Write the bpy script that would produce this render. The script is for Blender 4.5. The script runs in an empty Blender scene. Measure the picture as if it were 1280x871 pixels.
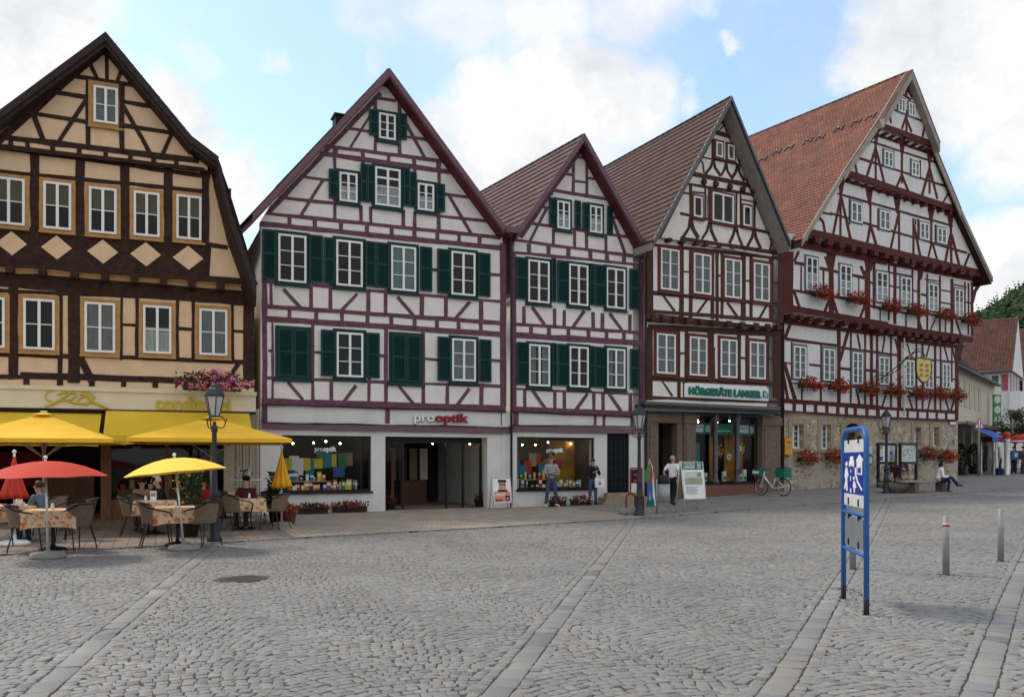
import bpy, bmesh, math, random
import numpy as np
from mathutils import Vector, Matrix, noise as mnoise
R = math.radians
random.seed(7)
rng = np.random.default_rng(5)
SC = bpy.context.scene
COL = SC.collection
F, HY, CZ = 1050.0, 575.0, 1.65

# ------------------------------------------------------------ camera
cam_d = bpy.data.cameras.new('camera'); cam = bpy.data.objects.new('camera', cam_d); COL.objects.link(cam)
cam.location = (0, 0, CZ); cam.rotation_euler = (R(90), 0, 0)
cam_d.sensor_width = 36; cam_d.lens = 36 * F / 1280
cam_d.shift_y = (HY - 435.5) / 1280
cam_d.clip_start = 0.1; cam_d.clip_end = 4000
SC.camera = cam
SC.render.resolution_x = 1024; SC.render.resolution_y = 696
SC.view_settings.view_transform = 'Standard'; SC.view_settings.look = 'None'
SC.view_settings.exposure = 0.3; SC.view_settings.gamma = 1
SUN_EL, SUN_AZ = 52, -62      # azimuth: degrees from +Y towards +X
# ------------------------------------------------------------ sky
W = bpy.data.worlds.new('World'); SC.world = W; W.use_nodes = True
nt = W.node_tree; nt.nodes.clear(); N = nt.nodes.new; LK = nt.links.new
out = N('ShaderNodeOutputWorld'); bg = N('ShaderNodeBackground'); bg.inputs[1].default_value = 0.12
LK(bg.outputs[0], out.inputs[0])
sky = N('ShaderNodeTexSky'); sky.sky_type = 'NISHITA'; sky.sun_disc = False
sky.sun_elevation = R(SUN_EL); sky.sun_rotation = R(SUN_AZ); sky.air_density = 1.0; sky.dust_density = 0.6; sky.ozone_density = 1.6
tc = N('ShaderNodeTexCoord')
def wm(op, a, b=None, c=None):
    n = N('ShaderNodeMath'); n.operation = op
    for i, v in enumerate((a, b, c)):
        if v is None: continue
        if isinstance(v, (int, float)): n.inputs[i].default_value = v
        else: LK(v, n.inputs[i])
    return n.outputs[0]
def wnoise(scale, detail, rough=0.55, vec=None):
    n = N('ShaderNodeTexNoise'); n.inputs['Scale'].default_value = scale; n.inputs['Detail'].default_value = detail
    n.inputs['Roughness'].default_value = rough; LK(vec or tc.outputs['Generated'], n.inputs['Vector']); return n
nz = wnoise(5.5, 9, .6)
sub = N('ShaderNodeVectorMath'); sub.operation = 'SUBTRACT'; LK(nz.outputs['Color'], sub.inputs[0]); sub.inputs[1].default_value = (.5, .5, .5)
sca = N('ShaderNodeVectorMath'); sca.operation = 'SCALE'; LK(sub.outputs[0], sca.inputs[0]); sca.inputs['Scale'].default_value = 0.16
dst = N('ShaderNodeVectorMath'); dst.operation = 'ADD'; LK(tc.outputs['Generated'], dst.inputs[0]); LK(sca.outputs[0], dst.inputs[1])
blobs = [(-10,70,130,1),(70,20,80,1),(110,130,70,1),(215,110,45,1),(250,160,45,1),(285,240,65,1),(320,270,45,.9),(235,45,26,.4),(332,62,22,.75),
 (455,12,55,.6),(560,5,80,.75),(680,10,90,.85),(800,15,70,.8),(600,120,60,.9),(670,105,60,1),(740,110,60,1),(780,160,60,1),(600,190,75,1),(690,190,90,1),(560,160,45,.9),
 (470,85,18,.45),(915,72,18,.7),(855,150,22,.6),(875,20,30,.5),(1100,70,50,1),(1160,40,90,1),(1230,80,100,1),(1180,130,60,1),(1290,150,90,1),(1270,310,60,1),(1230,370,60,1),(1290,390,70,1),(30,250,120,1)]
acc = None
for (px, py, r, k) in blobs:
    d = Vector(((px-640)/F, 1, (HY-py)/F)); L = d.length; d.normalize()
    dn = N('ShaderNodeVectorMath'); dn.operation = 'DISTANCE'; LK(dst.outputs[0], dn.inputs[0]); dn.inputs[1].default_value = d
    mr = N('ShaderNodeMapRange'); mr.interpolation_type = 'SMOOTHSTEP'; LK(dn.outputs['Value'], mr.inputs[0])
    rr = r / F / L * .92
    mr.inputs[1].default_value = rr*1.35; mr.inputs[2].default_value = rr*0.55; mr.inputs[3].default_value = 0; mr.inputs[4].default_value = k
    acc = mr.outputs[0] if acc is None else wm('MAXIMUM', acc, mr.outputs[0])
sx = N('ShaderNodeSeparateXYZ'); LK(tc.outputs['Generated'], sx.inputs[0])
# broken cloud over the rest of the sky
gen = wnoise(2.6, 8, .55); gm = N('ShaderNodeMapRange'); LK(gen.outputs[0], gm.inputs[0]); gm.inputs[1].default_value = .36; gm.inputs[2].default_value = .5
side = N('ShaderNodeMapRange'); LK(sx.outputs['Y'], side.inputs[0]); side.inputs[1].default_value = .55; side.inputs[2].default_value = .25
mask = wm('MAXIMUM', acc, wm('MULTIPLY', gm.outputs[0], side.outputs[0]))
wisp = wnoise(9, 10, .65); wm2 = N('ShaderNodeMapRange'); LK(wisp.outputs[0], wm2.inputs[0]); wm2.inputs[1].default_value = .45; wm2.inputs[2].default_value = .8; wm2.inputs[4].default_value = .26
mask = wm('MAXIMUM', mask, wm2.outputs[0])
shade = wnoise(7, 8, .6, dst.outputs[0]); cr = N('ShaderNodeValToRGB'); LK(shade.outputs[0], cr.inputs[0])
cr.color_ramp.elements[0].position = .36; cr.color_ramp.elements[0].color = (5.4, 5.55, 5.85, 1)
cr.color_ramp.elements[1].position = .60; cr.color_ramp.elements[1].color = (7.5, 7.4, 7.25, 1)
mul = N('ShaderNodeMixRGB'); mul.blend_type = 'MULTIPLY'; mul.inputs[0].default_value = 1; LK(sky.outputs[0], mul.inputs[1]); mul.inputs[2].default_value = (1.6, 1.6, 1.5, 1)
lift = N('ShaderNodeMixRGB'); lift.blend_type = 'ADD'; lift.inputs[0].default_value = 1; LK(mul.outputs[0], lift.inputs[1]); lift.inputs[2].default_value = (.65, .85, 1.3, 1)
mix = N('ShaderNodeMixRGB'); LK(mask, mix.inputs[0]); LK(lift.outputs[0], mix.inputs[1]); LK(cr.outputs[0], mix.inputs[2])
LK(mix.outputs[0], bg.inputs[0])
# ------------------------------------------------------------ sun (veiled)
sd = bpy.data.lights.new('sun', 'SUN'); sd.energy = 2.3; sd.angle = R(12); sd.color = (1, .9, .76)
so = bpy.data.objects.new('sun', sd); COL.objects.link(so); so.location = (0, 0, 40)
sv = Vector((math.sin(R(SUN_AZ))*math.cos(R(SUN_EL)), math.cos(R(SUN_AZ))*math.cos(R(SUN_EL)), math.sin(R(SUN_EL))))
so.rotation_euler = (-sv).to_track_quat('-Z', 'Y').to_euler()

# ------------------------------------------------------------ materials
MATS = {}
def mat(name, col, rough=.7, var=.12, scale=4.0, bump=.0, bscale=None, metal=0, stretch=(1,1,1), dirt=0, spec=.2, emit=None, col2=None, trans=0, back=False):
    if name in MATS: return MATS[name]
    m = bpy.data.materials.new(name); m.use_nodes = True; t = m.node_tree; b = t.nodes['Principled BSDF']
    b.inputs['Roughness'].default_value = rough; b.inputs['Metallic'].default_value = metal
    b.inputs['Specular IOR Level'].default_value = spec
    co = t.nodes.new('ShaderNodeTexCoord'); mp = t.nodes.new('ShaderNodeMapping'); mp.inputs['Scale'].default_value = stretch
    t.links.new(co.outputs['Object'], mp.inputs['Vector'])
    base = None
    if var > 0 or col2:
        n = t.nodes.new('ShaderNodeTexNoise'); n.inputs['Scale'].default_value = scale; n.inputs['Detail'].default_value = 6; n.inputs['Roughness'].default_value = .6
        t.links.new(mp.outputs[0], n.inputs['Vector'])
        r = t.nodes.new('ShaderNodeValToRGB'); r.color_ramp.elements[0].position = .3; r.color_ramp.elements[1].position = .7
        if col2: a, c = col, col2
        else:
            a = tuple(x*(1-var) for x in col); c = tuple(min(1, x*(1+var)) for x in col)
        r.color_ramp.elements[0].color = (*a, 1); r.color_ramp.elements[1].color = (*c, 1)
        t.links.new(n.outputs[0], r.inputs[0]); base = r.outputs[0]
        if dirt:
            n2 = t.nodes.new('ShaderNodeTexNoise'); n2.inputs['Scale'].default_value = scale*.23; n2.inputs['Detail'].default_value = 8; n2.inputs['Roughness'].default_value = .7
            m5 = t.nodes.new('ShaderNodeMapping'); m5.inputs['Scale'].default_value = (2.2,2.2,.5); t.links.new(co.outputs['Object'], m5.inputs['Vector']); t.links.new(m5.outputs[0], n2.inputs['Vector'])
            mr = t.nodes.new('ShaderNodeMapRange'); t.links.new(n2.outputs[0], mr.inputs[0]); mr.inputs[1].default_value = .5; mr.inputs[2].default_value = .75; mr.inputs[3].default_value = 0; mr.inputs[4].default_value = dirt
            mx = t.nodes.new('ShaderNodeMixRGB'); t.links.new(mr.outputs[0], mx.inputs[0]); t.links.new(base, mx.inputs[1]); mx.inputs[2].default_value = (col[0]*.45, col[1]*.42, col[2]*.38, 1); base = mx.outputs[0]
        t.links.new(base, b.inputs['Base Color'])
    else: b.inputs['Base Color'].default_value = (*col, 1)
    if bump:
        n3 = t.nodes.new('ShaderNodeTexNoise'); n3.inputs['Scale'].default_value = bscale or scale*4; n3.inputs['Detail'].default_value = 5
        t.links.new(mp.outputs[0], n3.inputs['Vector']); bp = t.nodes.new('ShaderNodeBump'); bp.inputs['Strength'].default_value = bump; bp.inputs['Distance'].default_value = .02
        t.links.new(n3.outputs[0], bp.inputs['Height']); t.links.new(bp.outputs[0], b.inputs['Normal'])
    if emit: b.inputs['Emission Color'].default_value = (*emit[0], 1); b.inputs['Emission Strength'].default_value = emit[1]
    MATS[name] = m; return m
def glass(name='window_glass', tint=(.9,.93,.92), fres=.9):
    if name in MATS: return MATS[name]
    m = bpy.data.materials.new(name); m.use_nodes = True; t = m.node_tree; t.nodes.clear()
    o = t.nodes.new('ShaderNodeOutputMaterial'); mx = t.nodes.new('ShaderNodeMixShader'); tr = t.nodes.new('ShaderNodeBsdfTransparent'); gl = t.nodes.new('ShaderNodeBsdfGlossy')
    tr.inputs[0].default_value = (*tint, 1); gl.inputs['Roughness'].default_value = .03
    fr = t.nodes.new('ShaderNodeFresnel'); fr.inputs[0].default_value = 1.45
    n = t.nodes.new('ShaderNodeTexNoise'); n.inputs['Scale'].default_value = 1.5; bp = t.nodes.new('ShaderNodeBump'); bp.inputs['Strength'].default_value = .03; bp.inputs['Distance'].default_value = .05
    co = t.nodes.new('ShaderNodeTexCoord'); t.links.new(co.outputs['Object'], n.inputs['Vector'])
    t.links.new(n.outputs[0], bp.inputs['Height']); t.links.new(bp.outputs[0], gl.inputs['Normal'])
    mm = t.nodes.new('ShaderNodeMath'); mm.operation = 'MULTIPLY'; t.links.new(fr.outputs[0], mm.inputs[0]); mm.inputs[1].default_value = fres
    ge = t.nodes.new('ShaderNodeNewGeometry'); ff = t.nodes.new('ShaderNodeMath'); ff.operation = 'SUBTRACT'; ff.inputs[0].default_value = 1; t.links.new(ge.outputs['Backfacing'], ff.inputs[1]); m3 = t.nodes.new('ShaderNodeMath'); m3.operation = 'MULTIPLY'; t.links.new(mm.outputs[0], m3.inputs[0]); t.links.new(ff.outputs[0], m3.inputs[1]); mm = m3
    t.links.new(mm.outputs[0], mx.inputs[0]); t.links.new(tr.outputs[0], mx.inputs[1]); t.links.new(gl.outputs[0], mx.inputs[2]); t.links.new(mx.outputs[0], o.inputs[0])
    MATS[name] = m; return m
def brickmat(name, c1, c2, mortar, bw, bh, msize=.01, rough=.8, uv=False, offset=.5, rot=0, bump=.5, noisy=.25, squash=1, bias=0, patch=None):
    if name in MATS: return MATS[name]
    m = bpy.data.materials.new(name); m.use_nodes = True; t = m.node_tree; b = t.nodes['Principled BSDF']; b.inputs['Roughness'].default_value = rough; b.inputs['Specular IOR Level'].default_value = .12
    co = t.nodes.new('ShaderNodeTexCoord'); mp = t.nodes.new('ShaderNodeMapping'); t.links.new(co.outputs['UV' if uv else 'Object'], mp.inputs['Vector']); mp.inputs['Rotation'].default_value = (0, 0, rot)
    br = t.nodes.new('ShaderNodeTexBrick'); br.inputs['Scale'].default_value = 1; br.inputs['Brick Width'].default_value = bw; br.inputs['Row Height'].default_value = bh
    br.inputs['Mortar Size'].default_value = msize; br.inputs['Mortar Smooth'].default_value = .3; br.offset = offset; br.inputs['Bias'].default_value = bias
    br.inputs['Color1'].default_value = (*c1, 1); br.inputs['Color2'].default_value = (*c2, 1); br.inputs['Mortar'].default_value = (*mortar, 1)
    t.links.new(mp.outputs[0], br.inputs['Vector'])
    n = t.nodes.new('ShaderNodeTexNoise'); n.inputs['Scale'].default_value = 1.1; n.inputs['Detail'].default_value = 9; n.inputs['Roughness'].default_value = .7; t.links.new(co.outputs['Object'], n.inputs['Vector'])
    mr = t.nodes.new('ShaderNodeMapRange'); t.links.new(n.outputs[0], mr.inputs[0]); mr.inputs[1].default_value = .3; mr.inputs[2].default_value = .7; mr.inputs[3].default_value = 1-noisy; mr.inputs[4].default_value = 1+noisy
    vm = t.nodes.new('ShaderNodeVectorMath'); vm.operation = 'SCALE'; t.links.new(br.outputs[0], vm.inputs[0]); t.links.new(mr.outputs[0], vm.inputs['Scale'])
    src = vm.outputs[0]
    if patch:
        n2 = t.nodes.new('ShaderNodeTexNoise'); n2.inputs['Scale'].default_value = .9; n2.inputs['Detail'].default_value = 7; t.links.new(co.outputs['Object'], n2.inputs['Vector'])
        m2 = t.nodes.new('ShaderNodeMapRange'); t.links.new(n2.outputs[0], m2.inputs[0]); m2.inputs[1].default_value = .52; m2.inputs[2].default_value = .68; m2.inputs[4].default_value = .6
        mx = t.nodes.new('ShaderNodeMixRGB'); t.links.new(m2.outputs[0], mx.inputs[0]); t.links.new(src, mx.inputs[1]); mx.inputs[2].default_value = (*patch, 1); src = mx.outputs[0]
    t.links.new(src, b.inputs['Base Color'])
    bp = t.nodes.new('ShaderNodeBump'); bp.inputs['Strength'].default_value = bump; bp.inputs['Distance'].default_value = .02; bp.invert = True
    t.links.new(br.outputs['Fac'], bp.inputs['Height']); t.links.new(bp.outputs[0], b.inputs['Normal'])
    MATS[name] = m; return m

# ------------------------------------------------------------ mesh builder
class MB:
    def __init__(s): s.v = []; s.f = []; s.m = []; s.mats = []; s.uv = {}; s.smooth = set()
    def mi(s, m):
        if isinstance(m, str): m = MATS[m]
        if m not in s.mats: s.mats.append(m)
        return s.mats.index(m)
    def face(s, pts, m, uv=None, sm=False):
        b = len(s.v); s.v += [tuple(p) for p in pts]; s.f.append(tuple(range(b, b+len(pts)))); s.m.append(s.mi(m))
        if uv: s.uv[len(s.f)-1] = uv
        if sm: s.smooth.add(len(s.f)-1)
    def addf(s, b, faces, m, sm=False):
        k = s.mi(m)
        for f in faces:
            s.f.append(tuple(b+i for i in f)); s.m.append(k)
            if sm: s.smooth.add(len(s.f)-1)
    def box(s, x0, x1, y0, y1, z0, z1, m):
        b = len(s.v); s.v += [(x, y, z) for z in (z0, z1) for y in (y0, y1) for x in (x0, x1)]
        s.addf(b, [(0,2,3,1),(4,5,7,6),(0,1,5,4),(2,6,7,3),(0,4,6,2),(1,3,7,5)], m)
    def obox(s, c, ax, ay, az, m):   # oriented box: centre and half-axes
        c, ax, ay, az = map(Vector, (c, ax, ay, az)); b = len(s.v)
        s.v += [tuple(c + i*ax + j*ay + k*az) for k in (-1, 1) for j in (-1, 1) for i in (-1, 1)]
        s.addf(b, [(0,2,3,1),(4,5,7,6),(0,1,5,4),(2,6,7,3),(0,4,6,2),(1,3,7,5)], m)
    def prism(s, poly, y0, y1, m, m2=None):       # polygon in xz, extruded along y
        n = len(poly); b = len(s.v)
        s.v += [(x, y0, z) for x, z in poly] + [(x, y1, z) for x, z in poly]
        s.addf(b, [tuple(range(n)), tuple(range(2*n-1, n-1, -1))], m)
        s.addf(b, [(i, n+i, n+(i+1) % n, (i+1) % n) for i in range(n)], m2 or m)
    def zprism(s, poly, z0, z1, m):               # polygon in xy
        n = len(poly); b = len(s.v)
        s.v += [(x, y, z0) for x, y in poly] + [(x, y, z1) for x, y in poly]
        s.addf(b, [tuple(range(n-1, -1, -1)), tuple(range(n, 2*n))] + [(i, (i+1) % n, n+(i+1) % n, n+i) for i in range(n)], m)
    def tube(s, pts, rad, m, n=8, cap=True, flat=1.0):
        pts = [Vector(p) for p in pts]
        if not isinstance(rad, (list, tuple)): rad = [rad]*len(pts)
        b = len(s.v); ref = None
        for i, p in enumerate(pts):
            d = (pts[min(i+1, len(pts)-1)] - pts[max(i-1, 0)])
            if d.length < 1e-9: d = Vector((0, 0, 1))
            d.normalize()
            if ref is None: ref = d.orthogonal().normalized()
            a = (ref - d*ref.dot(d))
            a = a.normalized() if a.length > 1e-6 else d.orthogonal().normalized()
            ref = a; c = d.cross(a)
            for k in range(n):
                t = 2*math.pi*k/n; s.v.append(tuple(p + rad[i]*(a*math.cos(t) + c*math.sin(t)*flat)))
        fs = [(i*n+k, i*n+(k+1) % n, (i+1)*n+(k+1) % n, (i+1)*n+k) for i in range(len(pts)-1) for k in range(n)]
        s.addf(b, fs, m, sm=n > 5)
        if cap: s.addf(b, [tuple(range(n-1, -1, -1)), tuple(range((len(pts)-1)*n, len(pts)*n))], m)
    def lathe(s, prof, m, c=(0,0,0), n=16, sm=True):
        b = len(s.v)
        for r, z in prof:
            for k in range(n):
                t = 2*math.pi*k/n; s.v.append((c[0]+r*math.cos(t), c[1]+r*math.sin(t), c[2]+z))
        s.addf(b, [(i*n+k, i*n+(k+1) % n, (i+1)*n+(k+1) % n, (i+1)*n+k) for i in range(len(prof)-1) for k in range(n)], m, sm=sm)
        s.addf(b, [tuple(range(n-1, -1, -1)), tuple(range((len(prof)-1)*n, len(prof)*n))], m)
    def ball(s, c, r, m, n=10, sc=(1,1,1)):
        b = len(s.v); rows = n//2+1
        for i in range(rows+1):
            ph = math.pi*i/rows
            for k in range(n):
                t = 2*math.pi*k/n; s.v.append((c[0]+sc[0]*r*math.sin(ph)*math.cos(t), c[1]+sc[1]*r*math.sin(ph)*math.sin(t), c[2]+sc[2]*r*math.cos(ph)))
        s.addf(b, [(i*n+k, i*n+(k+1) % n, (i+1)*n+(k+1) % n, (i+1)*n+k) for i in range(rows) for k in range(n)], m, sm=True)
    def leaf(s, c, size, m, up=.3):
        d = Vector((random.gauss(0,1), random.gauss(0,1), random.gauss(0,1)+up)); d.normalize() if d.length else None
        a = d.orthogonal().normalized(); a.rotate(Matrix.Rotation(random.uniform(0, 6.28), 3, d)); e = d.cross(a); c = Vector(c)
        s.face([c-a*size, c+e*size*.55, c+a*size, c-e*size*.55], m)
    def text(s, txt, height, m, place, extrude=.01, bold=0, font_shear=0, align='LEFT', spacing=1):
        cu = bpy.data.curves.new('lettering', 'FONT'); cu.body = txt; cu.size = 1; cu.extrude = 0; cu.offset = bold; cu.shear = font_shear; cu.align_x = align; cu.space_character = spacing; cu.resolution_u = 3
        o = bpy.data.objects.new('lettering', cu); COL.objects.link(o); dg = bpy.context.evaluated_depsgraph_get(); dg.update(); me = bpy.data.meshes.new_from_object(o.evaluated_get(dg))
        cap = .69; k = height/cap; idx = s.mi(m)
        for sgn in (0, 1):
            b = len(s.v); s.v += [tuple(place(v.co.x*k, v.co.y*k, sgn*extrude)) for v in me.vertices]
            for p in me.polygons: s.f.append(tuple(b+i for i in p.vertices)); s.m.append(idx)
        n = len(me.vertices); b0 = len(s.v)-2*n; cnt = {}
        for p in me.polygons:
            for e in p.edge_keys: cnt[e] = cnt.get(e, 0)+1
        for (i, j), c in cnt.items():
            if c == 1: s.f.append((b0+i, b0+j, b0+n+j, b0+n+i)); s.m.append(idx)
        w = max((v.co.x for v in me.vertices), default=0)*k
        bpy.data.objects.remove(o); bpy.data.curves.remove(cu); bpy.data.meshes.remove(me); return w
    def build(s, name, parent=None, loc=None, fix=True):
        me = bpy.data.meshes.new(name); me.from_pydata(s.v, [], s.f)
        for m in s.mats: me.materials.append(m)
        me.polygons.foreach_set('material_index', s.m)
        if s.smooth: me.polygons.foreach_set('use_smooth', [i in s.smooth for i in range(len(s.f))])
        if s.uv:
            ul = me.uv_layers.new(name='UVMap')
            for fi, uv in s.uv.items():
                for k, li in enumerate(me.polygons[fi].loop_indices): ul.data[li].uv = uv[k]
        me.update()
        if fix and not s.uv and len(s.f) < 60000:
            bm = bmesh.new(); bm.from_mesh(me); bmesh.ops.recalc_face_normals(bm, faces=bm.faces); bm.to_mesh(me); bm.free()
        o = bpy.data.objects.new(name, me); COL.objects.link(o)
        if parent: o.parent = parent
        if loc: o.location = loc
        return o
def tag(o, label=None, cat=None, group=None, kind=None):
    if label: o['label'] = label
    if cat: o['category'] = cat
    if group: o['group'] = group
    if kind: o['kind'] = kind
    return o
def empty(name, loc, rz=0, label=None, cat=None, group=None):
    o = bpy.data.objects.new(name, None); COL.objects.link(o); o.location = loc; o.rotation_euler = (0, 0, rz); o.empty_display_size = .2
    return tag(o, label, cat, group)
def kids(o): return [c for c in bpy.data.objects if c.parent == o]
def copy_tree(o, parent=None):
    c = o.copy(); COL.objects.link(c)
    if parent: c.parent = parent
    for ch in kids(o):
        if ch is not c: copy_tree(ch, c)
    return c
# ------------------------------------------------------------ terrain and pixel helpers
_gs = [-100, 0, 8, 13.8, 19, 25, 31, 37, 47, 70, 400]
_gz = [0.0, 0.0, 0.0, .03, .13, .33, .49, .62, .76, 1.0, 2.5]
def gz(x, y): return float(np.interp(.905*x + .425*y, _gs, _gz))
def ground(px, py, dz=0):
    t = 1.6*F/(py-HY)
    for _ in range(30):
        z = gz((px-640)/F*t, t)+dz; t = .5*t + .5*(CZ-z)*F/(py-HY)
    return Vector(((px-640)/F*t, t, gz((px-640)/F*t, t)))
def atY(px, py, Y): return Vector(((px-640)/F*Y, Y, CZ+(HY-py)/F*Y))
def gY(px, Y): x = (px-640)/F*Y; return Vector((x, Y, gz(x, Y)))
class Z:
    def __init__(s, ox, oy, k): s.o = (ox, oy, k)
    def __call__(s, x, y): return (s.o[0]+x/s.o[2], s.o[1]+y/s.o[2])
# ------------------------------------------------------------ terrain sheet
def sheet(name, xs, ys, dz, m, inside=None, kind='structure'):
    b = MB(); nx, ny = len(xs), len(ys)
    b.v = [(x, y, gz(x, y)+dz) for y in ys for x in xs]
    b.addf(0, [(j*nx+i, j*nx+i+1, (j+1)*nx+i+1, (j+1)*nx+i) for j in range(ny-1) for i in range(nx-1)], m)
    o = b.build(name, fix=False); tag(o, kind=kind); return o
mat('far_ground', (.17,.165,.155), .9, .15, 3)
mat('joint_sand', (.070,.060,.046), .95, .35, 9, .3, 60, dirt=.2)
brickmat('pavers', (.39,.34,.285), (.30,.262,.222), (.10,.085,.07), .38, .19, .012, .85, rot=R(-23), bump=.25, noisy=.2, patch=(.38,.285,.205))
brickmat('pavers_grey', (.27,.255,.235), (.21,.20,.188), (.09,.085,.08), .30, .20, .01, .85, rot=R(-30), bump=.25, noisy=.16)
brickmat('pavers_terrace', (.25,.20,.165), (.19,.155,.13), (.05,.045,.04), .5, .25, .014, .8, rot=R(-23), bump=.3, noisy=.2)
xs = [-600,-200,-80]+list(np.arange(-40,81,4.0))+[120,250,600]; ys = [-300,-60,-20]+list(np.arange(0,101,4.0))+[150,300,700]
sheet('ground', xs, ys, -.03, 'far_ground')
curb_px = [(-330,716),(-60,697),(0,694),(268,679),(400,671),(540,663.5),(660,656.5),(800,648),(960,634.5),(1050,628),(1195,617),(1280,609.5),(1400,600)]
CURB = [ground(*p) for p in curb_px]
def curbY(x): return float(np.interp(x, [p.x for p in CURB], [p.y for p in CURB]))
# pavement between kerb and houses: three finishes
def strip(name, xa, xb, m, dz, depth=14, step=.5):
    b = MB(); n = max(2, int((xb-xa)/step)); rows = 8; v = []
    for j in range(rows+1):
        for i in range(n+1):
            x = xa+(xb-xa)*i/n; y = curbY(x); f = depth*j/rows
            X, Y = x-.38*f, y+.92*f
            if j == 0: X, Y = x, y
            v.append((X, Y, gz(X, Y)+dz))
    b.v = v; b.addf(0, [(j*(n+1)+i, j*(n+1)+i+1, (j+1)*(n+1)+i+1, (j+1)*(n+1)+i) for j in range(rows) for i in range(n)], m)
    o = b.build(name, fix=False); tag(o, kind='structure')
xs1 = ground(372, 672).x; xs2 = ground(812, 646).x
strip('pavement_terrace', -22, xs1, 'pavers_terrace', .022); strip('pavement_beige', xs1, xs2, 'pavers', .024); strip('pavement_grey', xs2, 45, 'pavers_grey', .026, depth=22)
kb = MB()
for i in range(len(CURB)-1):
    a, b_ = CURB[i], CURB[i+1]; L = (b_-a).length; n = max(1, int(L/.5))
    for k in range(n):
        p, q = a.lerp(b_, k/n), a.lerp(b_, (k+.985)/n); d = (q-p).normalized(); s_ = Vector((-d.y, d.x, 0))
        kb.obox(((p+q)/2+s_*.0+Vector((0,0,-.02))), (q-p)/2, s_*.05, Vector((0,0,.047+random.random()*.003)), 'pavers_grey')
tag(kb.build('kerb'), kind='structure')
# ------------------------------------------------------------ cobbles laid in segmental arcs: real stones
def cobble_mat():
    m = bpy.data.materials.new('granite_setts'); m.use_nodes = True; t = m.node_tree; b = t.nodes['Principled BSDF']; b.inputs['Roughness'].default_value = .68; b.inputs['Specular IOR Level'].default_value = .35
    g = t.nodes.new('ShaderNodeNewGeometry'); r = t.nodes.new('ShaderNodeValToRGB'); t.links.new(g.outputs['Random Per Island'], r.inputs[0])
    e = r.color_ramp.elements; e[0].position = 0; e[0].color = (.14,.14,.14,1); e[1].position = 1; e[1].color = (.25,.243,.23,1); e.new(.12).color = (.185,.184,.182,1); e.new(.6).color = (.210,.208,.203,1); e.new(.90).color = (.225,.212,.19,1)
    co = t.nodes.new('ShaderNodeTexCoord'); n = t.nodes.new('ShaderNodeTexNoise'); n.inputs['Scale'].default_value = .35; n.inputs['Detail'].default_value = 9; n.inputs['Roughness'].default_value = .68; t.links.new(co.outputs['Object'], n.inputs['Vector'])
    mr = t.nodes.new('ShaderNodeMapRange'); t.links.new(n.outputs[0], mr.inputs[0]); mr.inputs[1].default_value = .3; mr.inputs[2].default_value = .7; mr.inputs[3].default_value = .76; mr.inputs[4].default_value = 1.18
    n2 = t.nodes.new('ShaderNodeTexNoise'); n2.inputs['Scale'].default_value = 60; n2.inputs['Detail'].default_value = 4; t.links.new(co.outputs['Object'], n2.inputs['Vector'])
    mr2 = t.nodes.new('ShaderNodeMapRange'); t.links.new(n2.outputs[0], mr2.inputs[0]); mr2.inputs[1].default_value = .3; mr2.inputs[2].default_value = .7; mr2.inputs[3].default_value = .85; mr2.inputs[4].default_value = 1.12
    mm = t.nodes.new('ShaderNodeMath'); mm.operation = 'MULTIPLY'; t.links.new(mr.outputs[0], mm.inputs[0]); t.links.new(mr2.outputs[0], mm.inputs[1])
    sc = t.nodes.new('ShaderNodeVectorMath'); sc.operation = 'SCALE'; t.links.new(r.outputs[0], sc.inputs[0]); t.links.new(mm.outputs[0], sc.inputs['Scale']); t.links.new(sc.outputs[0], b.inputs['Base Color'])
    bp = t.nodes.new('ShaderNodeBump'); bp.inputs['Strength'].default_value = .35; bp.inputs['Distance'].default_value = .01; t.links.new(n2.outputs[0], bp.inputs['Height']); t.links.new(bp.outputs[0], b.inputs['Normal'])
    MATS['granite_setts'] = m; return m
cobble_mat()
def band_line(px):
    pts = [ground(*p) for p in px]; return pts
BANDS = [band_line([(-20,925),(45,868),(130,794),(265,684)]), band_line([(560,930),(625,862),(700,768),(790,652)]), band_line([(930,915),(985,840),(1040,745),(1112,622)]), band_line([(1200,925),(1228,850),(1262,750),(1305,640)])]
def band_dist(X, Y):
    D = np.full(X.shape, 99.0)
    for bnd in BANDS:
        for a, b_ in zip(bnd, bnd[1:]):
            dx, dy = b_.x-a.x, b_.y-a.y; L2 = dx*dx+dy*dy; t = np.clip(((X-a.x)*dx+(Y-a.y)*dy)/L2, 0, 1)
            D = np.minimum(D, np.hypot(X-a.x-t*dx, Y-a.y-t*dy))
    return D
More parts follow.
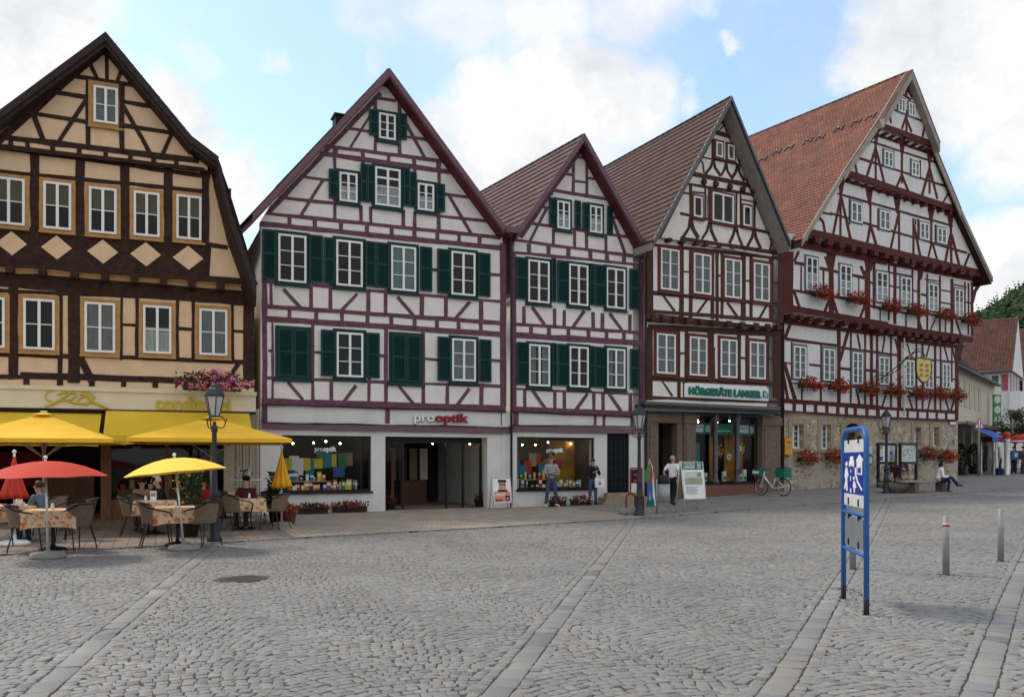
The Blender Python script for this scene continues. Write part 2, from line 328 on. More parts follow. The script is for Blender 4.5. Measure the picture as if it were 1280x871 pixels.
def setts():
    th = R(22.0); ca, sa = math.cos(th), math.sin(th); s = .094; Wc = 1.55; Rr = 1.5
    C_, A_ = [], []
    for col in range(-22, 40):
        amax = math.asin(Wc/2/Rr); na = int(2*amax*Rr/s); rows = int(60/s)
        for r in range(-int(16/s), rows):
            ph = rng.random()
            k = np.arange(na+1); a = -amax + (k+ph-.5)*s/Rr
            a = a[(a > -amax-.01) & (a < amax+.01)]
            lx = col*Wc + Rr*np.sin(a); ly = r*s + Rr*np.cos(a)
            C_.append(np.stack([lx*ca-ly*sa, lx*sa+ly*ca], 1)); A_.append(np.stack([th-a, np.cos(a)], 1))
    P = np.concatenate(C_); A = np.concatenate(A_)
    X, Y = P[:,0], P[:,1]; cy = np.interp(X, [p.x for p in CURB], [p.y for p in CURB])
    keep = (Y > 4.3) & (Y < cy-.09) & (np.abs(X) < .70*Y+1.8) & (X > -21) & (X < 34)
    keep &= band_dist(X, Y) > .188
    m_ = MANH; keep &= np.hypot(X-m_[0], Y-m_[1]) > .36
    P, A = P[keep], A[keep]
    P += rng.normal(0, .0045, P.shape); n = len(P); ang = A[:,0]+rng.normal(0, .06, n); hx = (s/2-.0026)*rng.uniform(.90, 1.03, n); hy = (s/2-.0029)*A[:,1]*rng.uniform(.90, 1.03, n)
    return P, ang, hx, hy
mh = ground(304, 723); MANH = (mh.x, mh.y)
P, ang, hx, hy = setts()
# rows of slabs and edging setts along the four bands
for bnd in BANDS:
    Ls = [0]
    for a, b_ in zip(bnd, bnd[1:]): Ls.append(Ls[-1]+(b_.xy-a.xy).length)
    for off, ln, wd in ((-.155,.105,.095),(0,.27,.20),(.155,.105,.095)):
        q = rng.random()*ln
        while q < Ls[-1]:
            ll = ln*rng.uniform(.85, 1.15); tcen = q+ll/2; i = min(len(bnd)-2, int(np.searchsorted(Ls, tcen)-1)); i = max(i, 0)
            d = (bnd[i+1].xy-bnd[i].xy).normalized(); c = bnd[i].xy+d*(tcen-Ls[i]); nn = Vector((-d.y, d.x)); c = c+nn*off
            if c.y < curbY(c.x)-.05 and math.hypot(c.x-MANH[0], c.y-MANH[1]) > .4:
                P = np.vstack([P, [c.x, c.y]]); ang = np.append(ang, math.atan2(d.y, d.x)+rng.normal(0,.02)); hx = np.append(hx, ll/2-.0035); hy = np.append(hy, wd/2-.003)
            q += ll
n = len(P); print('setts', n)
zc = np.interp(.905*P[:,0]+.425*P[:,1], _gs, _gz) + rng.normal(0, .0022, n)
sgx, sgy = np.array([-1,1,1,-1]), np.array([-1,-1,1,1])
tx, ty = rng.normal(0, .02, n), rng.normal(0, .02, n)
V = np.zeros((n, 12, 3))
for ring, (ins, dz) in enumerate(((.005, 0), (.0, -.0035), (-.001, -.03))):
    jx = rng.normal(0, .0045, (n, 4)) if ring < 1 else jx; jy = rng.normal(0, .0045, (n, 4)) if ring < 1 else jy
    lx = sgx*(hx[:,None]-ins)+jx; ly = sgy*(hy[:,None]-ins)+jy
    V[:, ring*4:ring*4+4, 0] = P[:,0:1]+lx*np.cos(ang)[:,None]-ly*np.sin(ang)[:,None]
    V[:, ring*4:ring*4+4, 1] = P[:,1:2]+lx*np.sin(ang)[:,None]+ly*np.cos(ang)[:,None]
    V[:, ring*4:ring*4+4, 2] = zc[:,None]+dz+(lx*tx[:,None]+ly*ty[:,None])
fq = [[0,1,2,3]] + [[r*4+i, (r+1)*4+i, (r+1)*4+(i+1) % 4, r*4+(i+1) % 4] for r in range(2) for i in range(4)]
FQ = (np.arange(n)[:,None,None]*12 + np.array(fq)[None]).reshape(-1)
me = bpy.data.meshes.new('cobbles'); me.vertices.add(n*12); me.vertices.foreach_set('co', V.reshape(-1)); nf = n*9
me.loops.add(nf*4); me.loops.foreach_set('vertex_index', FQ.astype(np.int32)); me.polygons.add(nf); me.polygons.foreach_set('loop_start', np.arange(0, nf*4, 4, dtype=np.int32)); me.update(calc_edges=True)
me.materials.append(MATS['granite_setts']); tag(bpy.data.objects.new('cobbled_square', me), kind='structure'); COL.objects.link(bpy.data.objects['cobbled_square'])
# joint bed under the setts
b = MB(); xs = np.arange(-22, 35, 1.0); v = []; rows = 24
for j in range(rows+1):
    for x in xs: cy = curbY(x); y = -2+(cy+2)*j/rows; v.append((x, y, gz(x, y)-.009))
nx = len(xs); b.v = v; b.addf(0, [(j*nx+i, j*nx+i+1, (j+1)*nx+i+1, (j+1)*nx+i) for j in range(rows) for i in range(nx-1)], 'joint_sand'); tag(b.build('joint_bed', fix=False), kind='structure')
# manhole cover
mat('cast_cover', (.09,.075,.065), .6, .3, 20, .5, 60, metal=.3)
m = MB(); m.lathe([(.34,-.03),(.34,.004),(.31,.004),(.308,-.002),(.30,-.002),(.298,.006),(0.01,.006)], 'cast_cover', n=32, sm=False)
for i in range(-4,5):
    for j in range(-4,5):
        if math.hypot(i,j) < 4.2: m.box(i*.06-.02, i*.06+.02, j*.06-.02, j*.06+.02, .0065, .011, 'cast_cover')
tag(m.build('manhole_cover', loc=(mh.x, mh.y, mh.z)), 'round rusty cast iron manhole cover set in the cobbles', 'manhole cover')
# ------------------------------------------------------------ common materials
mat('plaster_white', (.72,.695,.665), .85, .06, 3, .35, 60, dirt=.2)
mat('plaster_shop', (.63,.62,.60), .85, .06, 2, .2, 60, dirt=.15)
mat('plaster_ochre', (.68,.485,.315), .85, .07, 3, .45, 25, dirt=.15)
mat('plaster_cool', (.66,.65,.65), .85, .07, 3, .35, 60, dirt=.25)
mat('timber_purple', (.125,.052,.078), .6, .35, 5, .3, 30, dirt=.35)
mat('timber_wine', (.10,.018,.028), .6, .3, 5, .2, 30)
mat('board_purple', (.15,.085,.105), .5, .15, 3, .1, 20)
mat('timber_dark', (.036,.017,.012), .75, .5, 6, .6, 30, dirt=.3)
mat('board_dark', (.032,.020,.020), .6, .3, 4, .2, 20)
mat('timber_brown', (.062,.026,.016), .7, .35, 6, .4, 30, dirt=.3)
mat('timber_red', (.080,.013,.012), .65, .3, 6, .4, 30, dirt=.25)
mat('casing_red', (.115,.024,.018), .55, .2, 6, .1)
mat('casing_ochre', (.42,.23,.085), .6, .2, 6, .2, 20, dirt=.3)
mat('casing_blue', (.085,.125,.18), .5, .15, 6)
mat('casing_green', (.006,.035,.037), .45, .15, 6)
mat('shutter_green', (.007,.038,.040), .45, .15, 9)
mat('white_paint', (.78,.78,.77), .4, .04, 6)
mat('painted_interior_dark', (.007,.006,.006), .9, .3, 2)  # near-black sheet colour painted in for the unlit space behind openings
mat('curtain_dim', (.15,.16,.165), .9, .35, 6, stretch=(8,1,.6)); mat('curtain', (.36,.37,.38), .9, .35, 6, stretch=(8,1,.6))
mat('blind', (.10,.085,.045), .9, .1, 3)
mat('painted_reflection_green', (.12,.19,.20), .5, .2, 3)  # greenish tone painted in for a reflection on the pane
mat('gutter_zinc', (.10,.10,.105), .4, .2, 6, metal=.6)
mat('gutter_brown', (.07,.045,.045), .45, .2, 6, metal=.3)
mat('soffit_grey', (.30,.265,.24), .7, .2, 4, .2, 20)
mat('steel', (.30,.30,.30), .45, .15, 8, metal=.35)
mat('iron_black', (.016,.018,.021), .4, .2, 8, metal=.3)
mat('alu', (.6,.6,.6), .35, .1, 8, metal=.5)
mat('board_white', (.75,.76,.76), .5, .05, 6)
glass(fres=.7)
brickmat('tiles_dark', (.105,.045,.033), (.062,.028,.022), (.015,.009,.009), .22, .33, .012, .6, uv=True, offset=0, bump=.8, noisy=.3)
brickmat('tiles_mid', (.135,.062,.050), (.085,.042,.036), (.025,.014,.014), .22, .30, .014, .6, uv=True, offset=0, bump=.8, noisy=.3)
brickmat('tiles_red', (.255,.105,.068), (.165,.070,.050), (.09,.04,.03), .17, .15, .012, .7, uv=True, bump=.8, noisy=.35, patch=(.16,.085,.065))

class House:
    def __init__(s, pxref, Yref, xv, label, cat='house', z0=None, name='timber_framed_house', flip=False):
        s.e = Vector(((xv-640)/F, 1)).normalized()*(-1 if flip else 1); s.n = Vector((s.e.y, -s.e.x))
        s.p0 = Vector(((pxref-640)/F*Yref, Yref)); s.z0 = gz(*s.p0) if z0 is None else z0
        s.root = empty(name, (s.p0.x, s.p0.y, s.z0), math.atan2(s.e.y, s.e.x), label, cat)
        s.k = 0
    def P(s, px, py, off=0):
        dx = (px-640)/F; t = (s.p0.dot(s.n)+off)/(dx*s.n.x+s.n.y)
        return (Vector((dx*t, t))-s.p0).dot(s.e), CZ+t*(HY-py)/F-s.z0
    def U(s, px, off=0): return s.P(px, 0, off)[0]
    def world(s, u, off, z): return Vector((s.p0.x+s.e.x*u+s.n.x*off, s.p0.y+s.e.y*u+s.n.y*off, s.z0+z))
    def rz(s): return math.atan2(s.e.y, s.e.x)
    def beam(s, mb, c, pts, w, m, off=0, proud=None, w2=None, th=.03):
        """timber traced as a centre line in the zoomed photograph, width w in the same pixels"""
        pts = [c(*p) for p in pts]; k = c.o[2]; w /= k; w2 = w if w2 is None else w2/k
        q = []
        for i in range(len(pts)-1):
            a, b = pts[i], pts[i+1]; L = math.hypot(b[0]-a[0], b[1]-a[1]); n = max(1, int(L/22))
            for j in range(n): q.append((a[0]+(b[0]-a[0])*j/n, a[1]+(b[1]-a[1])*j/n))
        q.append(pts[-1]); Lf, Rt = [], []
        for i, p in enumerate(q):
            a, b = q[max(i-1,0)], q[min(i+1,len(q)-1)]; dx, dy = b[0]-a[0], b[1]-a[1]; L = math.hypot(dx, dy) or 1
            ww = (w+(w2-w)*i/max(1,len(q)-1))/2; nx, ny = -dy/L*ww, dx/L*ww
            j = lambda: random.gauss(0, .008)
            u, z = s.P(p[0]+nx, p[1]+ny, off); Lf.append((u+j(), z+j()))
            u, z = s.P(p[0]-nx, p[1]-ny, off); Rt.append((u+j(), z+j()))
        pr = proud if proud is not None else .012+random.random()*.016
        if len(q) == 2: mb.prism(Lf+Rt[::-1], -off-pr, -off+th, m)
        else:
            for i in range(len(q)-1): pass
            mb.prism(Lf+Rt[::-1], -off-pr, -off+th, m)
    def beams(s, mb, c, items, m, off=0, **kw):
        for it in items: s.beam(mb, c, it[0], it[1], m, off, w2=it[2] if len(it) > 2 else None, **kw)
    def stubs(s, mb, c, xs, a, b, w, m, off=0):
        """short joist blocks between two sloping band lines a=((x,y),(x,y)), b likewise"""
        f = lambda l, x: l[0][1]+(l[1][1]-l[0][1])*(x-l[0][0])/(l[1][0]-l[0][0])
        for x in xs: s.beam(mb, c, [(x, f(a, x)), (x, f(b, x))], w, m, off)
    def patch(s, mb, c, poly, m, off=0, proud=.03):
        mb.prism([s.P(*c(*p), off) for p in poly], -off-proud, -off+.01, m)
    def joists(s, mb, c, xs, line, w, h, m, o0, o1):
        """square joist ends carrying a jetty: line of their centres traced at plane o1"""
        for x in xs:
            y = line[0][1]+(line[1][1]-line[0][1])*(x-line[0][0])/(line[1][0]-line[0][0])
            u0, z1 = s.P(*c(x-w/2, y-h/2), o1); u1, z0 = s.P(*c(x+w/2, y+h/2), o1)
            mb.box(u0, u1, -o1-.02, -o0+.05, z0, z1, m)
    def window(s, c, x0, x1, yt, yb, off=0, cols=2, rows=3, casing=None, cw=.1, curtain=None, frame='white_paint', proud=.03, sill=None, top=None, label=None, fw=.06):
        u0, zt = s.P(*c(x0, yt), off); _, zb = s.P(*c(x0, yb), off); u1 = s.U(c(x1, 0)[0], off)
        if u1-u0 < .25: fw *= .7
        y = -off-proud; mb = MB()
        f = frame
        mb.box(u0, u0+fw, y-.03, y+.03, zb, zt, f); mb.box(u1-fw, u1, y-.03, y+.03, zb, zt, f)
        mb.box(u0+fw, u1-fw, y-.032, y+.03, zt-fw, zt, f); mb.box(u0+fw, u1-fw, y-.032, y+.03, zb, zb+fw, f)
        iu0, iu1, iz0, iz1 = u0+fw, u1-fw, zb+fw, zt-fw
        if cols == 2 or cols == 4:
            m = (u0+u1)/2; mb.box(m-.035, m+.035, y-.036, y+.02, iz0, iz1, f)
        if cols == 4:
            for q in (.25, .75): mb.box(u0+(u1-u0)*q-.012, u0+(u1-u0)*q+.012, y-.02, y+.01, iz0, iz1, f)
        ts = [iz0+(iz1-iz0)*i/rows for i in range(1, rows)]
        for i, z in enumerate(ts): mb.box(iu0, iu1, y-.022-(.01 if top and i == len(ts)-1 else 0), y+.012, z-(.03 if top and i == len(ts)-1 else .012), z+(.03 if top and i == len(ts)-1 else .012), f)
        if casing:
            g = cw; yy = y+.005
            for (a, b, cc, d) in ((u0-g, u0-.002, zb-g*.8, zt+g), (u1+.002, u1+g, zb-g*.8, zt+g), (u0-.002, u1+.002, zt+.002, zt+g), (u0-.002, u1+.002, zb-g*.8, zb-.002)): mb.box(a, b, yy, yy+.045, cc, d, casing)
        if sill: mb.box(u0-cw*1.1, u1+cw*1.1, y-.07, y+.02, zb-cw*.8-.05, zb-cw*.8-.003, sill)
        w = mb.build('window', s.root)
        if label: w['label'] = label
        p = MB(); p.box(iu0, iu1, y+.018, y+.028, iz0, iz1, 'painted_interior_dark'); p.box(iu0, iu1, y-.004, y-.001, iz0, iz1, glass()); p.build('pane', w)  # wall is uncut: a near-black sheet behind the glass stands for interior shade
        if curtain:
            q = MB(); hgt = {'half': .55, 'full': 1, 'sides': 1, 'blind': .5, 'green': 1}[curtain]; mm = {'blind': 'blind', 'green': 'painted_reflection_green', 'full': 'curtain_dim', 'sides': 'curtain_dim'}.get(curtain, 'curtain')  # green kind is a sheet coloured like a pane reflection, not cloth
            zz1 = iz1 if curtain != 'half' else iz0+(iz1-iz0)*.55; zz0 = iz0 if curtain != 'blind' else iz0+(iz1-iz0)*.5
            spans = [(iu0, iu1)] if curtain != 'sides' else [(iu0, iu0+(iu1-iu0)*.33), (iu1-(iu1-iu0)*.33, iu1)]
            for a, b in spans:
                n = 12
                pts = [(a+(b-a)*i/n, y+.009+(.004 if i % 2 else 0)) for i in range(n+1)]
                for i in range(n): q.face([(pts[i][0], pts[i][1], zz0), (pts[i+1][0], pts[i+1][1], zz0), (pts[i+1][0], pts[i+1][1], zz1), (pts[i][0], pts[i][1], zz1)], mm)
            q.build('curtain', w)
        return w
    def shutter(s, c, x0, x1, yt, yb, off=0, proud=.075, m='shutter_green', ang=0):
        u0, zt = s.P(*c(x0, yt), off); _, zb = s.P(*c(x0, yb), off); u1 = s.U(c(x1, 0)[0], off); y = -off-proud; mb = MB(); t = .035; g = min(.06, (u1-u0)*.2)
        mb.box(u0, u0+g, y, y+t, zb, zt, m); mb.box(u1-g, u1, y, y+t, zb, zt, m); mb.box(u0+g, u1-g, y-.001, y+t, zt-g, zt, m); mb.box(u0+g, u1-g, y-.001, y+t, zb, zb+g, m)
        zm = zb+(zt-zb)*.52; mb.box(u0+g, u1-g, y-.001, y+t, zm-.03, zm+.03, m)
        n = max(6, int((zt-zb-2*g)/.055)); h = (zt-zb-2*g)/n
        for i in range(n):
            z = zb+g+h*(i+.5)
            mb.obox(((u0+u1)/2, y+t*.55, z), ((u1-u0)/2-g, 0, 0), (0, .004, .003), (0, -.012, h*.42), m)
        for z in (zb+.2, zt-.2): mb.box(u0-.01, u0+.1, y-.006, y-.001, z-.012, z+.012, 'iron_black')
        k_ = random.uniform(-.05, .09)*(1 if random.random() < .5 else -1); c_ = u0 if k_ > 0 else u1; mb.v = [(v[0], v[1]-abs(k_)*abs(v[0]-c_), v[2]) for v in mb.v]
        return mb.build('shutter', s.root)
    def roof(s, left, right, off, back, tiles, board, soffit, shear=0, th=.16, rowh=.33, step=.035, boardw=.16, hang=.1, gut=None, ridge=True):
        """left: (u,z) from eave to ridge; right: ridge to eave; extruded from plane off to depth back"""
        s.prof = left+right[1:]; s.ridge = right[0]
        yf, yb = -off, back; R_ = MB()
        sh = lambda y: shear*(y-yf)
        for (poly, sg) in ((left[::-1], -1), (right, 1)):
            for i in range(len(poly)-1):
                (ua, za), (ub, zb) = poly[i], poly[i+1]          # a upper, b lower
                L = math.hypot(ub-ua, zb-za); du, dz = (ub-ua)/L, (zb-za)/L; nx, nz = (-dz*sg, du*sg); 
                if nz < 0: nx, nz = -nx, -nz
                rows = max(1, round(L/rowh)); hh = L/rows
                for r in range(rows):
                    q0, q1 = r*hh, (r+1)*hh+.015
                    p = lambda q, o, y: (ua+du*q+nx*o+sh(y), y, za+dz*q+nz*o)
                    v0, v1 = L-q0, L-q1
                    R_.face([p(q0,.01,yf-.03), p(q1,.01+step,yf-.03), p(q1,.01+step,yb), p(q0,.01,yb)], tiles, uv=[(0,v0),(0,v1),(yb-yf,v1),(yb-yf,v0)])
                    R_.face([p(q1,.01+step,yf-.03), p(q1,-.005,yf-.03), p(q1,-.005,yb), p(q1,.01+step,yb)], tiles, uv=[(0,v1),(0,v1-.01),(yb-yf,v1-.01),(yb-yf,v1)])
                # deck / soffit slab
                a0, a1, b1, b0 = (ua, za), (ua-nx*th*0, za-th/max(.35,abs(du))), (ub, zb-th/max(.35,abs(du))), (ub, zb)
                pts = [a0, b0, b1, a1]
                for (A, B) in ((0,1),(1,2),(2,3),(3,0)):
                    P0, P1 = pts[A], pts[B]; R_.face([(P0[0],yf,P0[1]),(P1[0],yf,P1[1]),(P1[0]+sh(yb),yb,P1[1]),(P0[0]+sh(yb),yb,P0[1])], soffit)
                R_.face([(q[0],yf,q[1]) for q in pts], board)
                R_.face([(q[0]+sh(yb),yb,q[1]) for q in pts], soffit)
        ro = R_.build('roof', s.root)
        if ridge:
            K = MB(); u, z = s.ridge; n = int((yb-yf)/.4)
            for i in range(n):
                y0 = yf+i*.4; K.tube([(u+sh(y0), y0, z-.05), (u+sh(y0+.42), y0+.42, z-.04)], [.10,.09], tiles, n=8)
            K.build('ridge_tile', ro)['kind'] = 'stuff'
        # barge boards
        B = MB(); 
        for (poly, sg) in ((left[::-1], -1), (right, 1)):
            for i in range(len(poly)-1):
                (ua, za), (ub, zb) = poly[i], poly[i+1]; L = math.hypot(ub-ua, zb-za); k = boardw/max(.35, abs(ub-ua)/L)
                B.prism([(ua,za+.05),(ub,zb+.05),(ub,zb+.05-k),(ua,za+.05-k)], yf-.06-.002*i-(.001 if sg>0 else 0), yf-.005, board)
        B.build('barge_board', s.root)
        return ro
    def span(s, z, inset=0):
        """left/right u of the roof profile at height z"""
        P_ = s.prof; pk = max(range(len(P_)), key=lambda i: P_[i][1]); res = []
        for seg, side in ((P_[:pk+1], 0), (P_[pk:][::-1], 1)):
            if z <= seg[0][1]: u = seg[0][0]
            else:
                u = seg[-1][0]
                for a, b in zip(seg, seg[1:]):
                    if a[1] <= z <= b[1]: u = a[0]+(b[0]-a[0])*(z-a[1])/max(1e-6, b[1]-a[1]); break
            res.append(u)
        return res[0]+inset, res[1]-inset
    def storey(s, mb, z0, z1, off, m, ul=None, ur=None, inset=.12, th=.3):
        zs = sorted({z0, z1, *[p[1] for p in s.prof if z0 < p[1] < z1]}); L, Rr = [], []
        for z in zs:
            a, b = s.span(z, inset); a = max(a, ul) if ul is not None else a; b = min(b, ur) if ur is not None else b
            if b < a: a = b = (a+b)/2
            L.append((a, z)); Rr.append((b, z))
        mb.prism(L+Rr[::-1], -off, -off+th, m)
    def holes(s, mb, u0, u1, z0, z1, hs, off, m, th=.35):
        """rectangular wall with a row of openings"""
        hs = sorted(hs); x = u0; y0, y1 = -off, -off+th
        for (a, b, c, d) in hs:
            if a > x: mb.box(x, a, y0, y1, z0, z1, m)
            if c > z0: mb.box(a, b, y0, y1, z0, c, m)
            if d < z1: mb.box(a, b, y0, y1, d, z1, m)
            x = b
        if x < u1: mb.box(x, u1, y0, y1, z0, z1, m)
    def gutter(s, pts, r=.06, m='gutter_brown', name='downpipe'):
        g = MB(); g.tube(pts, r, m, n=8); return g.build(name, s.root)
BACK = 13.0
def shear_of(h, xl):
    d = Vector(((xl-640)/F, 1)).normalized(); return d.dot(h.e)/(-d.dot(h.n))
def rake(h, c, pts, off): return [h.P(*c(*p), off) for p in pts]
def hole(h, c, x0, x1, yt, yb, off=0):
    u0, zt = h.P(*c(x0, yt), off); zb = h.P(*c(x0, yb), off)[1]; return [u0, h.U(c(x1,0)[0], off), zb, zt]
# ================================================================ ochre house with the cafe (left)
H_ = Z(0,30,3.63); I_ = Z(0,180,2.722); N_ = Z(0,440,3.111); O_ = Z(0,470,3.879)
h1 = House(322, 25.0, 3180, 'ochre gabled house with dark brown timbers above a yellow-awninged pastry shop, leftmost in the row')
DK = 'timber_dark'; E1, E2, E3 = .05, .3, .45; po = 'plaster_ochre'
pk = h1.P(*H_(480,48), E3+.4); r = [h1.P(*H_(870,520), E3+.4), h1.P(*H_(988,610), E3+.4), h1.P(*H_(1052,871), E3+.4), h1.P(*I_(872,478), E3+.4)]
mirror = lambda q: (2*pk[0]-q[0], q[1])
al = h1.P(*H_(0,402), E3+.4); kq = mirror(r[1]); uk = kq[0]-.3; zk = pk[1]-(pk[0]-uk)*(pk[1]-al[1])/(pk[0]-al[0])
h1.roof([mirror(r[3]), mirror(r[2]), (uk, zk), pk], [pk]+r, E3+.4, 13, 'tiles_dark', 'board_dark', 'timber_dark', shear_of(h1, 0), boardw=.17, th=.22, ridge=False)
zf = h1.P(*O_(0,60), E1)[1]; z1 = h1.P(*I_(-60,412), E2)[1]; z2 = h1.P(*H_(0,543), E3)[1]
uR = h1.U(I_(865,0)[0], E1); uL = 2*pk[0]-uR
w = MB()
h1.storey(w, zf-.6, z1, E1, po, ul=uL, ur=uR, inset=-2); h1.storey(w, z1+.002, z2, E2, po, inset=.22, ul=uL, ur=uR); h1.storey(w, z2+.002, pk[1]-.4, E3, po, inset=.3, ul=uL, ur=uR)
w.box(uR-.3, uR, .3, 13, 0, r[-1][1]-.2, po); w.box(uL, uL+.3, .3, 13, 0, r[-1][1]-.2, po); w.build('wall', h1.root)
t = MB()
h1.beams(t, H_, [([(484,120),(484,252)],19),([(408,178),(440,248)],19),([(556,195),(530,262)],18),([(320,236),(650,286)],19),([(399,255),(399,560)],22),([(553,275),(553,578)],22),([(225,308),(392,333)],17),([(105,400),(320,432),(398,446)],19),([(562,353),(730,382)],17),([(560,462),(600,468),(815,500)],17),
 ([(388,350),(265,538)],20),([(562,375),(682,590)],19),([(152,410),(198,530)],25),([(778,500),(738,596)],19),([(405,455),(555,472)],15),([(0,512),(905,622)],26),([(0,557),(925,662)],18),([(-80,592),(490,95)],40),([(480,95),(900,600)],40)], DK, E3)
h1.stubs(t, H_, [50,125,240,360,480,592,697,800], ((0,512),(905,622)), ((0,557),(925,662)), 22, DK, E3)
h1.beams(t, I_, [([(-40,8),(715,112)],14),([(-40,90),(700,162)],13),([(118,20),(118,335)],30),([(273,35),(273,350)],31),([(425,55),(425,370)],31),([(572,75),(572,385)],31),([(699,90),(699,440)],25),([(-30,0),(-30,330)],30),([(-40,285),(712,338)],22),([(705,341),(775,352)],13),([(680,88),(740,90),(855,460)],34),([(0,5),(700,88)],20)], DK, E2)
# dark panel with ochre lozenges
h1.beam(t, I_, [(-60,343),(715,404)], 120, DK, E2, proud=.01)
h1.beam(t, I_, [(-60,455),(868,528)], 50, DK, E1)
h1.beam(t, I_, [(-60,402),(850,470)], 20, DK, E2, proud=.05)
h1.joists(t, I_, [32,143,252,357,457,557,653,752,848], ((0,418),(840,488)), 26, 34, DK, E1, E2+.08)
for x, y in [(40,339),(193,353),(350,367),(496,376),(640,388)]: h1.patch(t, I_, [(x-53,y-2),(x,y-41),(x+52,y+3),(x+2,y+41)], po, E2, .035)
h1.beams(t, I_, [([(45,490),(45,800)],34),([(205,500),(205,820)],17),([(252,500),(252,812)],42),([(229,780),(229,805)],5),([(413,515),(413,735)],9),([(466,520),(466,725)],11),([(604,530),(604,730)],11),([(657,535),(657,730)],11),([(791,545),(791,735)],11),([(846,500),(846,830)],38),
 ([(413,614),(466,617)],11),([(606,628),(655,630)],11),([(792,635),(832,638)],11),([(-50,712),(235,722)],16),([(268,718),(828,742)],14),([(273,728),(315,812)],24),([(815,742),(785,785)],15),([(70,786),(840,812)],22),([(-50,790),(235,796)],14),([(-50,495),(70,502)],14),([(60,502),(860,536)],12)], DK, E1)
h1.stubs(t, I_, [90,205,312,420,527,650,760], ((0,790),(840,812)), ((0,815),(840,838)), 20, DK, E1)
t.build('timber_frame', h1.root)
for (x0, x1, yt, yb) in [(-25,85,110,270),(148,243,127,287),(303,397,145,301),(455,543,160,311),(600,685,172,322)]: h1.window(I_, x0, x1, yt, yb, E2, 2, 2, 'casing_ochre', .10, 'blind', sill='casing_ochre')
for (x0, x1, yt, yb, cu) in [(-75,17,518,690,None),(80,187,525,697,None),(288,392,537,707,'full'),(487,583,548,711,'half'),(678,773,560,717,'full')]: h1.window(I_, x0, x1, yt, yb, E1, 2, 2, 'casing_ochre', .11, cu, sill='casing_ochre')
h1.window(H_, 425, 535, 280, 446, E3, 2, 2, 'casing_ochre', .13, 'full', sill='casing_ochre')
# cream fascia
mat('fascia_cream', (.64,.58,.44), .7, .06, 2, .05, dirt=.12); mat('awning_yellow', (.66,.44,.035), .8, .07, 1.5, .15, 3); mat('parasol_yellow', (.78,.47,.04), .75, .08, 2, .6, 2.2); mat('letter_yellow', (.52,.40,.02), .5, .05, 4); mat('wood_cream', (.40,.34,.26), .65, .12, 3, .1, stretch=(8,1,1)); mat('wood_warm', (.20,.10,.05), .5, .3, 3, stretch=(6,1,1))
FO = .75; fs = MB(); uFR = h1.P(*N_(995,160), FO)[0]
fs.prism([h1.P(*N_(-300,124),FO), h1.P(*N_(995,162),FO), h1.P(*N_(995,232),FO), h1.P(*N_(-300,209),FO)], -FO, 0, 'fascia_cream')
fs.prism([h1.P(*N_(-300,117),FO+.05), h1.P(*N_(998,155),FO+.05), h1.P(*N_(998,170),FO+.05), h1.P(*N_(-300,132),FO+.05)], -FO-.05, 0.02, 'fascia_cream')
fs.prism([h1.P(*N_(-300,212),FO+.02), h1.P(*N_(996,234),FO+.02), h1.P(*N_(996,240),FO+.02), h1.P(*N_(-300,218),FO+.02)], -FO-.02, -.2, 'iron_black')
fs.build('fascia', h1.root)
aw = MB()
for xa, xb in ((-560,395),(413,968)):
    ta, tb = h1.P(*N_(xa,222),FO-.05), h1.P(*N_(xb,236),FO-.05); n = 14
    A_ = h1.P(*N_(xa,322), 1.9)
    for i in range(n):
        a, b = i/n, (i+1)/n; q = lambda p, s, y, z: (p[0]+(s[0]-p[0])*0, y, z)
        ua, ub = ta[0]+(tb[0]-ta[0])*a, ta[0]+(tb[0]-ta[0])*b; va, vb_ = ta[0]+.0+(tb[0]-ta[0])*a, ta[0]+(tb[0]-ta[0])*b
        zt = ta[1]; zb2 = A_[1]; s_ = lambda k: .02*math.sin(k*7)
        aw.face([(ua,-FO+.05,zt),(ub,-FO+.05,zt),(vb_,-1.9+s_(b),zb2),(va,-1.9+s_(a),zb2)], 'awning_yellow', sm=True)
        aw.face([(va,-1.9+s_(a),zb2),(vb_,-1.9+s_(b),zb2),(vb_,-1.905+s_(b),zb2-.22-.02*(i%2)),(va,-1.905+s_(a),zb2-.22-.02*((i+1)%2))], 'awning_yellow')
aw.build('awning', h1.root)
# ground floor: posts, glazing, panelling, room
gf = MB(); zt = h1.P(*N_(0,200), 0)[1]
def gu(x, o=0): return h1.U(N_(x,0)[0], o)
for x0, x1 in ((-420,-380),(-60,-30),(392,432),(640,655),(870,905)): gf.box(gu(x0), gu(x1), -.06, .12, 0, zt, 'wood_cream' if x0 > 800 else 'wood_warm')
gf.box(uL, uR, -.02, .1, zt-.75, zt, 'wood_warm')
gf.box(gu(432), gu(870), -.03, .1, 0, .55, 'wood_warm')
for i in range(8):
    a = gu(905+i*13); gf.box(a, gu(905+i*13+11), -.05-(i%2)*.03, .15, 0, zt, 'wood_cream')
gf.box(gu(1008), uR, -.03, .3, 0, zt, 'wood_cream')
gf.build('shopfront', h1.root)
for a_, b_ in ((432,640),(655,870),(-380,-60)): gl = MB(); gl.box(gu(a_), gu(b_), .03, .04, .55, zt-.75, glass()); gl.build('shop_window', h1.root)
H1G = (uL, uR, zt, gu)
# small chimney and gutter behind the lower roof edge
sc = MB(); u, z = h1.P(*H_(1030,760), -.5); sc.box(u-.12, u+.12, .5, .8, z-1.2, z+.1, 'timber_dark'); sc.build('vent', h1.root)
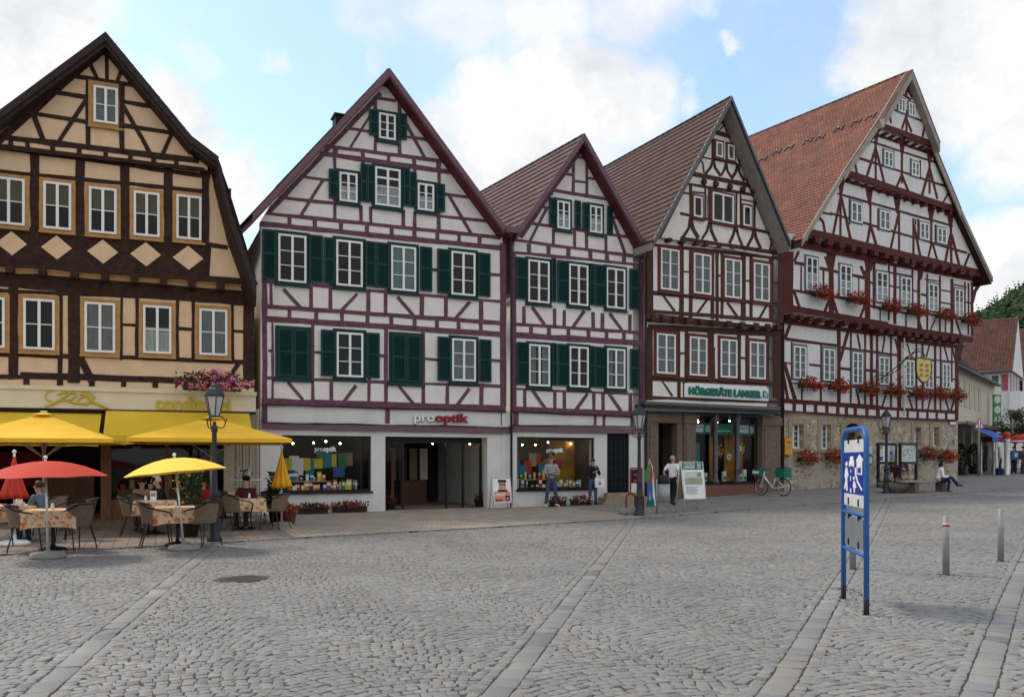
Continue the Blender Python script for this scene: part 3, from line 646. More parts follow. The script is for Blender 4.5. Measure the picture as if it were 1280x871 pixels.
# ================================================================ white house with purple timbers (second from left)
A = Z(310, 80, 3.629); B = Z(310, 270, 3.485); C = Z(320, 490, 3.879)
h2 = House(326, 25.3, 2950, 'tall white gabled house with purple timbers, green shutters and a two-part shopfront, second from left')
OV = .45
lf = rake(h2, A, [(20,688),(640,28)], OV); rt = rake(h2, A, [(640,28),(1160,738),(1200,760)], OV)
h2.roof(lf, rt, OV, BACK, 'tiles_mid', 'board_purple', 'timber_wine', shear_of(h2, 20))
w = MB(); zg = h2.P(*B(60,830))[1]; ztop = h2.prof[1][1]
uL, uR = h2.U(B(55,0)[0]), h2.U(B(1122,0)[0])
h2.storey(w, zg, ztop-.35, 0, 'plaster_white', ul=uL, ur=uR, inset=.17)
w.box(uL, uL+.3, 0.3, BACK, 0, h2.span(0)[0] and h2.prof[0][1]-.2, 'plaster_white'); w.box(uR-.3, uR, .3, BACK, 0, h2.prof[-1][1]-.2, 'plaster_white')
# shopfront wall
zb_ = -.1
s1 = hole(h2, C, 127, 558, 208, 486); s2 = hole(h2, C, 627, 1122, 214, 546); s2[2] = .02
h2.holes(w, h2.U(C(20,0)[0]), h2.U(C(1228,0)[0]), zb_, zg-.002, [s1, s2], 0, 'plaster_shop')
w.build('wall', h2.root)
t = MB(); P_ = 'timber_purple'
h2.beams(t, A, [([(590,155),(672,168)],13),([(455,293),(552,309)],13),([(718,330),(812,343)],13),([(345,372),(890,442)],14),([(325,405),(925,492)],19),
 ([(235,512),(367,528)],12),([(868,588),(1003,606)],12),([(145,605),(385,632)],13),([(385,610),(510,632)],8),([(868,690),(1085,713)],13),([(80,678),(1145,788)],16),([(58,726),(1160,836)],22),
 ([(577,150),(577,395)],14),([(687,165),(687,412)],14),([(393,390),(393,700)],15),([(512,640),(512,712)],15),([(556,648),(556,718)],13),([(704,660),(704,733)],14),([(755,668),(755,742)],14),
 ([(865,450),(865,752)],15),([(520,395),(520,470)],14),([(552,240),(465,378)],13),([(718,272),(803,430)],14),([(340,525),(243,685)],14),([(910,595),(1013,772)],14),([(756,440),(756,530)],13)], P_)
h2.stubs(t, A, [188,303,421,540,652,754,858,958,1050], ((80,678),(1145,788)), ((60,722),(1160,832)), 17, P_)
h2.stubs(t, A, [398,520,637,752,862], ((350,372),(885,442)), ((330,402),(920,487)), 17, P_)
h2.beams(t, A, [([(95,672),(600,135)],22),([(650,110),(1150,780)],26)], P_)
h2.beams(t, B, [([(60,284),(1105,373)],12),([(62,392),(1120,467)],17),([(60,446),(1120,517)],25),([(100,285),(100,395)],12),([(275,290),(275,405)],15),([(359,295),(359,412)],17),([(524,318),(524,425)],16),
 ([(599,320),(599,430)],16),([(757,340),(757,440)],17),([(862,350),(862,447)],15),([(1014,370),(1014,458)],17),([(800,234),(826,236)],11),([(1050,254),(1100,258)],12),
 ([(78,500),(78,505)],5),([(88,586),(105,588)],12),([(290,593),(322,596)],12),([(565,607),(602,610)],12),([(770,622),(828,627)],12),([(1050,627),(1100,631)],12),
 ([(80,704),(1105,741)],13),([(60,806),(1122,838)],26),([(107,465),(107,800)],11),([(282,470),(282,808)],14),([(362,705),(362,812)],15),([(527,700),(527,816)],15),
 ([(601,490),(601,820)],16),([(764,500),(764,824)],15),([(868,725),(868,828)],15),([(1016,730),(1016,832)],17),
 ([(155,318),(228,397)],14),([(475,340),(405,412)],14),([(650,352),(718,430)],14),([(966,375),(905,445)],14),([(173,722),(240,800)],14),([(470,738),(416,810)],14),([(658,742),(722,820)],14),([(964,752),(910,824)],14)], P_)
h2.stubs(t, B, [180,297,409,520,624,725,822,917,1014], ((62,392),(1120,467)), ((60,446),(1120,517)), 16, P_)
h2.beams(t, B, [([(72,290),(72,820)],22),([(70,60),(70,292)],14),([(1111,120),(1111,832)],26)], P_)
h2.beams(t, C, [([(42,66),(42,150)],27),([(637,80),(637,152)],22),([(1200,92),(1200,160)],26)], P_)
t.build('timber_frame', h2.root)
q = MB(); h2.beam(q, C, [(28,163),(1228,187)], 30, 'board_purple', proud=.10); h2.beam(q, C, [(28,147),(1228,171)], 4, 'timber_dark', proud=.13); h2.beam(q, B, [(58,822),(1122,853)], 6, 'timber_dark', proud=.09); q.build('cornice', h2.root)
for (x0, x1, yt, yb, cur, cw) in [(131,253,77,284,None,.11),(383,498,103,302,None,.11),(622,730,128,322,'green',.11),(884,988,153,342,None,.11),(385,500,505,699,None,.11),(887,990,533,717,'full',.11)]:
    h2.window(B, x0, x1, yt, yb, 0, 2, 3, 'casing_green', cw, cur, sill='casing_green')
h2.window(A, 592, 668, 222, 338, 0, 2, 3, 'casing_green', .10, sill='casing_green'); h2.window(A, 413, 495, 490, 622, 0, 2, 3, 'casing_green', .1, 'half', sill='casing_green')
h2.window(A, 575, 690, 466, 640, 0, 2, 4, 'casing_green', .1, 'half', sill='casing_green', top=True); h2.window(A, 768, 842, 540, 662, 0, 2, 3, 'casing_green', .1, 'half', sill='casing_green')
for a in [(60,122,57,275),(265,325,82,290),(329,378,93,295),(508,555,110,308),(557,615,115,313),(747,800,133,327),(822,880,143,337),(1000,1053,160,350),(315,380,495,697),(515,571,508,705),(823,882,525,717),(1003,1057,537,722)]:
    h2.shutter(B, *a)
for a in [(548,591,207,325),(680,718,225,343),(365,411,477,610),(508,540,452,625),(541,573,458,628),(702,732,472,645),(731,762,490,650),(850,890,543,670)]: h2.shutter(A, *a)
for (x0, x1, yt, yb) in [(118,275,476,708),(613,762,503,728)]:     # two openings closed by shutters
    cs = MB(); u0, z1 = h2.P(*B(x0, yt)); u1, z0 = h2.U(B(x1,0)[0]), h2.P(*B(x0, yb))[1]
    cs.box(u0, u1, -.05, .01, z0, z1, 'casing_green'); cs.box(u0-.05, u1+.05, -.09, .01, z0-.08, z0-.003, 'casing_green'); cs.build('shutter_frame', h2.root)
    m_ = (x0+x1)/2; dy = (x1-x0)/2*.03*3
    h2.shutter(B, x0+12, m_-1, yt+12, yb-12); h2.shutter(B, m_+1, x1-12, yt+18, yb-6)
# downpipe between the two purple houses, chimney, eave box
uP = h2.U(C(1229,0)[0]); zt = h2.P(*B(1135,60))[1]
h2.gutter([(uP, -.16, 0), (uP, -.16, zt-.35), (uP-.02, -.35, zt)], .045)
bx = MB(); u, z = h2.P(*A(1200,755), .5); bx.obox((u, -.2, z), (.24, 0, 0), (0, .42, 0), (0, 0, .10), 'board_purple'); bx.build('eave_box', h2.root)
ch = MB(); u, z = h2.P(*A(422,262), -1.5); ch.box(u-.2, u+.2, 1.4, 1.9, z-1.0, z+.16, 'tiles_mid'); ch.box(u-.25, u+.25, 1.35, 1.95, z+.16, z+.22, 'timber_dark')
ro = [o for o in kids(h2.root) if o.name.startswith('roof')][0]; ch.build('chimney', ro)

# ================================================================ narrow purple-timbered house
D = Z(600, 160, 5.123); E = Z(620, 290, 3.787); G = Z(630, 500, 5.807)
p = h2.world(h2.U(636), 0, 0)
Y3 = p.y; h3 = House(637, Y3, 2650, 'narrow white gabled house with purple timbers and green shutters, third from left')
lf = rake(h3, D, [(232,668),(665,45)], OV); rt = rake(h3, D, [(665,45),(1050,738)], OV)
h3.roof(lf, rt, OV, BACK, 'tiles_mid', 'board_purple', 'timber_wine', shear_of(h3, 0))
w = MB(); zg = h3.P(*E(80,845))[1]; uL, uR = h3.U(E(72,0)[0])-.35, h3.U(E(700,0)[0])
h3.storey(w, zg, h3.prof[1][1]-.35, 0, 'plaster_white', ul=uL, ur=uR, inset=.17)
w.box(uR-.3, uR, .3, BACK, 0, h3.prof[-1][1]-.2, 'plaster_white'); w.box(uL, uL+.3, .3, BACK, 0, h3.prof[0][1]-.2, 'plaster_white')
s3 = hole(h3, G, 95, 657, 265, 650); d3 = hole(h3, G, 748, 910, 240, 672)
h3.holes(w, uL, h3.U(G(1015,0)[0]), zb_, zg-.002, [s3, d3], 0, 'plaster_shop'); w.build('wall', h3.root)
t = MB()
h3.beams(t, D, [([(605,182),(682,198)],16),([(520,292),(597,302)],16),([(690,322),(755,331)],16),([(603,342),(680,351)],16),([(460,396),(820,460)],21),([(385,505),(437,513)],15),([(848,571),(890,580)],15),
 ([(298,608),(465,631)],17),([(806,680),(955,698)],17),([(590,648),(720,668)],14),([(225,718),(1045,829)],20),([(597,190),(597,430)],18),([(683,195),(683,445)],18),([(470,630),(470,745)],18),
 ([(605,650),(605,765)],17),([(681,660),(681,772)],18),([(805,680),(805,790)],18),([(458,400),(458,430)],12),([(430,508),(320,725)],17),([(848,580),(928,805)],17),([(260,700),(640,150)],24),([(660,130),(1030,800)],30)], P_)
h3.beams(t, E, [([(78,96),(695,157)],13)], P_)
h3.stubs(t, E, [156,249,342,446,524,605], ((80,45),(690,118)), ((78,96),(695,157)), 18, P_)
h3.beams(t, E, [([(80,434),(695,479)],15),([(80,486),(695,527)],26),([(98,742),(690,769)],10),([(78,836),(697,862)],24),
 ([(132,352),(132,440)],15),([(277,362),(277,450)],15),([(323,370),(323,452)],14),([(459,378),(459,462)],15),([(503,385),(503,465)],15),([(633,390),(633,474)],15),
 ([(135,740),(135,840)],14),([(278,748),(278,845)],14),([(324,750),(324,848)],14),([(462,755),(462,853)],15),([(506,760),(506,855)],15),([(635,765),(635,860)],15),
 ([(170,355),(230,437)],15),([(418,372),(362,450)],15),([(538,385),(596,465)],15),([(173,750),(233,832)],15),([(432,762),(378,840)],15),([(535,766),(590,845)],15),
 ([(86,100),(86,840)],17),([(689,140),(689,860)],16)], P_)
h3.stubs(t, E, [165,250,342,438,523,605], ((80,434),(695,479)), ((80,486),(695,527)), 17, P_)
h3.beams(t, G, [([(85,90),(85,188)],36),([(660,100),(660,182)],17),([(725,100),(725,184)],20),([(928,100),(928,190)],19)], P_)
t.build('timber_frame', h3.root)
q = MB(); h3.beam(q, G, [(50,206),(1012,226)], 44, 'board_purple', proud=.10); h3.beam(q, G, [(50,182),(1012,192)], 6, 'timber_dark', proud=.13); h3.beam(q, E, [(78,850),(697,876)], 6, 'timber_dark', proud=.09); q.build('cornice', h3.root)
for (x0, x1, yt, yb, cur) in [(150,250,130,330,None),(343,433,150,343,None),(520,608,168,358,None),(153,252,530,727,'sides'),(345,435,540,732,None),(522,608,550,738,'sides')]:
    h3.window(E, x0, x1, yt, yb, 0, 2, 3, 'casing_green', .1, cur, sill='casing_green')
h3.window(D, 490, 572, 465, 642, 0, 2, 3, 'casing_green', .1, 'half', sill='casing_green'); h3.window(D, 698, 778, 495, 667, 0, 2, 3, 'casing_green', .1, 'half', sill='casing_green')
for a in [(92,148,118,318),(258,281,125,330),(285,341,133,333),(440,460,150,345),(463,518,153,350),(628,672,174,365),(95,151,520,722),(262,284,525,727),(288,343,528,728),(440,461,538,735),(464,520,542,737),(630,673,553,742)]: h3.shutter(E, *a)
for a in [(438,489,447,625),(600,641,465,642),(651,697,477,652),(808,845,500,675)]: h3.shutter(D, *a)
uP = h3.U(G(1016,0)[0])-.02; zt = h3.prof[-1][1]
h3.gutter([(uP, -.14, 0), (uP, -.14, zt-.5), (uP+.05, -.35, zt-.1)], .04)
st = MB()
d0, d1 = d3[0]-.15, d3[1]+.5
mat('sandstone', (.30,.24,.17), .85, .25, 4, .4, 20, dirt=.4)
for i in range(3): st.box(d0-.25*(2-i), d1, -.25*(3-i), .05, 0 if i==0 else d3[2]*i/3+.002, d3[2]*(i+1)/3, 'sandstone')
st.build('doorstep', h3.root)
dd = MB(); u0, u1, z0, z1 = d3
mat('door_dark', (.008,.009,.010), .5, .2, 4, spec=.08)
dd.box(u0, u1, .05, .1, z0, z1, 'door_dark')
for i in range(1,5): dd.box(u0+(u1-u0)*i/5-.012, u0+(u1-u0)*i/5+.012, .03, .052, z0+.1, z1-.1, 'iron_black')
for i in range(1,7): dd.box(u0+.05, u1-.05, .035, .051, z0+(z1-z0)*i/7-.01, z0+(z1-z0)*i/7+.01, 'iron_black')
dd.build('front_door', h3.root)
# ================================================================ brown timbered house over the hearing-aid shop
J = Z(750,110,4.148); Jb = Z(850,130,4.584); K = Z(800,290,3.959); Lc = Z(790,470,4.839)
p = h3.world(h3.U(804), 0, 0); h4 = House(804, p.y, 2450, 'brown timbered gabled house with jettied storeys over a stone-pillared shopfront, fourth from left')
T = 'timber_brown'; O1, O2, O3 = .05, .32, .5
OV4 = 1.15
lf = rake(h4, J, [(272,795),(678,48)], OV4); rt = rake(h4, J, [(678,48),(985,805)], OV4)
h4.roof(lf, rt, OV4, BACK+2, 'tiles_dark', 'gutter_zinc', 'soffit_grey', shear_of(h4, 95), boardw=.1, rowh=.30, step=.035)
z1 = h4.P(*K(48,401), O2)[1]; z2 = h4.P(*Jb(0,782), O3)[1]; zf = h4.P(*Lc(80,165), 0)[1]
uL, uR = h4.U(K(32,0)[0], O1), h4.U(K(708,0)[0], O1)
z3 = h4.P(*Jb(60,430), O3)[1]
w = MB(); pl = 'plaster_white'
h4.storey(w, zf, z1, O1, pl, ul=uL, ur=uR); h4.storey(w, z1+.002, z2, O2, pl, ul=uL, ur=uR); h4.storey(w, z2+.002, h4.prof[1][1]-.4, O3, pl, ul=uL, inset=.3)
w.box(uR-.3, uR, .3, BACK, 0, h4.prof[-1][1]-.2, pl); w.box(uL, uL+.3, .3, BACK, 0, h4.prof[0][1]-.2, pl)
w.build('wall', h4.root)
t = MB()
h4.beams(t, Jb, [([(198,162),(348,205)],26),([(270,60),(270,160)],13),([(232,108),(312,130)],9),([(240,100),(262,128)],8),([(300,112),(276,128)],8),([(225,150),(250,125)],8),([(318,170),(290,135)],8),
 ([(125,305),(405,362)],10),([(187,200),(187,312)],14),([(340,228),(340,345)],11),
 ([(108,310),(130,340),(137,395)],9),([(190,318),(175,365),(145,402)],15),([(190,318),(200,365),(232,412)],15),([(262,335),(252,380),(232,412)],12),([(262,335),(272,385),(297,425)],12),([(330,345),(320,390),(295,428)],14),([(330,345),(340,395),(368,442)],14),([(410,370),(388,400),(382,448)],10),
 ([(72,402),(452,478)],24),([(40,458),(452,528)],16),([(60,465),(60,660)],13),([(145,478),(145,665)],10),([(167,488),(167,665)],14),([(322,510),(322,705)],12),([(346,520),(346,710)],8),([(425,545),(425,720)],13),
 ([(0,508),(65,515)],8),([(0,628),(530,742)],14),([(70,505),(140,512)],8),([(355,548),(470,570)],9),
 ([(60,655),(50,710),(15,765)],19),([(60,655),(72,715),(105,770)],18),([(168,672),(155,730),(125,772)],16),([(170,672),(180,730),(208,790)],16),([(318,700),(305,750),(282,798)],15),([(320,700),(332,755),(355,812)],15),([(425,715),(412,765),(385,818)],16),([(425,715),(435,770),(462,830)],16),([(545,740),(525,780),(515,835)],10),
 ([(0,770),(585,858)],22),([(250,75),(30,480),(-120,770)],13),([(290,60),(440,440),(585,850)],14)], T, O3)
h4.stubs(t, Jb, [135,200,283,365,425], ((72,402),(452,478)), ((40,458),(452,528)), 18, T, O3)
h4.stubs(t, Jb, [130,155], ((0,508),(65,515)), ((0,628),(530,742)), 1, T, O3)
h4.joists(t, Jb, [143,212,292,365,430], ((72,430),(452,505)), 20, 26, T, O2, O3+.12)
h4.beams(t, K, [([(48,62),(705,132)],16),([(50,60),(50,430)],30),([(92,60),(92,300)],8),([(204,60),(204,430)],22),([(250,75),(250,425)],16),([(357,85),(357,430)],18),([(381,90),(381,440)],16),([(405,90),(405,430)],14),([(510,100),(510,440)],22),([(549,105),(549,440)],16),([(649,115),(649,440)],22),([(698,115),(698,440)],22),
 ([(200,194),(245,199)],9),([(515,240),(550,244)],9),([(385,215),(397,217)],9),([(655,252),(695,256)],9),([(48,300),(705,362)],20),([(48,392),(705,442)],16),
 ([(112,312),(172,390)],11),([(332,335),(282,405)],11),([(432,350),(482,422)],11),([(625,365),(588,432)],11)], T, O2)
# carved brackets and jetty beam
h4.beam(t, K, [(60,432),(705,475)], 20, T, O2-.08)
h4.joists(t, K, [70,122,180,240,312,372,443,510,578,635,690], ((60,425),(705,472)), 22, 28, T, O1, O2+.06)
h4.joists(t, K, [150,215,285,330,395,460,525,590,660], ((90,32),(700,100)), 18, 20, T, O2, O3+.05)
h4.beam(t, K, [(40,470),(700,505)], 30, T, O1)
h4.beams(t, K, [([(45,470),(45,830)],34),([(188,480),(188,740)],18),([(228,485),(228,745)],16),([(352,490),(352,745)],40),([(489,500),(489,750)],20),([(529,500),(529,750)],16),([(629,505),(629,750)],18),([(678,505),(678,820)],34),
 ([(190,600),(228,602)],10),([(495,622),(525,624)],10),([(635,626),(665,628)],10),([(60,722),(695,752)],24),([(45,818),(695,842)],16),([(110,738),(160,812)],9),([(192,740),(192,820)],14),([(217,742),(217,822)],8)], T, O1)
h4.patch(t, K, [(364,505),(372,506),(372,572),(364,571)], 'plaster_white', O1, .05)
t.build('timber_frame', h4.root)
for (x0, x1, yt, yb) in [(100,190,78,283),(263,348,103,302),(417,498,130,322),(560,637,150,338)]: h4.window(K, x0, x1, yt, yb, O2, 2, 3, 'casing_red', .13, 'full', sill='casing_red')
for (x0, x1, yt, yb) in [(80,172,500,698),(243,328,516,708),(396,477,528,718),(540,617,540,724)]: h4.window(K, x0, x1, yt, yb, O1, 2, 3, 'casing_red', .13, 'full', sill='casing_red')
for (x0, x1, yt, yb, cl) in [(203,241,216,302,1),(270,308,233,318,1),(75,124,527,645,1),(183,302,505,670,2),(359,404,582,697,1)]: h4.window(Jb, x0, x1, yt, yb, O3, cl, 1, 'casing_red', .09, 'full' if yt < 240 else None, sill='casing_red')
# fascia / folded awning case above the shop
q = MB(); u0, u1 = h4.U(Lc(72,0)[0]), h4.U(Lc(902,0)[0]); 
for (yt, yb, pr) in [(150,168,.35),(170,184,.55),(188,210,.45)]:
    q.prism([h4.P(*Lc(75,yt),pr), h4.P(*Lc(900,yt+38 if yt<180 else yt+20),pr), h4.P(*Lc(900,yb+38 if yt<180 else yb+20),pr), h4.P(*Lc(75,yb),pr)], -pr, 0, 'gutter_zinc' if yt != 170 else 'iron_black')
q.build('fascia', h4.root)
# stone ground floor
mat('stone_brown', (.155,.115,.09), .85, .25, 8, .5, 40, dirt=.4); mat('granite_red', (.16,.075,.055), .5, .3, 30); mat('cast_iron', (.10,.105,.12), .45, .2, 6)
g = MB(); zl = h4.P(*Lc(150,212))[1]; S_ = 'stone_brown'
def pil(x0, x1):
    a, b = h4.U(Lc(x0,0)[0]), h4.U(Lc(x1,0)[0]); g = MB(); g.box(a, b, -.08, .35, -.05, zl, S_); g.box(a-.05, b+.05, -.14, -.081, zl-.42, zl-.1, S_); g.box(a-.03, b+.03, -.13, -.081, -.05, .45, S_)
    g.box(a+.1, b-.1, -.11, -.081, .6, zl-.55, S_); g.build('shopfront_pillar', h4.root)
for a in [(85,152),(308,378),(780,890)]: pil(*a)
a0, a1 = h4.U(Lc(152,0)[0]), h4.U(Lc(308,0)[0]); zt = h4.P(*Lc(152,280))[1]
g = MB(); g.box(a0, a1, -.04, .35, zt, zl, S_); g.build('doorway_lintel', h4.root); g = MB(); g.box(a0-.02, a0+.0, 0, 1.5, 0, zt, S_); g.box(a1+.001, a1+.25, .35, 1.6, 0, zl, S_); g.box(a0-.3, a0-.021, .35, 1.6, 0, zl, S_)
g.box(h4.U(Lc(275,0)[0]), a1, .0, .35, -.05, zt-.002, S_)
g.build('doorway_recess', h4.root); g = MB(); g.box(h4.U(Lc(890,0)[0]), h4.U(Lc(905,0)[0]), -.02, .3, -.05, zl+.3, 'timber_dark'); g.box(a0-.3, a1+.3, .4, 1.5, zl-.3, zl-.2, 'timber_dark')
g.build('recess_ceiling', h4.root); g = MB(); g.box(uL, h4.U(Lc(86,0)[0])+.01, .0, .3, -.05, zf, pl)
g.build('corner_post', h4.root)
gr = MB(); b0, b1 = h4.U(Lc(378,0)[0]), h4.U(Lc(785,0)[0]); zs = h4.P(*Lc(400,648))[1]
gr.box(b0, b1, -.06, .5, -.05, zs, 'granite_red'); gr.build('plinth', h4.root)
cc = MB()
for x in (515, 648):
    cc = MB(); u = h4.U(Lc(x,0)[0], .1); cc.lathe([(.13,0),(.13,.1),(.09,.16),(.08,.5),(.11,.55),(.08,.6),(.075,zl-zs-.35),(.12,zl-zs-.25),(.13,zl-zs)], 'cast_iron', (u, -.02, zs+.0), 14); cc.build('iron_column', h4.root)
cc = MB(); cc.box(b0, b1, -.05, .3, zl-.12, zl, 'iron_black'); cc.build('lintel', h4.root)
dr = MB(); mat('door_green', (.015,.02,.018), .5, .2, 4); dr.box(a0, a1, 1.2, 1.28, 0, zt, 'door_green'); dr.box(a0+.25, a1-.75, 1.17, 1.199, .2, zt-.3, 'iron_black'); dr.build('front_door', h4.root)
H4S = (b0, b1, zs, zl)
# ================================================================ large red-timbered town hall
Q = Z(1040,90,3.35); R5 = Z(970,280,7.258); S5 = Z(1090,290,6.7); T5 = Z(970,390,6.7); U5 = Z(1090,400,6.221); V5 = Z(960,490,4.571); X5 = Z(930,80,3.628)
p = h4.world(h4.U(978), 0, 0); h5 = House(979, p.y+.3, 2320, 'large red-timbered building with stone ground floor, red tiled roof and red geraniums in its windows', 'town hall', name='timber_framed_hall')
RD = 'timber_red'; F1, F2, G1, G2, G3 = .12, .5, .75, .92, 1.08; pc = 'plaster_cool'
top = h5.P(*X5(768,25), G3+.35)
e1 = h5.P(*X5(262,795), G1+.3); k2 = h5.P(*X5(450,488), G1+.3); k3 = h5.P(*X5(620,250), G2+.3)
r1 = h5.P(*X5(890,358), G3+.3); r2 = h5.P(*X5(995,656), G2+.3); r3 = h5.P(*S5(1003,388), G1+.3)
h5.roof([e1, k2, k3, top], [top, r1, r2, r3], G1+.3, 18, 'tiles_red', 'soffit_grey', 'timber_dark', shear_of(h5, -50), boardw=.16, rowh=.22, step=.016, th=.2)
# the upper storeys lean out further: extra verges
vb = MB()
for (a, b, o0, o1) in ((k3, top, G1+.31, G3+.3), (top, r1, G1+.31, G3+.3), (k2, k3, G1+.31, G2+.2), (r1, r2, G1+.31, G2+.2)):
    d = .26
    vb.prism([a, b, (b[0], b[1]-d*1.6), (a[0], a[1]-d*1.6)], -o1, -o0, 'soffit_grey')
    vb.prism([(a[0],a[1]+.03),(b[0],b[1]+.03),(b[0],b[1]-.003),(a[0],a[1]-.003)], -o1-.02, -o0, 'tiles_red')
vb.build('verge', h5.root)
zA = h5.P(*V5(80,118), 0)[1]; zB = h5.P(*R5(130,784), F2)[1]; zC = h5.P(*Q(-20,699), G1)[1]; zD = h5.P(*Q(50,428), G2)[1]; zE = h5.P(*Q(205,231), G3)[1]
uL = h5.U(T5(52,0)[0], F1); uR = h5.U(U5(668,0)[0], F1); uR0 = h5.U(V5(1085,0)[0]); uR2 = h5.U(S5(840,0)[0], F2)
w = MB()
h5.storey(w, zA, zB, F1, pc, ul=uL, ur=uR, inset=-9); h5.storey(w, zB+.002, zC, F2, pc, ul=uL, ur=uR2, inset=-9)
h5.storey(w, zC+.002, zD, G1, pc, inset=.2, ul=h5.span(zC)[0]+.2); h5.storey(w, zD+.002, zE, G2, pc, inset=.25); h5.storey(w, zE+.002, top[1]-.55, G3, pc, inset=.3)
w.box(uR-.3, uR, .3, 18, 0, e1[1], pc); w.box(uL, uL+.3, .3, 18, 0, e1[1], pc)
w.build('wall', h5.root)
# rubble stone ground floor
def rubble():
    m = bpy.data.materials.new('rubble_stone'); m.use_nodes = True; t = m.node_tree; b = t.nodes['Principled BSDF']; b.inputs['Roughness'].default_value = .9
    co = t.nodes.new('ShaderNodeTexCoord'); n0 = t.nodes.new('ShaderNodeTexNoise'); n0.inputs['Scale'].default_value = 3; t.links.new(co.outputs['Object'], n0.inputs['Vector'])
    vs = t.nodes.new('ShaderNodeVectorMath'); vs.operation = 'SCALE'; vs.inputs['Scale'].default_value = .25; t.links.new(n0.outputs['Color'], vs.inputs[0])
    va = t.nodes.new('ShaderNodeVectorMath'); va.operation = 'ADD'; t.links.new(co.outputs['Object'], va.inputs[0]); t.links.new(vs.outputs[0], va.inputs[1])
    mp = t.nodes.new('ShaderNodeMapping'); mp.inputs['Scale'].default_value = (1,1,1.7); t.links.new(va.outputs[0], mp.inputs[0])
    v = t.nodes.new('ShaderNodeTexVoronoi'); v.inputs['Scale'].default_value = 4.2; t.links.new(mp.outputs[0], v.inputs['Vector'])
    v2 = t.nodes.new('ShaderNodeTexVoronoi'); v2.feature = 'DISTANCE_TO_EDGE'; v2.inputs['Scale'].default_value = 4.2; t.links.new(mp.outputs[0], v2.inputs['Vector'])
    r = t.nodes.new('ShaderNodeValToRGB'); t.links.new(v.outputs['Color'], r.inputs[0])
    e = r.color_ramp.elements; e[0].position = .1; e[0].color = (.15,.13,.105,1); e[1].position = .9; e[1].color = (.54,.47,.37,1); e.new(.5).color = (.34,.28,.215,1)
    n = t.nodes.new('ShaderNodeTexNoise'); n.inputs['Scale'].default_value = 14; n.inputs['Detail'].default_value = 8; n.inputs['Roughness'].default_value = .75; t.links.new(co.outputs['Object'], n.inputs['Vector'])
    r2 = t.nodes.new('ShaderNodeMapRange'); t.links.new(n.outputs[0], r2.inputs[0]); r2.inputs[1].default_value = .3; r2.inputs[2].default_value = .7; r2.inputs[3].default_value = .55; r2.inputs[4].default_value = 1.5
    sc = t.nodes.new('ShaderNodeVectorMath'); sc.operation = 'SCALE'; t.links.new(r.outputs[0], sc.inputs[0]); t.links.new(r2.outputs[0], sc.inputs['Scale'])
    mr = t.nodes.new('ShaderNodeMapRange'); t.links.new(v2.outputs['Distance'], mr.inputs[0]); mr.inputs[1].default_value = .02; mr.inputs[2].default_value = .09
    # patches of old render cover part of the stones
    n4 = t.nodes.new('ShaderNodeTexNoise'); n4.inputs['Scale'].default_value = .8; n4.inputs['Detail'].default_value = 8; t.links.new(co.outputs['Object'], n4.inputs['Vector'])
    m4 = t.nodes.new('ShaderNodeMapRange'); t.links.new(n4.outputs[0], m4.inputs[0]); m4.inputs[1].default_value = .5; m4.inputs[2].default_value = .6; m4.inputs[4].default_value = .75
    mx = t.nodes.new('ShaderNodeMixRGB'); t.links.new(mr.outputs[0], mx.inputs[0]); mx.inputs[1].default_value = (.44,.39,.32,1); t.links.new(sc.outputs[0], mx.inputs[2])
    mx2 = t.nodes.new('ShaderNodeMixRGB'); t.links.new(m4.outputs[0], mx2.inputs[0]); t.links.new(mx.outputs[0], mx2.inputs[1]); mx2.inputs[2].default_value = (.44,.385,.31,1)
    t.links.new(mx2.outputs[0], b.inputs['Base Color'])
    bp = t.nodes.new('ShaderNodeBump'); bp.inputs['Strength'].default_value = .7; bp.inputs['Distance'].default_value = .04
    ad = t.nodes.new('ShaderNodeMath'); ad.operation = 'ADD'; t.links.new(mr.outputs[0], ad.inputs[0]); t.links.new(n.outputs[0], ad.inputs[1]); t.links.new(ad.outputs[0], bp.inputs['Height']); t.links.new(bp.outputs[0], b.inputs['Normal'])
    MATS['rubble_stone'] = m
rubble()
mat('dressed_stone', (.33,.26,.175), .85, .2, 5, .4, 30, dirt=.35)
g = MB(); hs = []
ST = [(135,200,182,320),(300,355,185,325),(832,872,200,310),(938,975,200,310)]
for a in ST:
    hs.append(hole(h5, V5, *a))
arch = hole(h5, V5, 440, 520, 208, 540); arch[2] = -.05; hs.append(arch); small = hole(h5, V5, 648, 682, 195, 243); hs.append(small)
h5.holes(g, uL-.15, uR0, -.4, zA-.002, hs, 0, 'rubble_stone', th=.5)
g.box(uR0-.5, uR0, .5, 18, -.4, zA, 'rubble_stone'); g.box(uL-.15, uL+.4, .5, 18, -.4, zA, 'rubble_stone'); g.build('stone_wall', h5.root)
sr = MB()
for hh in hs[:4]+[small]:
    sr = MB(); u0, u1, z0, z1 = hh; sr.box(u0-.22, u0-.002, -.04, .2, z0-.15, z1+.25, 'dressed_stone'); sr.box(u1+.002, u1+.22, -.04, .2, z0-.15, z1+.25, 'dressed_stone'); sr.box(u0-.002, u1+.002, -.043, .2, z1+.002, z1+.26, 'dressed_stone'); sr.box(u0-.002, u1+.002, -.1, .2, z0-.16, z0-.002, 'dressed_stone'); sr.build('stone_surround', h5.root)
sr = MB(); u0, u1, z0, z1 = arch; um = (u0+u1)/2; rr = (u1-u0)/2+.0
for i in range(12):
    a0, a1 = math.pi*i/12, math.pi*(i+1)/12-.02; sr.prism([(um+rr*math.cos(a0), z1+rr*.0+rr*.5*math.sin(a0)),(um+rr*math.cos(a1), z1+rr*.5*math.sin(a1)),(um+(rr+.35)*math.cos(a1), z1+(rr*.5+.35)*math.sin(a1)),(um+(rr+.35)*math.cos(a0), z1+(rr*.5+.35)*math.sin(a0))], -.05, .1, 'dressed_stone')
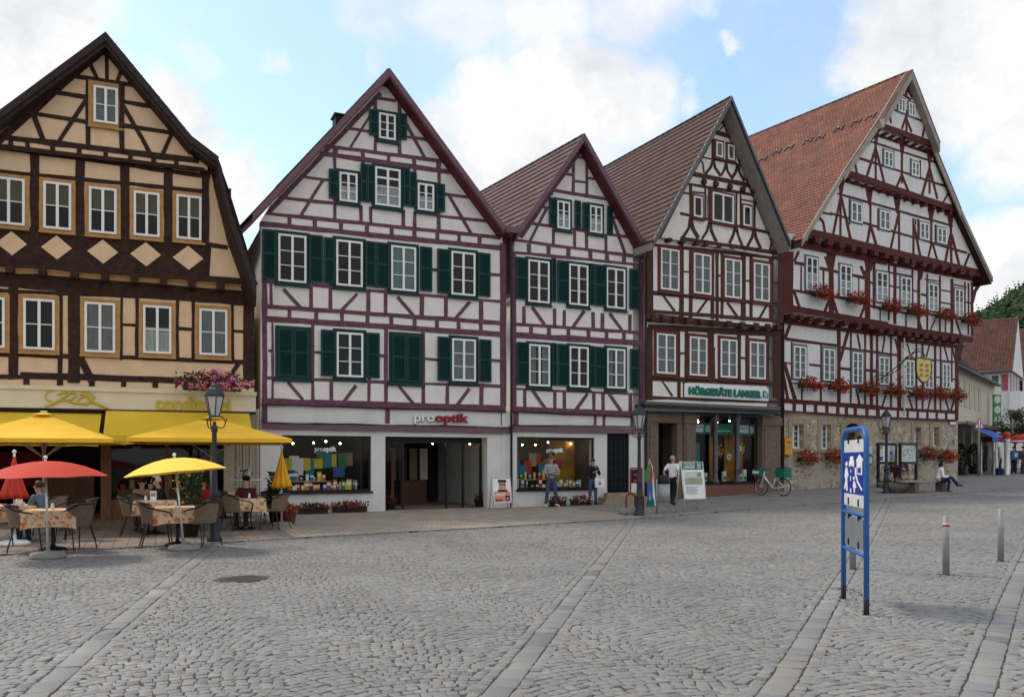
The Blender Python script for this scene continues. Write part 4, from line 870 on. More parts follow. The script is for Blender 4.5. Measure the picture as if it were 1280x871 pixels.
sr.prism([(um+rr*math.cos(math.pi*i/12), z1+rr*.5*math.sin(math.pi*i/12)-.001) for i in range(13)], -.012, .05, 'painted_interior_dark')
sr.box(u0-.3, u0-.002, -.045, .1, -.3, z1, 'dressed_stone'); sr.box(u1+.002, u1+.3, -.045, .1, -.3, z1, 'dressed_stone')
sr.build('stone_surround', h5.root)
mat('oak_door', (.06,.035,.02), .5, .3, 5, .3, 20, stretch=(6,1,1)); dr = MB(); dr.box(u0, u1, .25, .32, -.3, z1, 'oak_door'); dr.box(um-.02, um+.02, .23, .249, -.3, z1, 'iron_black'); dr.box(u0+.1,um-.12,.225,.249,.3,1.0,'oak_door'); dr.box(um+.12,u1-.1,.225,.249,.3,1.0,'oak_door'); dr.build('front_door', h5.root)
sm = MB(); sm.box(small[0], small[1], .3, .33, small[2], small[3], 'painted_interior_dark'); sm.build('small_window', h5.root)
h5.u0 = uL
for a in ST: h5.window(V5, *a, -.22, 2, 4, curtain='sides')
t = MB()
# gable G2..G3
h5.beams(t, Q, [([(245,152),(388,212)],7),([(237,170),(247,215)],7),([(308,190),(292,240)],8),([(308,190),(332,252)],8),([(388,222),(378,275)],7),([(311,55),(311,108)],9),([(293,92),(330,118)],8),([(312,70),(338,112)],7),
 ([(205,222),(418,302)],22),([(311,160),(311,250)],8)], RD, G3)
h5.beams(t, Q, [([(182,262),(420,345)],12),([(145,287),(445,383)],8),([(100,357),(485,482)],9),([(186,245),(184,300)],20,8),([(182,290),(182,460)],8),([(293,275),(293,350)],30,9),([(292,345),(292,468)],8),([(408,320),(408,382)],28,9),([(408,375),(408,510)],8),
 ([(182,320),(143,445)],9),([(183,320),(218,465)],9),([(291,430),(268,485)],9),([(291,430),(318,498)],9),([(407,405),(377,515)],9),([(409,405),(440,530)],9),([(93,370),(103,425)],8),([(492,498),(465,545)],8),
 ([(50,418),(522,578)],24),([(213,320),(213,395)],5),([(258,330),(258,410)],5),([(329,360),(329,435)],5),([(368,370),(368,448)],5)], RD, G2)
h5.joists(t, Q, [232,262,290,325,355,385,408], ((205,247),(418,325)), 9, 12, RD, G2, G3+.1)
h5.beams(t, Q, [([(30,448),(525,598)],14),([(22,510),(505,645)],8),([(-10,590),(565,758)],9),([(40,440),(36,520)],28,8),([(35,510),(35,690)],8),([(155,485),(157,560)],32,8),([(160,540),(160,650)],8),([(273,525),(274,595)],32,8),([(280,580),(280,755)],8),([(415,572),(413,625)],30,8),([(415,620),(415,720)],7),([(340,612),(340,765)],8),([(495,598),(496,655)],28,8),([(497,640),(499,800)],9),
 ([(35,525),(3,690)],9),([(38,525),(78,705)],9),([(160,640),(145,725)],9),([(162,645),(187,735)],9),([(278,600),(243,745)],9),([(342,640),(368,770)],9),([(418,712),(400,785)],9),([(420,715),(442,795)],9),([(495,680),(473,800)],9),([(500,680),(532,810)],9),([(575,760),(553,815)],8),([(72,530),(72,640)],5),([(192,570),(192,665)],5),([(360,615),(360,705)],5),([(432,640),(432,720)],5),([(350,615),(350,640)],5)], RD, G1)
h5.joists(t, Q, [75,110,148,185,218,255,290,325,360,395,430,465,498], ((50,440),(522,598)), 9, 12, RD, G1, G2+.1)
h5.beams(t, Q, [([(-112,665),(625,845)],28),([(-62,586),(0,598)],9),([(-62,603),(-38,628),(-30,675)],9)], RD, G1)
# rafters on the gable
h5.beam(t, Q, [(205,235),(30,450)], 9, RD, G2); h5.beam(t, Q, [(320,60),(430,310)], 10, RD, G3); h5.beam(t, Q, [(420,330),(520,570)], 10, RD, G2); h5.beam(t, Q, [(515,590),(630,840)], 10, RD, G1)
# storey F2
h5.joists(t, R5, [375,490,595,705,800,910,1005], ((300,128),(1016,290)), 40, 55, RD, F2, G1+.12)
h5.joists(t, S5, [200,290,350,440,520,600,680,760,830], ((0,180),(850,350)), 36, 50, RD, F2, G1+.12)
h5.beam(t, R5, [(240,180),(1016,338)], 70, RD, F2+.06); h5.beam(t, S5, [(140,265),(840,395)], 32, RD, F2)
h5.beams(t, R5, [([(110,250),(110,810)],90),([(226,380),(226,605)],12),([(500,250),(500,400)],90,45),([(500,400),(500,810)],45),([(840,300),(840,430)],90,48),([(828,420),(828,880)],48),([(430,420),(430,600)],12),([(750,490),(750,690)],10),([(893,340),(893,760)],12),
 ([(165,352),(268,370)],24),([(395,402),(485,418)],22),([(515,425),(578,440)],22),([(690,462),(805,490)],22),([(835,528),(900,540)],20),([(155,602),(480,660)],22),([(500,655),(830,712)],22),([(830,738),(1016,775)],20),
 ([(448,295),(482,400)],24),([(768,385),(805,470)],24),([(162,610),(212,760)],26),([(488,670),(440,800)],24),([(512,680),(555,820)],24),([(805,730),(758,860)],22),([(130,762),(1016,915)],52),([(205,250),(165,340)],22)], RD, F2)
h5.beams(t, S5, [([(12,240),(12,640)],14),([(140,255),(140,740)],13),([(190,270),(190,770)],24),([(410,260),(398,400)],60,30),([(390,400),(390,810)],22),([(336,300),(336,620)],12),([(462,350),(462,830)],15),([(567,365),(567,850)],14),([(668,390),(668,850)],24),([(777,420),(777,700)],12),([(806,430),(806,860)],10),([(836,420),(836,870)],20),
 ([(145,450),(235,468)],16),([(340,490),(390,498)],12),([(408,520),(470,532)],16),([(570,487),(665,503)],12),([(570,588),(665,604)],12),([(775,585),(835,598)],14),([(0,628),(400,700)],16),([(395,675),(840,745)],16),([(25,318),(340,372)],12),([(440,395),(580,418)],12),([(680,440),(790,462)],12),
 ([(68,650),(68,760)],10),([(283,690),(283,800)],10),([(378,700),(415,830)],18),([(525,735),(480,840)],10),([(700,735),(745,870)],13),([(615,740),(615,860)],10),([(0,768),(840,905)],42)], RD, F2)
h5.beams(t, S5, [([(900,440),(860,500),(838,590)],26)], RD, F2-.1)
# storey F1
h5.joists(t, T5, [140,215,300,390,500,590,700,800], ((100,30),(870,130)), 34, 44, RD, F1, F2+.1)
h5.joists(t, U5, [70,150,215,285,350,420,490,560,630,690], ((0,75),(770,165)), 34, 40, RD, F1, F2+.1)
h5.beam(t, T5, [(60,78),(870,185)], 34, RD, F1+.04); h5.beam(t, U5, [(200,150),(670,205)], 30, RD, F1+.04)
h5.beams(t, T5, [([(52,60),(52,860)],30),([(525,150),(525,765)],28),([(625,165),(625,780)],14),([(745,185),(745,790)],15),([(797,190),(797,795)],24),([(846,195),(846,800)],13),([(377,270),(377,755)],13),([(130,250),(130,565)],11),
 ([(75,226),(520,280)],25),([(535,298),(870,340)],20),([(275,438),(380,450)],18),([(535,470),(625,480)],22),([(60,422),(130,430)],14),([(120,592),(870,640)],12),
 ([(122,95),(72,225)],26),([(602,165),(535,410)],22),([(680,185),(703,305)],14),([(68,430),(158,735)],27),([(58,500),(98,740)],24),([(672,640),(698,775)],15),([(215,620),(215,740)],12),([(370,620),(370,755)],10),([(750,485),(870,500)],18),
 ([(45,742),(870,800)],38),([(45,828),(870,880)],18)], RD, F1)
h5.stubs(t, T5, [152,238,330,425,517,588,663,760,855], ((45,742),(870,800)), ((45,828),(870,880)), 26, RD, F1)
h5.beams(t, U5, [([(35,115),(35,690)],11),([(147,130),(147,700)],14),([(210,150),(210,705)],30),([(345,175),(345,700)],13),([(392,180),(392,700)],12),([(490,195),(490,705)],15),([(532,200),(532,705)],11),([(620,210),(620,480)],8),([(657,200),(657,780)],24),
 ([(0,248),(220,275)],14),([(245,290),(660,325)],12),([(498,442),(540,446)],11),([(620,458),(655,462)],12),([(0,390),(40,395)],16),([(240,560),(650,590)],8),([(150,545),(210,550)],8),
 ([(98,125),(80,250)],10),([(180,150),(207,265)],11),([(445,195),(420,292)],10),([(272,180),(300,285)],9),([(560,205),(590,315)],9),([(622,215),(652,335)],11),([(105,580),(73,680)],11),([(280,585),(315,695)],10),([(457,590),(433,697)],9),([(562,590),(595,700)],10),([(645,600),(612,702)],12),
 ([(0,680),(662,718)],26),([(0,752),(662,780)],12)], RD, F1)
h5.stubs(t, U5, [40,200,277,353,430,502,577], ((0,680),(662,718)), ((0,752),(662,780)), 18, RD, F1)
u, z = h5.P(*U5(720,200), .3)
t.prism([h5.P(*U5(662,200),F1), h5.P(*U5(720,195),F1), h5.P(*U5(690,270),F1), h5.P(*U5(664,340),F1)], -F1, .2, RD)
t.build('timber_frame', h5.root)
for (x0, x1, yt, yb) in [(268,372,295,598),(575,678,368,655),(905,1008,430,700)]: h5.window(R5, x0, x1, yt, yb, F2, 2, 4, 'casing_blue', .09, 'half')
for (x0, x1, yt, yb) in [(238,322,375,620),(468,548,430,655),(688,760,475,700)]: h5.window(S5, x0, x1, yt, yb, F2, 2, 4, 'casing_blue', .09, 'half')
for (x0, x1, yt, yb) in [(143,246,282,553),(392,488,305,572),(635,720,335,600)]: h5.window(T5, x0, x1, yt, yb, F1, 2, 4, 'casing_blue', .1, 'sides')
for (x0, x1, yt, yb) in [(50,128,283,500),(255,322,310,520),(405,470,322,530),(542,603,335,530)]: h5.window(U5, x0, x1, yt, yb, F1, 2, 4, 'casing_blue', .09, 'full')
for (x0, x1, yt, yb, o) in [(275,303,108,165,G3),(319,345,127,182,G3),(216,252,328,393,G2),(331,362,374,433,G2),(78,123,543,625,G1),(198,240,578,656,G1),(366,403,629,698,G1),(438,476,650,714,G1)]: h5.window(Q, x0, x1, yt, yb, o, 2, 2, 'casing_blue', .08, 'full')
h5.gutter([(h5.U(U5(236,0)[0],F1), -F1-.1, zA+.1), (h5.U(U5(236,0)[0],F1), -F1-.1, zB-.15)], .04, 'white_paint', 'downpipe')
h5.gutter([(uL-.12, -.25, 0), (uL-.12, -.25, zC-.2), (uL-.1, -.9, e1[1]-.1)], .06, 'gutter_brown', 'downpipe')
# snow guards on the red roof
Mi = Matrix.Rotation(-h5.rz(), 3, 'Z'); Ol = Mi @ (Vector((0,0,CZ))-Vector((h5.p0.x, h5.p0.y, h5.z0))); shh = shear_of(h5, -50); ms = (top[1]-k3[1])/(top[0]-k3[0])
for i, (x, y) in enumerate([(85,438),(150,405),(205,385),(290,355),(345,340),(430,300),(510,270),(575,245)]):
    px, py = X5(x, y); D_ = Mi @ Vector(((px-640)/F, 1, (HY-py)/F)); t_ = (k3[1]+ms*(Ol.x-shh*(Ol.y+G1+.3)-k3[0])-Ol.z)/(D_.z-ms*(D_.x-shh*D_.y)); c_ = Ol+D_*t_
    m = MB(); m.obox(c_+Vector((-.02,0,.10)), (.02,0,.03), (0,.05,0), (-.02,0,.03), 'gutter_zinc'); m.obox(c_+Vector((0,-.2,.05)), (.12,0,.14), (0,.02,0), (-.03,0,.03), 'gutter_zinc'); m.obox(c_+Vector((0,.2,.05)), (.12,0,.14), (0,.02,0), (-.03,0,.03), 'gutter_zinc'); m.build('snow_guard', h5.root)
# ------------------------------------------------------------ helpers for things placed on or before a house
class Plane(House):
    def __init__(s, p0, e, z0=0.0): s.p0 = Vector(p0); s.e = Vector(e).normalized(); s.n = Vector((s.e.y, -s.e.x)); s.z0 = z0; s.root = None; s.k = 0
def hthing(h, name, u, off, z, label, cat, group=None):
    w = h.world(u, off, z); return empty(name, w, h.rz(), label, cat, group)
def fit_text(mb, txt, w, hgt, m, place, ex=.01, bold=.0, spacing=1, shear=0):
    k = w/max(.01, MB().text(txt, hgt, m, place, ex, bold, spacing=spacing, font_shear=shear)); mb.text(txt, hgt, m, lambda x, y, z: place(x*k, y, z), ex, bold, spacing=spacing, font_shear=shear)
for nm, c in dict(red=(.45,.04,.03), yellow=(.65,.5,.05), blue=(.04,.12,.35), green=(.04,.22,.08), orange=(.6,.2,.04), teal=(.03,.2,.22), white=(.75,.75,.74), wine=(.22,.012,.02), black=(.012,.012,.013), grey=(.25,.25,.26), pale=(.5,.55,.52), brown=(.12,.06,.035), tan=(.36,.26,.16)).items(): mat('c_'+nm, c, .5, .08, 6)
mat('shop_wall', (.16,.11,.08), .8, .2, 2); mat('shop_floor', (.10,.07,.05), .4, .2, 3); mat('shop_dark', (.035,.028,.026), .8, .3, 2); mat('lamp_glow', (1,.85,.6), emit=((1,.75,.42), 40)); mat('shop_orange', (.42,.2,.03), .8, .5, 1.5); mat('langer_green', (.005,.14,.10), .5, .05)
def room(h, u0, u1, z0, z1, y0, depth, wall, floor, lamps=4, seed=1, zl=None):
    r = MB(); t = .05
    r.box(u0-.3, u1+.3, y0+depth, y0+depth+t, z0, z1, wall); r.box(u0-.3-t, u0-.3, y0, y0+depth, z0, z1, wall); r.box(u1+.3, u1+.3+t, y0, y0+depth, z0, z1, wall)
    r.box(u0-.3, u1+.3, y0, y0+depth, z1, z1+t, wall); r.box(u0-.3, u1+.3, y0, y0+depth, z0-t, z0, floor)
    o = r.build('interior', h.root); rr = random.Random(seed)
    for i in range(lamps):
        l = MB(); c = (u0+(u1-u0)*(i+.5+rr.uniform(-.2,.2))/lamps, y0+.5+rr.random()*1.0, z1-.18-rr.random()*.12); l.ball(c, .03, 'lamp_glow', 8); l.tube([(c[0],c[1],c[2]+.03),(c[0],c[1],z1)], .012, 'iron_black', n=5); l.build('spot_lamp', o)
    return o
def shop_window(h, hole, bars=(), proud=0.06, frame='iron_black', fw=.06, fr=.35):
    u0, u1, z0, z1 = hole; m = MB(); y = proud
    for a, b, c, d in ((u0,u0+fw,z0,z1),(u1-fw,u1,z0,z1),(u0+fw,u1-fw,z1-fw,z1),(u0+fw,u1-fw,z0,z0+fw)): m.box(a, b, y, y+.06, c, d, frame)
    for x in bars: m.box(u0+(u1-u0)*x-.025, u0+(u1-u0)*x+.025, y+.001, y+.055, z0+fw, z1-fw, frame)
    m.box(u0-.05, u1+.05, -.08, y-.001, z0-.06, z0+.0, frame)
    w = m.build('shop_window', h.root); g = MB(); g.box(u0+fw, u1-fw, y+.02, y+.03, z0+fw, z1-fw, glass('shop_glass', (.93,.95,.95), .35)); g.build('pane', w); return w
def display(h, hole, label, seed, n=16, backdrop='shop_wall', orange=False):
    rr = random.Random(seed); u0, u1, z0, z1 = hole; W_, Hh = u1-u0, z1-z0
    t = hthing(h, 'window_display', u0, 0, z0, label, 'shop display')
    pal = ['c_yellow','c_red','c_yellow','c_blue','c_green','c_orange','c_teal','c_white','c_tan','c_yellow','c_blue']
    s = MB(); s.box(.1, W_-.1, .3, .95, .0, .03, 'c_tan'); s.box(.2, W_*.55, .55, .95, Hh*.17, Hh*.17+.03, 'c_tan'); s.box(W_*.6, W_-.25, .6, .95, Hh*.12, Hh*.12+.03, 'c_tan'); s.build('shelf', t)
    for i in range(12):
        p = MB(); w_ = rr.uniform(.22,.40); x = .2+(W_-.7)*i/11.5; z = Hh*rr.uniform(.22,.50); p.box(x, x+w_, 1.0+.02*i, 1.015+.02*i, z, z+rr.uniform(.3,.55), rr.choice(pal)); p.build('backdrop_panel', t)
    for i in range(n):
        p = MB(); w_ = rr.uniform(.06,.16); x = .15+(W_-.5)*i/n+rr.uniform(-.03,.03); y = rr.uniform(.35,.55); z = .031; hh = rr.uniform(.12,.35)
        if i % 2 == 0 and x < W_*.52: z = Hh*.17+.031; y = .7
        p.box(x, x+w_, y, y+.06, z, z+hh, rr.choice(pal)); p.box(x+.01, x+w_-.01, y-.004, y-.001, z+hh*.5, z+hh*.8, 'c_white'); p.build('display_box', t)
    if orange:
        p = MB(); p.box(W_*.62, W_-.1, 1.2, 1.23, 0, Hh-.1, 'shop_orange'); p.build('orange_banner', t)
        p = MB(); 
        for i in range(9): p.ball((W_*.6+rr.uniform(-.05,.05), .8, Hh*.75-i*.13), .07, 'c_black', 6)
        p.tube([(W_*.6,.8,.0),(W_*.6,.8,Hh*.8)], .02, 'c_brown'); p.build('hanging_garland', t)
    return t
# --- left purple house
def shopsign(h, u, z, width, hgt, glassy, label, off):
    t = hthing(h, 'shop_sign', u, off, z, label, 'sign'); a = MB(); f = width*.37
    fit_text(a, 'pro', f, hgt*.78, 'c_white', lambda x, y, q: (x, -q*1, y), .02 if glassy else .05, .0 if glassy else .01)
    a.build('lettering', t); b = MB()
    fit_text(b, 'optik', width-f-.02, hgt*.78, 'c_white' if glassy else 'c_wine', lambda x, y, q: (f+.02+x, -q, y), .02 if glassy else .05, .03); b.build('lettering', t)
    if not glassy:
        c = MB(); fit_text(c, 'pro', f+.01, hgt*.78, 'c_black', lambda x, y, q: (x+.012, .01-q*.2, y-.012), .02, .022); c.build('letter_backing', t)
u, z = h2.P(*C(762,141)); u2 = h2.U(C(1028,0)[0]); shopsign(h2, u, z, u2-u, .36, False, 'raised white and wine red lettering pro optik on the white band above the shop door', .03)
u, z = h2.P(*C(285,286)); u2 = h2.U(C(392,0)[0]); shopsign(h2, u, z, u2-u, .19, True, 'white pro optik lettering on the wide shop window of the tall purple timbered house', -.055)
u, z = h3.P(*G(312,376)); u2 = h3.U(G(436,0)[0]); shopsign(h3, u, z, u2-u, .19, True, 'white pro optik lettering on the shop window behind the two standing men', -.055)
shop_window(h2, s1); room(h2, s1[0], s1[1], 0, s1[3]+.05, .36, 2.6, 'shop_dark', 'shop_floor', 6, 2); display(h2, s1, 'colourful display of boxes and panels in the wide window left of the open shop door', 3, 34)
shop_window(h3, s3); room(h3, s3[0], s3[1], 0, s3[3]+.05, .36, 2.4, 'shop_wall', 'shop_floor', 5, 5); display(h3, s3, 'display with orange banner and coloured boxes behind the two standing men', 8, 30, orange=True)
# entrance of the optician
u0, u1, z0, z1 = s2; e_ = MB(); fw = .07
for a in (u0, u0+(u1-u0)*.2, u0+(u1-u0)*.63, u0+(u1-u0)*.80, u1-fw): e_.box(a, a+fw, .5, .58, 0, z1, 'iron_black')
e_.box(u0, u1, .499, .581, z1-.2, z1, 'iron_black'); e_.box(u0, u1, .51, .57, .0, .05, 'iron_black')
ef = e_.build('entrance_frame', h2.root); g = MB()
for a, b in ((0,.2),(.63,.8),(.8,1)): g = MB(); g.box(u0+(u1-u0)*a+fw, u0+(u1-u0)*b, .53, .54, .05, z1-.2, glass('shop_glass')); g.build('pane', ef)
room(h2, u0-.3, u1+.3, 0, z1+.05, .6, 5, 'shop_dark', 'shop_floor', 3, 9)
it = MB(); 
for i in range(5): it.box(u0+1.0+i*.42, u0+1.3+i*.42, 4.6, 4.7, .9, 2.1, ['c_orange','c_tan','c_brown','c_tan','c_white'][i])
for q_ in ((u0+1.6, u0+2.6, 3.6, 4.0, 0, .9),(u0+.9, u0+1.0, 2.4, 3.0, 0, 2.0)): fx = MB(); fx.box(*q_, 'c_brown'); fx.build('shop_fitting', h2.root)
it.build('wall_shelf', h2.root); it = MB(); it.box(u0+.6, u0+2.6, .62, 1.6, .002, .012, 'c_wine'); it.build('door_mat', h2.root)
tp = MB(); tp.box(u0-.05, u1+.05, -.05, .5, -.05, .018, 'stone_brown' if 'stone_brown' in MATS else 'c_grey'); tp.build('threshold', h2.root)
# --- hearing aid shop
b0, b1, zs, zl = H4S; shop_window(h4, [b0, b1, zs, zl-.13], bars=(.335,.66), proud=.2)
room(h4, b0, b1, 0, zl, .4, 3.0, 'shop_dark', 'shop_floor', 5, 12)
t = hthing(h4, 'window_display', b0, 0, zs, 'display with orange flower ball, banners and small stands in the stone pillared shopfront', 'shop display'); W_ = b1-b0; Hh = zl-zs
for i, (a, b) in enumerate(((.0,.31),(.37,.63),(.70,.97))):
    p = MB(); zt = Hh*.86; p.box(W_*a, W_*b, .28, .285, zt-.42, zt, 'langer_green')
    if i != 1:
        fit_text(p, 'HÖRGERÄTE', W_*(b-a)*.62, .09, 'c_white', lambda x, y, q: (W_*a+.03+x, .278-q*.1, zt-.15+y), .004, .02); fit_text(p, 'LANGER', W_*(b-a)*.62, .15, 'c_white', lambda x, y, q: (W_*a+.03+x, .278-q*.1, zt-.34+y), .004, .03)
        for k in range(4): p.box(W_*(a+(b-a)*.74), W_*(a+(b-a)*.94), .274, .279, zt-.33+k*.065, zt-.30+k*.065, 'c_white')
    else: p.box(W_*a+.1, W_*b-.1, .274, .279, zt-.3, zt-.27, 'c_pale')
    p.build('green_banner', t)
p = MB(); 
for i in range(60): p.leaf((W_*.47+random.gauss(0,.11), .5+random.gauss(0,.05), Hh*.48+random.gauss(0,.11)), .07, 'c_orange')
p.build('flower_ball', t)
for x, z, r, c in ((.03,.52,.13,'c_pale'),(.58,.38,.13,'c_pale'),(.74,.5,.1,'c_white')):
    p = MB(); p.ball((W_*x, .29, Hh*z), r, c, 14, (1,.05,1)); p.ball((W_*x, .283, Hh*z), r*.7, 'c_green', 12, (1,.04,.35)); p.build('round_sticker', t)
for x in (.2,.27,.42,.8,.86,.55):
    p = MB(); p.box(W_*x, W_*x+.16, .5, .6, 0, random.uniform(.3,.6), 'c_white'); p.box(W_*x+.02, W_*x+.14, .49, .499, .1, .25, 'c_green'); p.build('display_box', t)
p = MB()
for i in range(26): p.leaf((W_*.84+random.gauss(0,.08), .5, Hh*.5+random.gauss(0,.1)), .06, 'c_yellow')
p.build('yellow_sprig', t)
p = MB(); p.box(W_*.2, W_*.3, .9, .95, .2, 1.6, 'c_teal'); p.build('backdrop_panel', t); p = MB(); p.box(W_*.7, W_*.99, 1.0, 1.05, 0, 2.0, 'shop_orange'); p.build('backdrop_panel', t); p = MB(); p.box(W_*.50, W_*.62, 1.1, 1.15, 0, 1.9, 'shop_orange'); p.build('backdrop_panel', t)
# main sign
u, z = h4.P(*K(225,815), O1+.1); u2 = h4.P(*K(640,815), O1+.1)[0]; zt = h4.P(*K(225,748), O1+.1)[1]; WW = u2-u
t = hthing(h4, 'shop_sign', u, O1+.06, z, 'long white board with dark green HÖRGERÄTE LANGER lettering across the brown timbered house', 'sign')
a = MB(); a.box(0, WW, 0, .05, 0, zt-z, 'board_white'); a.build('board', t); a = MB()
fit_text(a, 'HÖRGERÄTE LANGER', WW*.86, (zt-z)*.50, 'langer_green', lambda x, y, q: (WW*.04+x, -q-.002, (zt-z)*.22+y), .05, .06); a.build('lettering', t)
a = MB(); 
a.prism([(WW*.925,(zt-z)*.25),(WW*.985,(zt-z)*.25),(WW*.985,(zt-z)*.6),(WW*.955,(zt-z)*.8),(WW*.925,(zt-z)*.75)], -.05, -.002, 'langer_green')
for k in range(3): a.prism([(WW*.93,(zt-z)*(.3+k*.14)),(WW*.975,(zt-z)*(.36+k*.14)),(WW*.975,(zt-z)*(.42+k*.14)),(WW*.93,(zt-z)*(.36+k*.14))], -.056, -.0505, 'c_white')
a.build('emblem', t)
# --- pastry shop
uL1, uR1, zt1, gu = H1G
mat('cafe_floor', (.12,.075,.05), .5, .2, 2)
room(h1, uL1+.2, uR1-.5, .0, zt1, .15, 6, 'shop_dark', 'cafe_floor', 7, 21)
c = MB(); c.box(gu(120), gu(330), 3.2, 3.9, 0, 1.1, 'wood_warm'); c.box(gu(120), gu(330), 3.15, 3.95, 1.1, 1.14, 'c_tan'); c.build('counter', h1.root); c = MB(); c.box(gu(450), gu(850), 1.0, 1.5, 0, .8, 'wood_warm')
for i in range(10): c.box(gu(460+i*38), gu(480+i*38), 1.1, 1.3, .81, .95+.12*(i % 3), ['c_red','c_tan','c_wine','c_white'][i % 4])
c.build('cake_display', h1.root); c = MB(); c.box(gu(-300), gu(100), 4.0, 4.1, .8, 1.9, 'c_wine'); c.build('wall_panel', h1.root)
def facia_text(x0, x1, ybase, hh, txt, label, bold=.02, shear=0):
    u, z = h1.P(*N_(x0,ybase), FO); u2 = h1.P(*N_(x1,ybase), FO)[0]; t = hthing(h1, 'shop_sign', u, FO+.012, z, label, 'sign'); a = MB()
    fit_text(a, txt, u2-u, hh, 'letter_yellow', lambda x, y, q: (x, -q, y), .03, bold, shear=shear); a.build('lettering', t); return t
facia_text(602, 897, 222, .36, 'conditorei', 'yellow conditorei lettering on the cream fascia beside the pink flowers', .022)
u, z = h1.P(*O_(215,150), FO); t = hthing(h1, 'shop_sign', u, FO+.012, z, 'looping yellow script monogram on the left part of the cream fascia', 'sign'); a = MB(); k = 1/3.879/(F/23.6); kk = k*1.12
def strk(pts, r=.018): a.tube([((x-215)*kk, -.02, (150-y)*k) for x, y in pts], r, 'letter_yellow', n=6)
def smooth(pts, n=6):
    o = []
    for i in range(len(pts)-1):
        p0, p1, p2, p3 = pts[max(i-1,0)], pts[i], pts[i+1], pts[min(i+2,len(pts)-1)]
        for j in range(n):
            t_ = j/n; o.append(tuple(.5*((2*p1[c])+(-p0[c]+p2[c])*t_+(2*p0[c]-5*p1[c]+4*p2[c]-p3[c])*t_*t_+(-p0[c]+3*p1[c]-3*p2[c]+p3[c])*t_**3) for c in range(len(p1))))
    return o+[tuple(pts[-1])]
strk(smooth([(250,130),(222,112),(225,85),(265,68),(330,70),(385,82),(395,100)]), .014); strk(smooth([(218,148),(245,135),(290,100),(312,78)]), .03); strk(smooth([(262,92),(300,76),(330,88),(315,110),(275,118)]), .022); strk(smooth([(290,115),(330,130),(365,128),(395,105)]), .022)
strk(smooth([(345,85),(372,92),(392,120),(450,150)]), .032); strk(smooth([(335,125),(350,100),(372,98),(380,125),(355,132),(335,125)]), .022); strk(smooth([(400,98),(380,118),(365,140)]), .018)
a.build('lettering', t)
mat('leaf_green', (.035,.075,.02), .6, .3, 8); mat('leaf_dark', (.014,.032,.012), .6, .3, 8); mat('petal_red', (.42,.035,.018), .6, .25, 12); mat('petal_pink', (.70,.20,.30), .6, .3, 12); mat('petal_pale', (.75,.40,.45), .6, .2, 12); mat('petal_magenta', (.32,.02,.13), .6, .3, 12); mat('petal_orange', (.55,.16,.02), .6, .3, 12); mat('petal_yellow', (.6,.45,.05), .6, .2, 12); mat('petal_wine', (.22,.012,.025), .6, .2, 12)
mat('box_dark', (.03,.024,.02), .7, .2, 6); mat('terracotta', (.26,.10,.055), .8, .2, 6); mat('leaf_purple', (.05,.012,.025), .6, .3, 8); mat('concrete', (.22,.215,.20), .85, .2, 8, .3, 40, dirt=.3)
def flowers(root, w, d, h0, droop, nl, nb, petals, rise=.22, leaf='leaf_green', ls=.045, ps=.032):
    """foliage and blossom clusters over a box of width w (x) and depth d (y), top at h0"""
    L, Bm = MB(), MB()
    for i in range(nl):
        x = max(-w*.56, min(w*.56, random.gauss(-w*.04, w*.30))); y = random.gauss(-d*.2, d*.45); z = h0+random.uniform(-droop*.9, rise*.8)*(1 if y < 0 else .5)
        if z < h0-.02: y = -d/2-random.uniform(0,.14)
        L.leaf((x, y, z), ls*random.uniform(.7,1.4), leaf if random.random() < .8 else 'leaf_dark')
    nc = max(6, nb//9)
    for i in range(nc):
        x = max(-w*.55, min(w*.62, random.gauss(w*.05, w*.29))); z = h0+random.uniform(-droop, rise)*max(.25, 1-abs(x/w)**2*2.4); y = -d/2-random.uniform(-.02,.17) if z < h0+.05 else random.gauss(-d*.3, d*.4); p = random.choice(petals)
        for k in range(9): Bm.leaf((x+random.gauss(0,.03), y+random.gauss(0,.025), z+random.gauss(0,.028)), ps*random.uniform(.7,1.3), p)
    L.build('foliage', root); Bm.build('blossoms', root)
def wbox(h, px, py, wpx, off, label, grp, hpx=16, box=True, petals=('petal_red',), dens=1, cat='flower box', boxm='box_dark', name='flower_box', droop=.34, rise=.36):
    u, z = h.P(px, py+hpx*.25, off); u0 = h.U(px-wpx/2, off); u1 = h.U(px+wpx/2, off); w = abs(u1-u0)*(.78 if h is h5 else .9)
    t = hthing(h, name, u, off+.24, z-.1, label, cat, grp)
    b = MB(); b.prism([(-w*.45,.02),(w*.45,.02),(w*.48,.18),(-w*.48,.18)], -.1, .1, boxm)
    for x in (-w*.35, w*.35): b.box(x-.015, x+.015, .1, .22, .0, .03, 'iron_black')
    b.build('box', t); flowers(t, w, .22, .18, droop, int(230*dens*w), int(760*dens*w), petals, rise); return t
ord_ = ['first','second','third','fourth','fifth','sixth','seventh']
for i, (px, py, w_) in enumerate([(1022,366,33),(1065,373,30),(1108,382,26),(1139,387,26),(1174,393,25),(1206,399,23)]):
    wbox(h5, px, py, w_, F2+.05, f'box of red geraniums, {ord_[i]} from the left on the upper red timbered storey', 'red geranium boxes on the upper storey')
for i, (px, py, w_) in enumerate([(1006,479,33),(1042,481,29),(1080,485,29),(1111,487,27),(1143,490,26),(1167,490,22),(1188,492,22)]):
    wbox(h5, px, py, w_, F1+.05, f'box of red geraniums, {ord_[i]} from the left on the lower timbered storey', 'red geranium boxes on the lower storey')
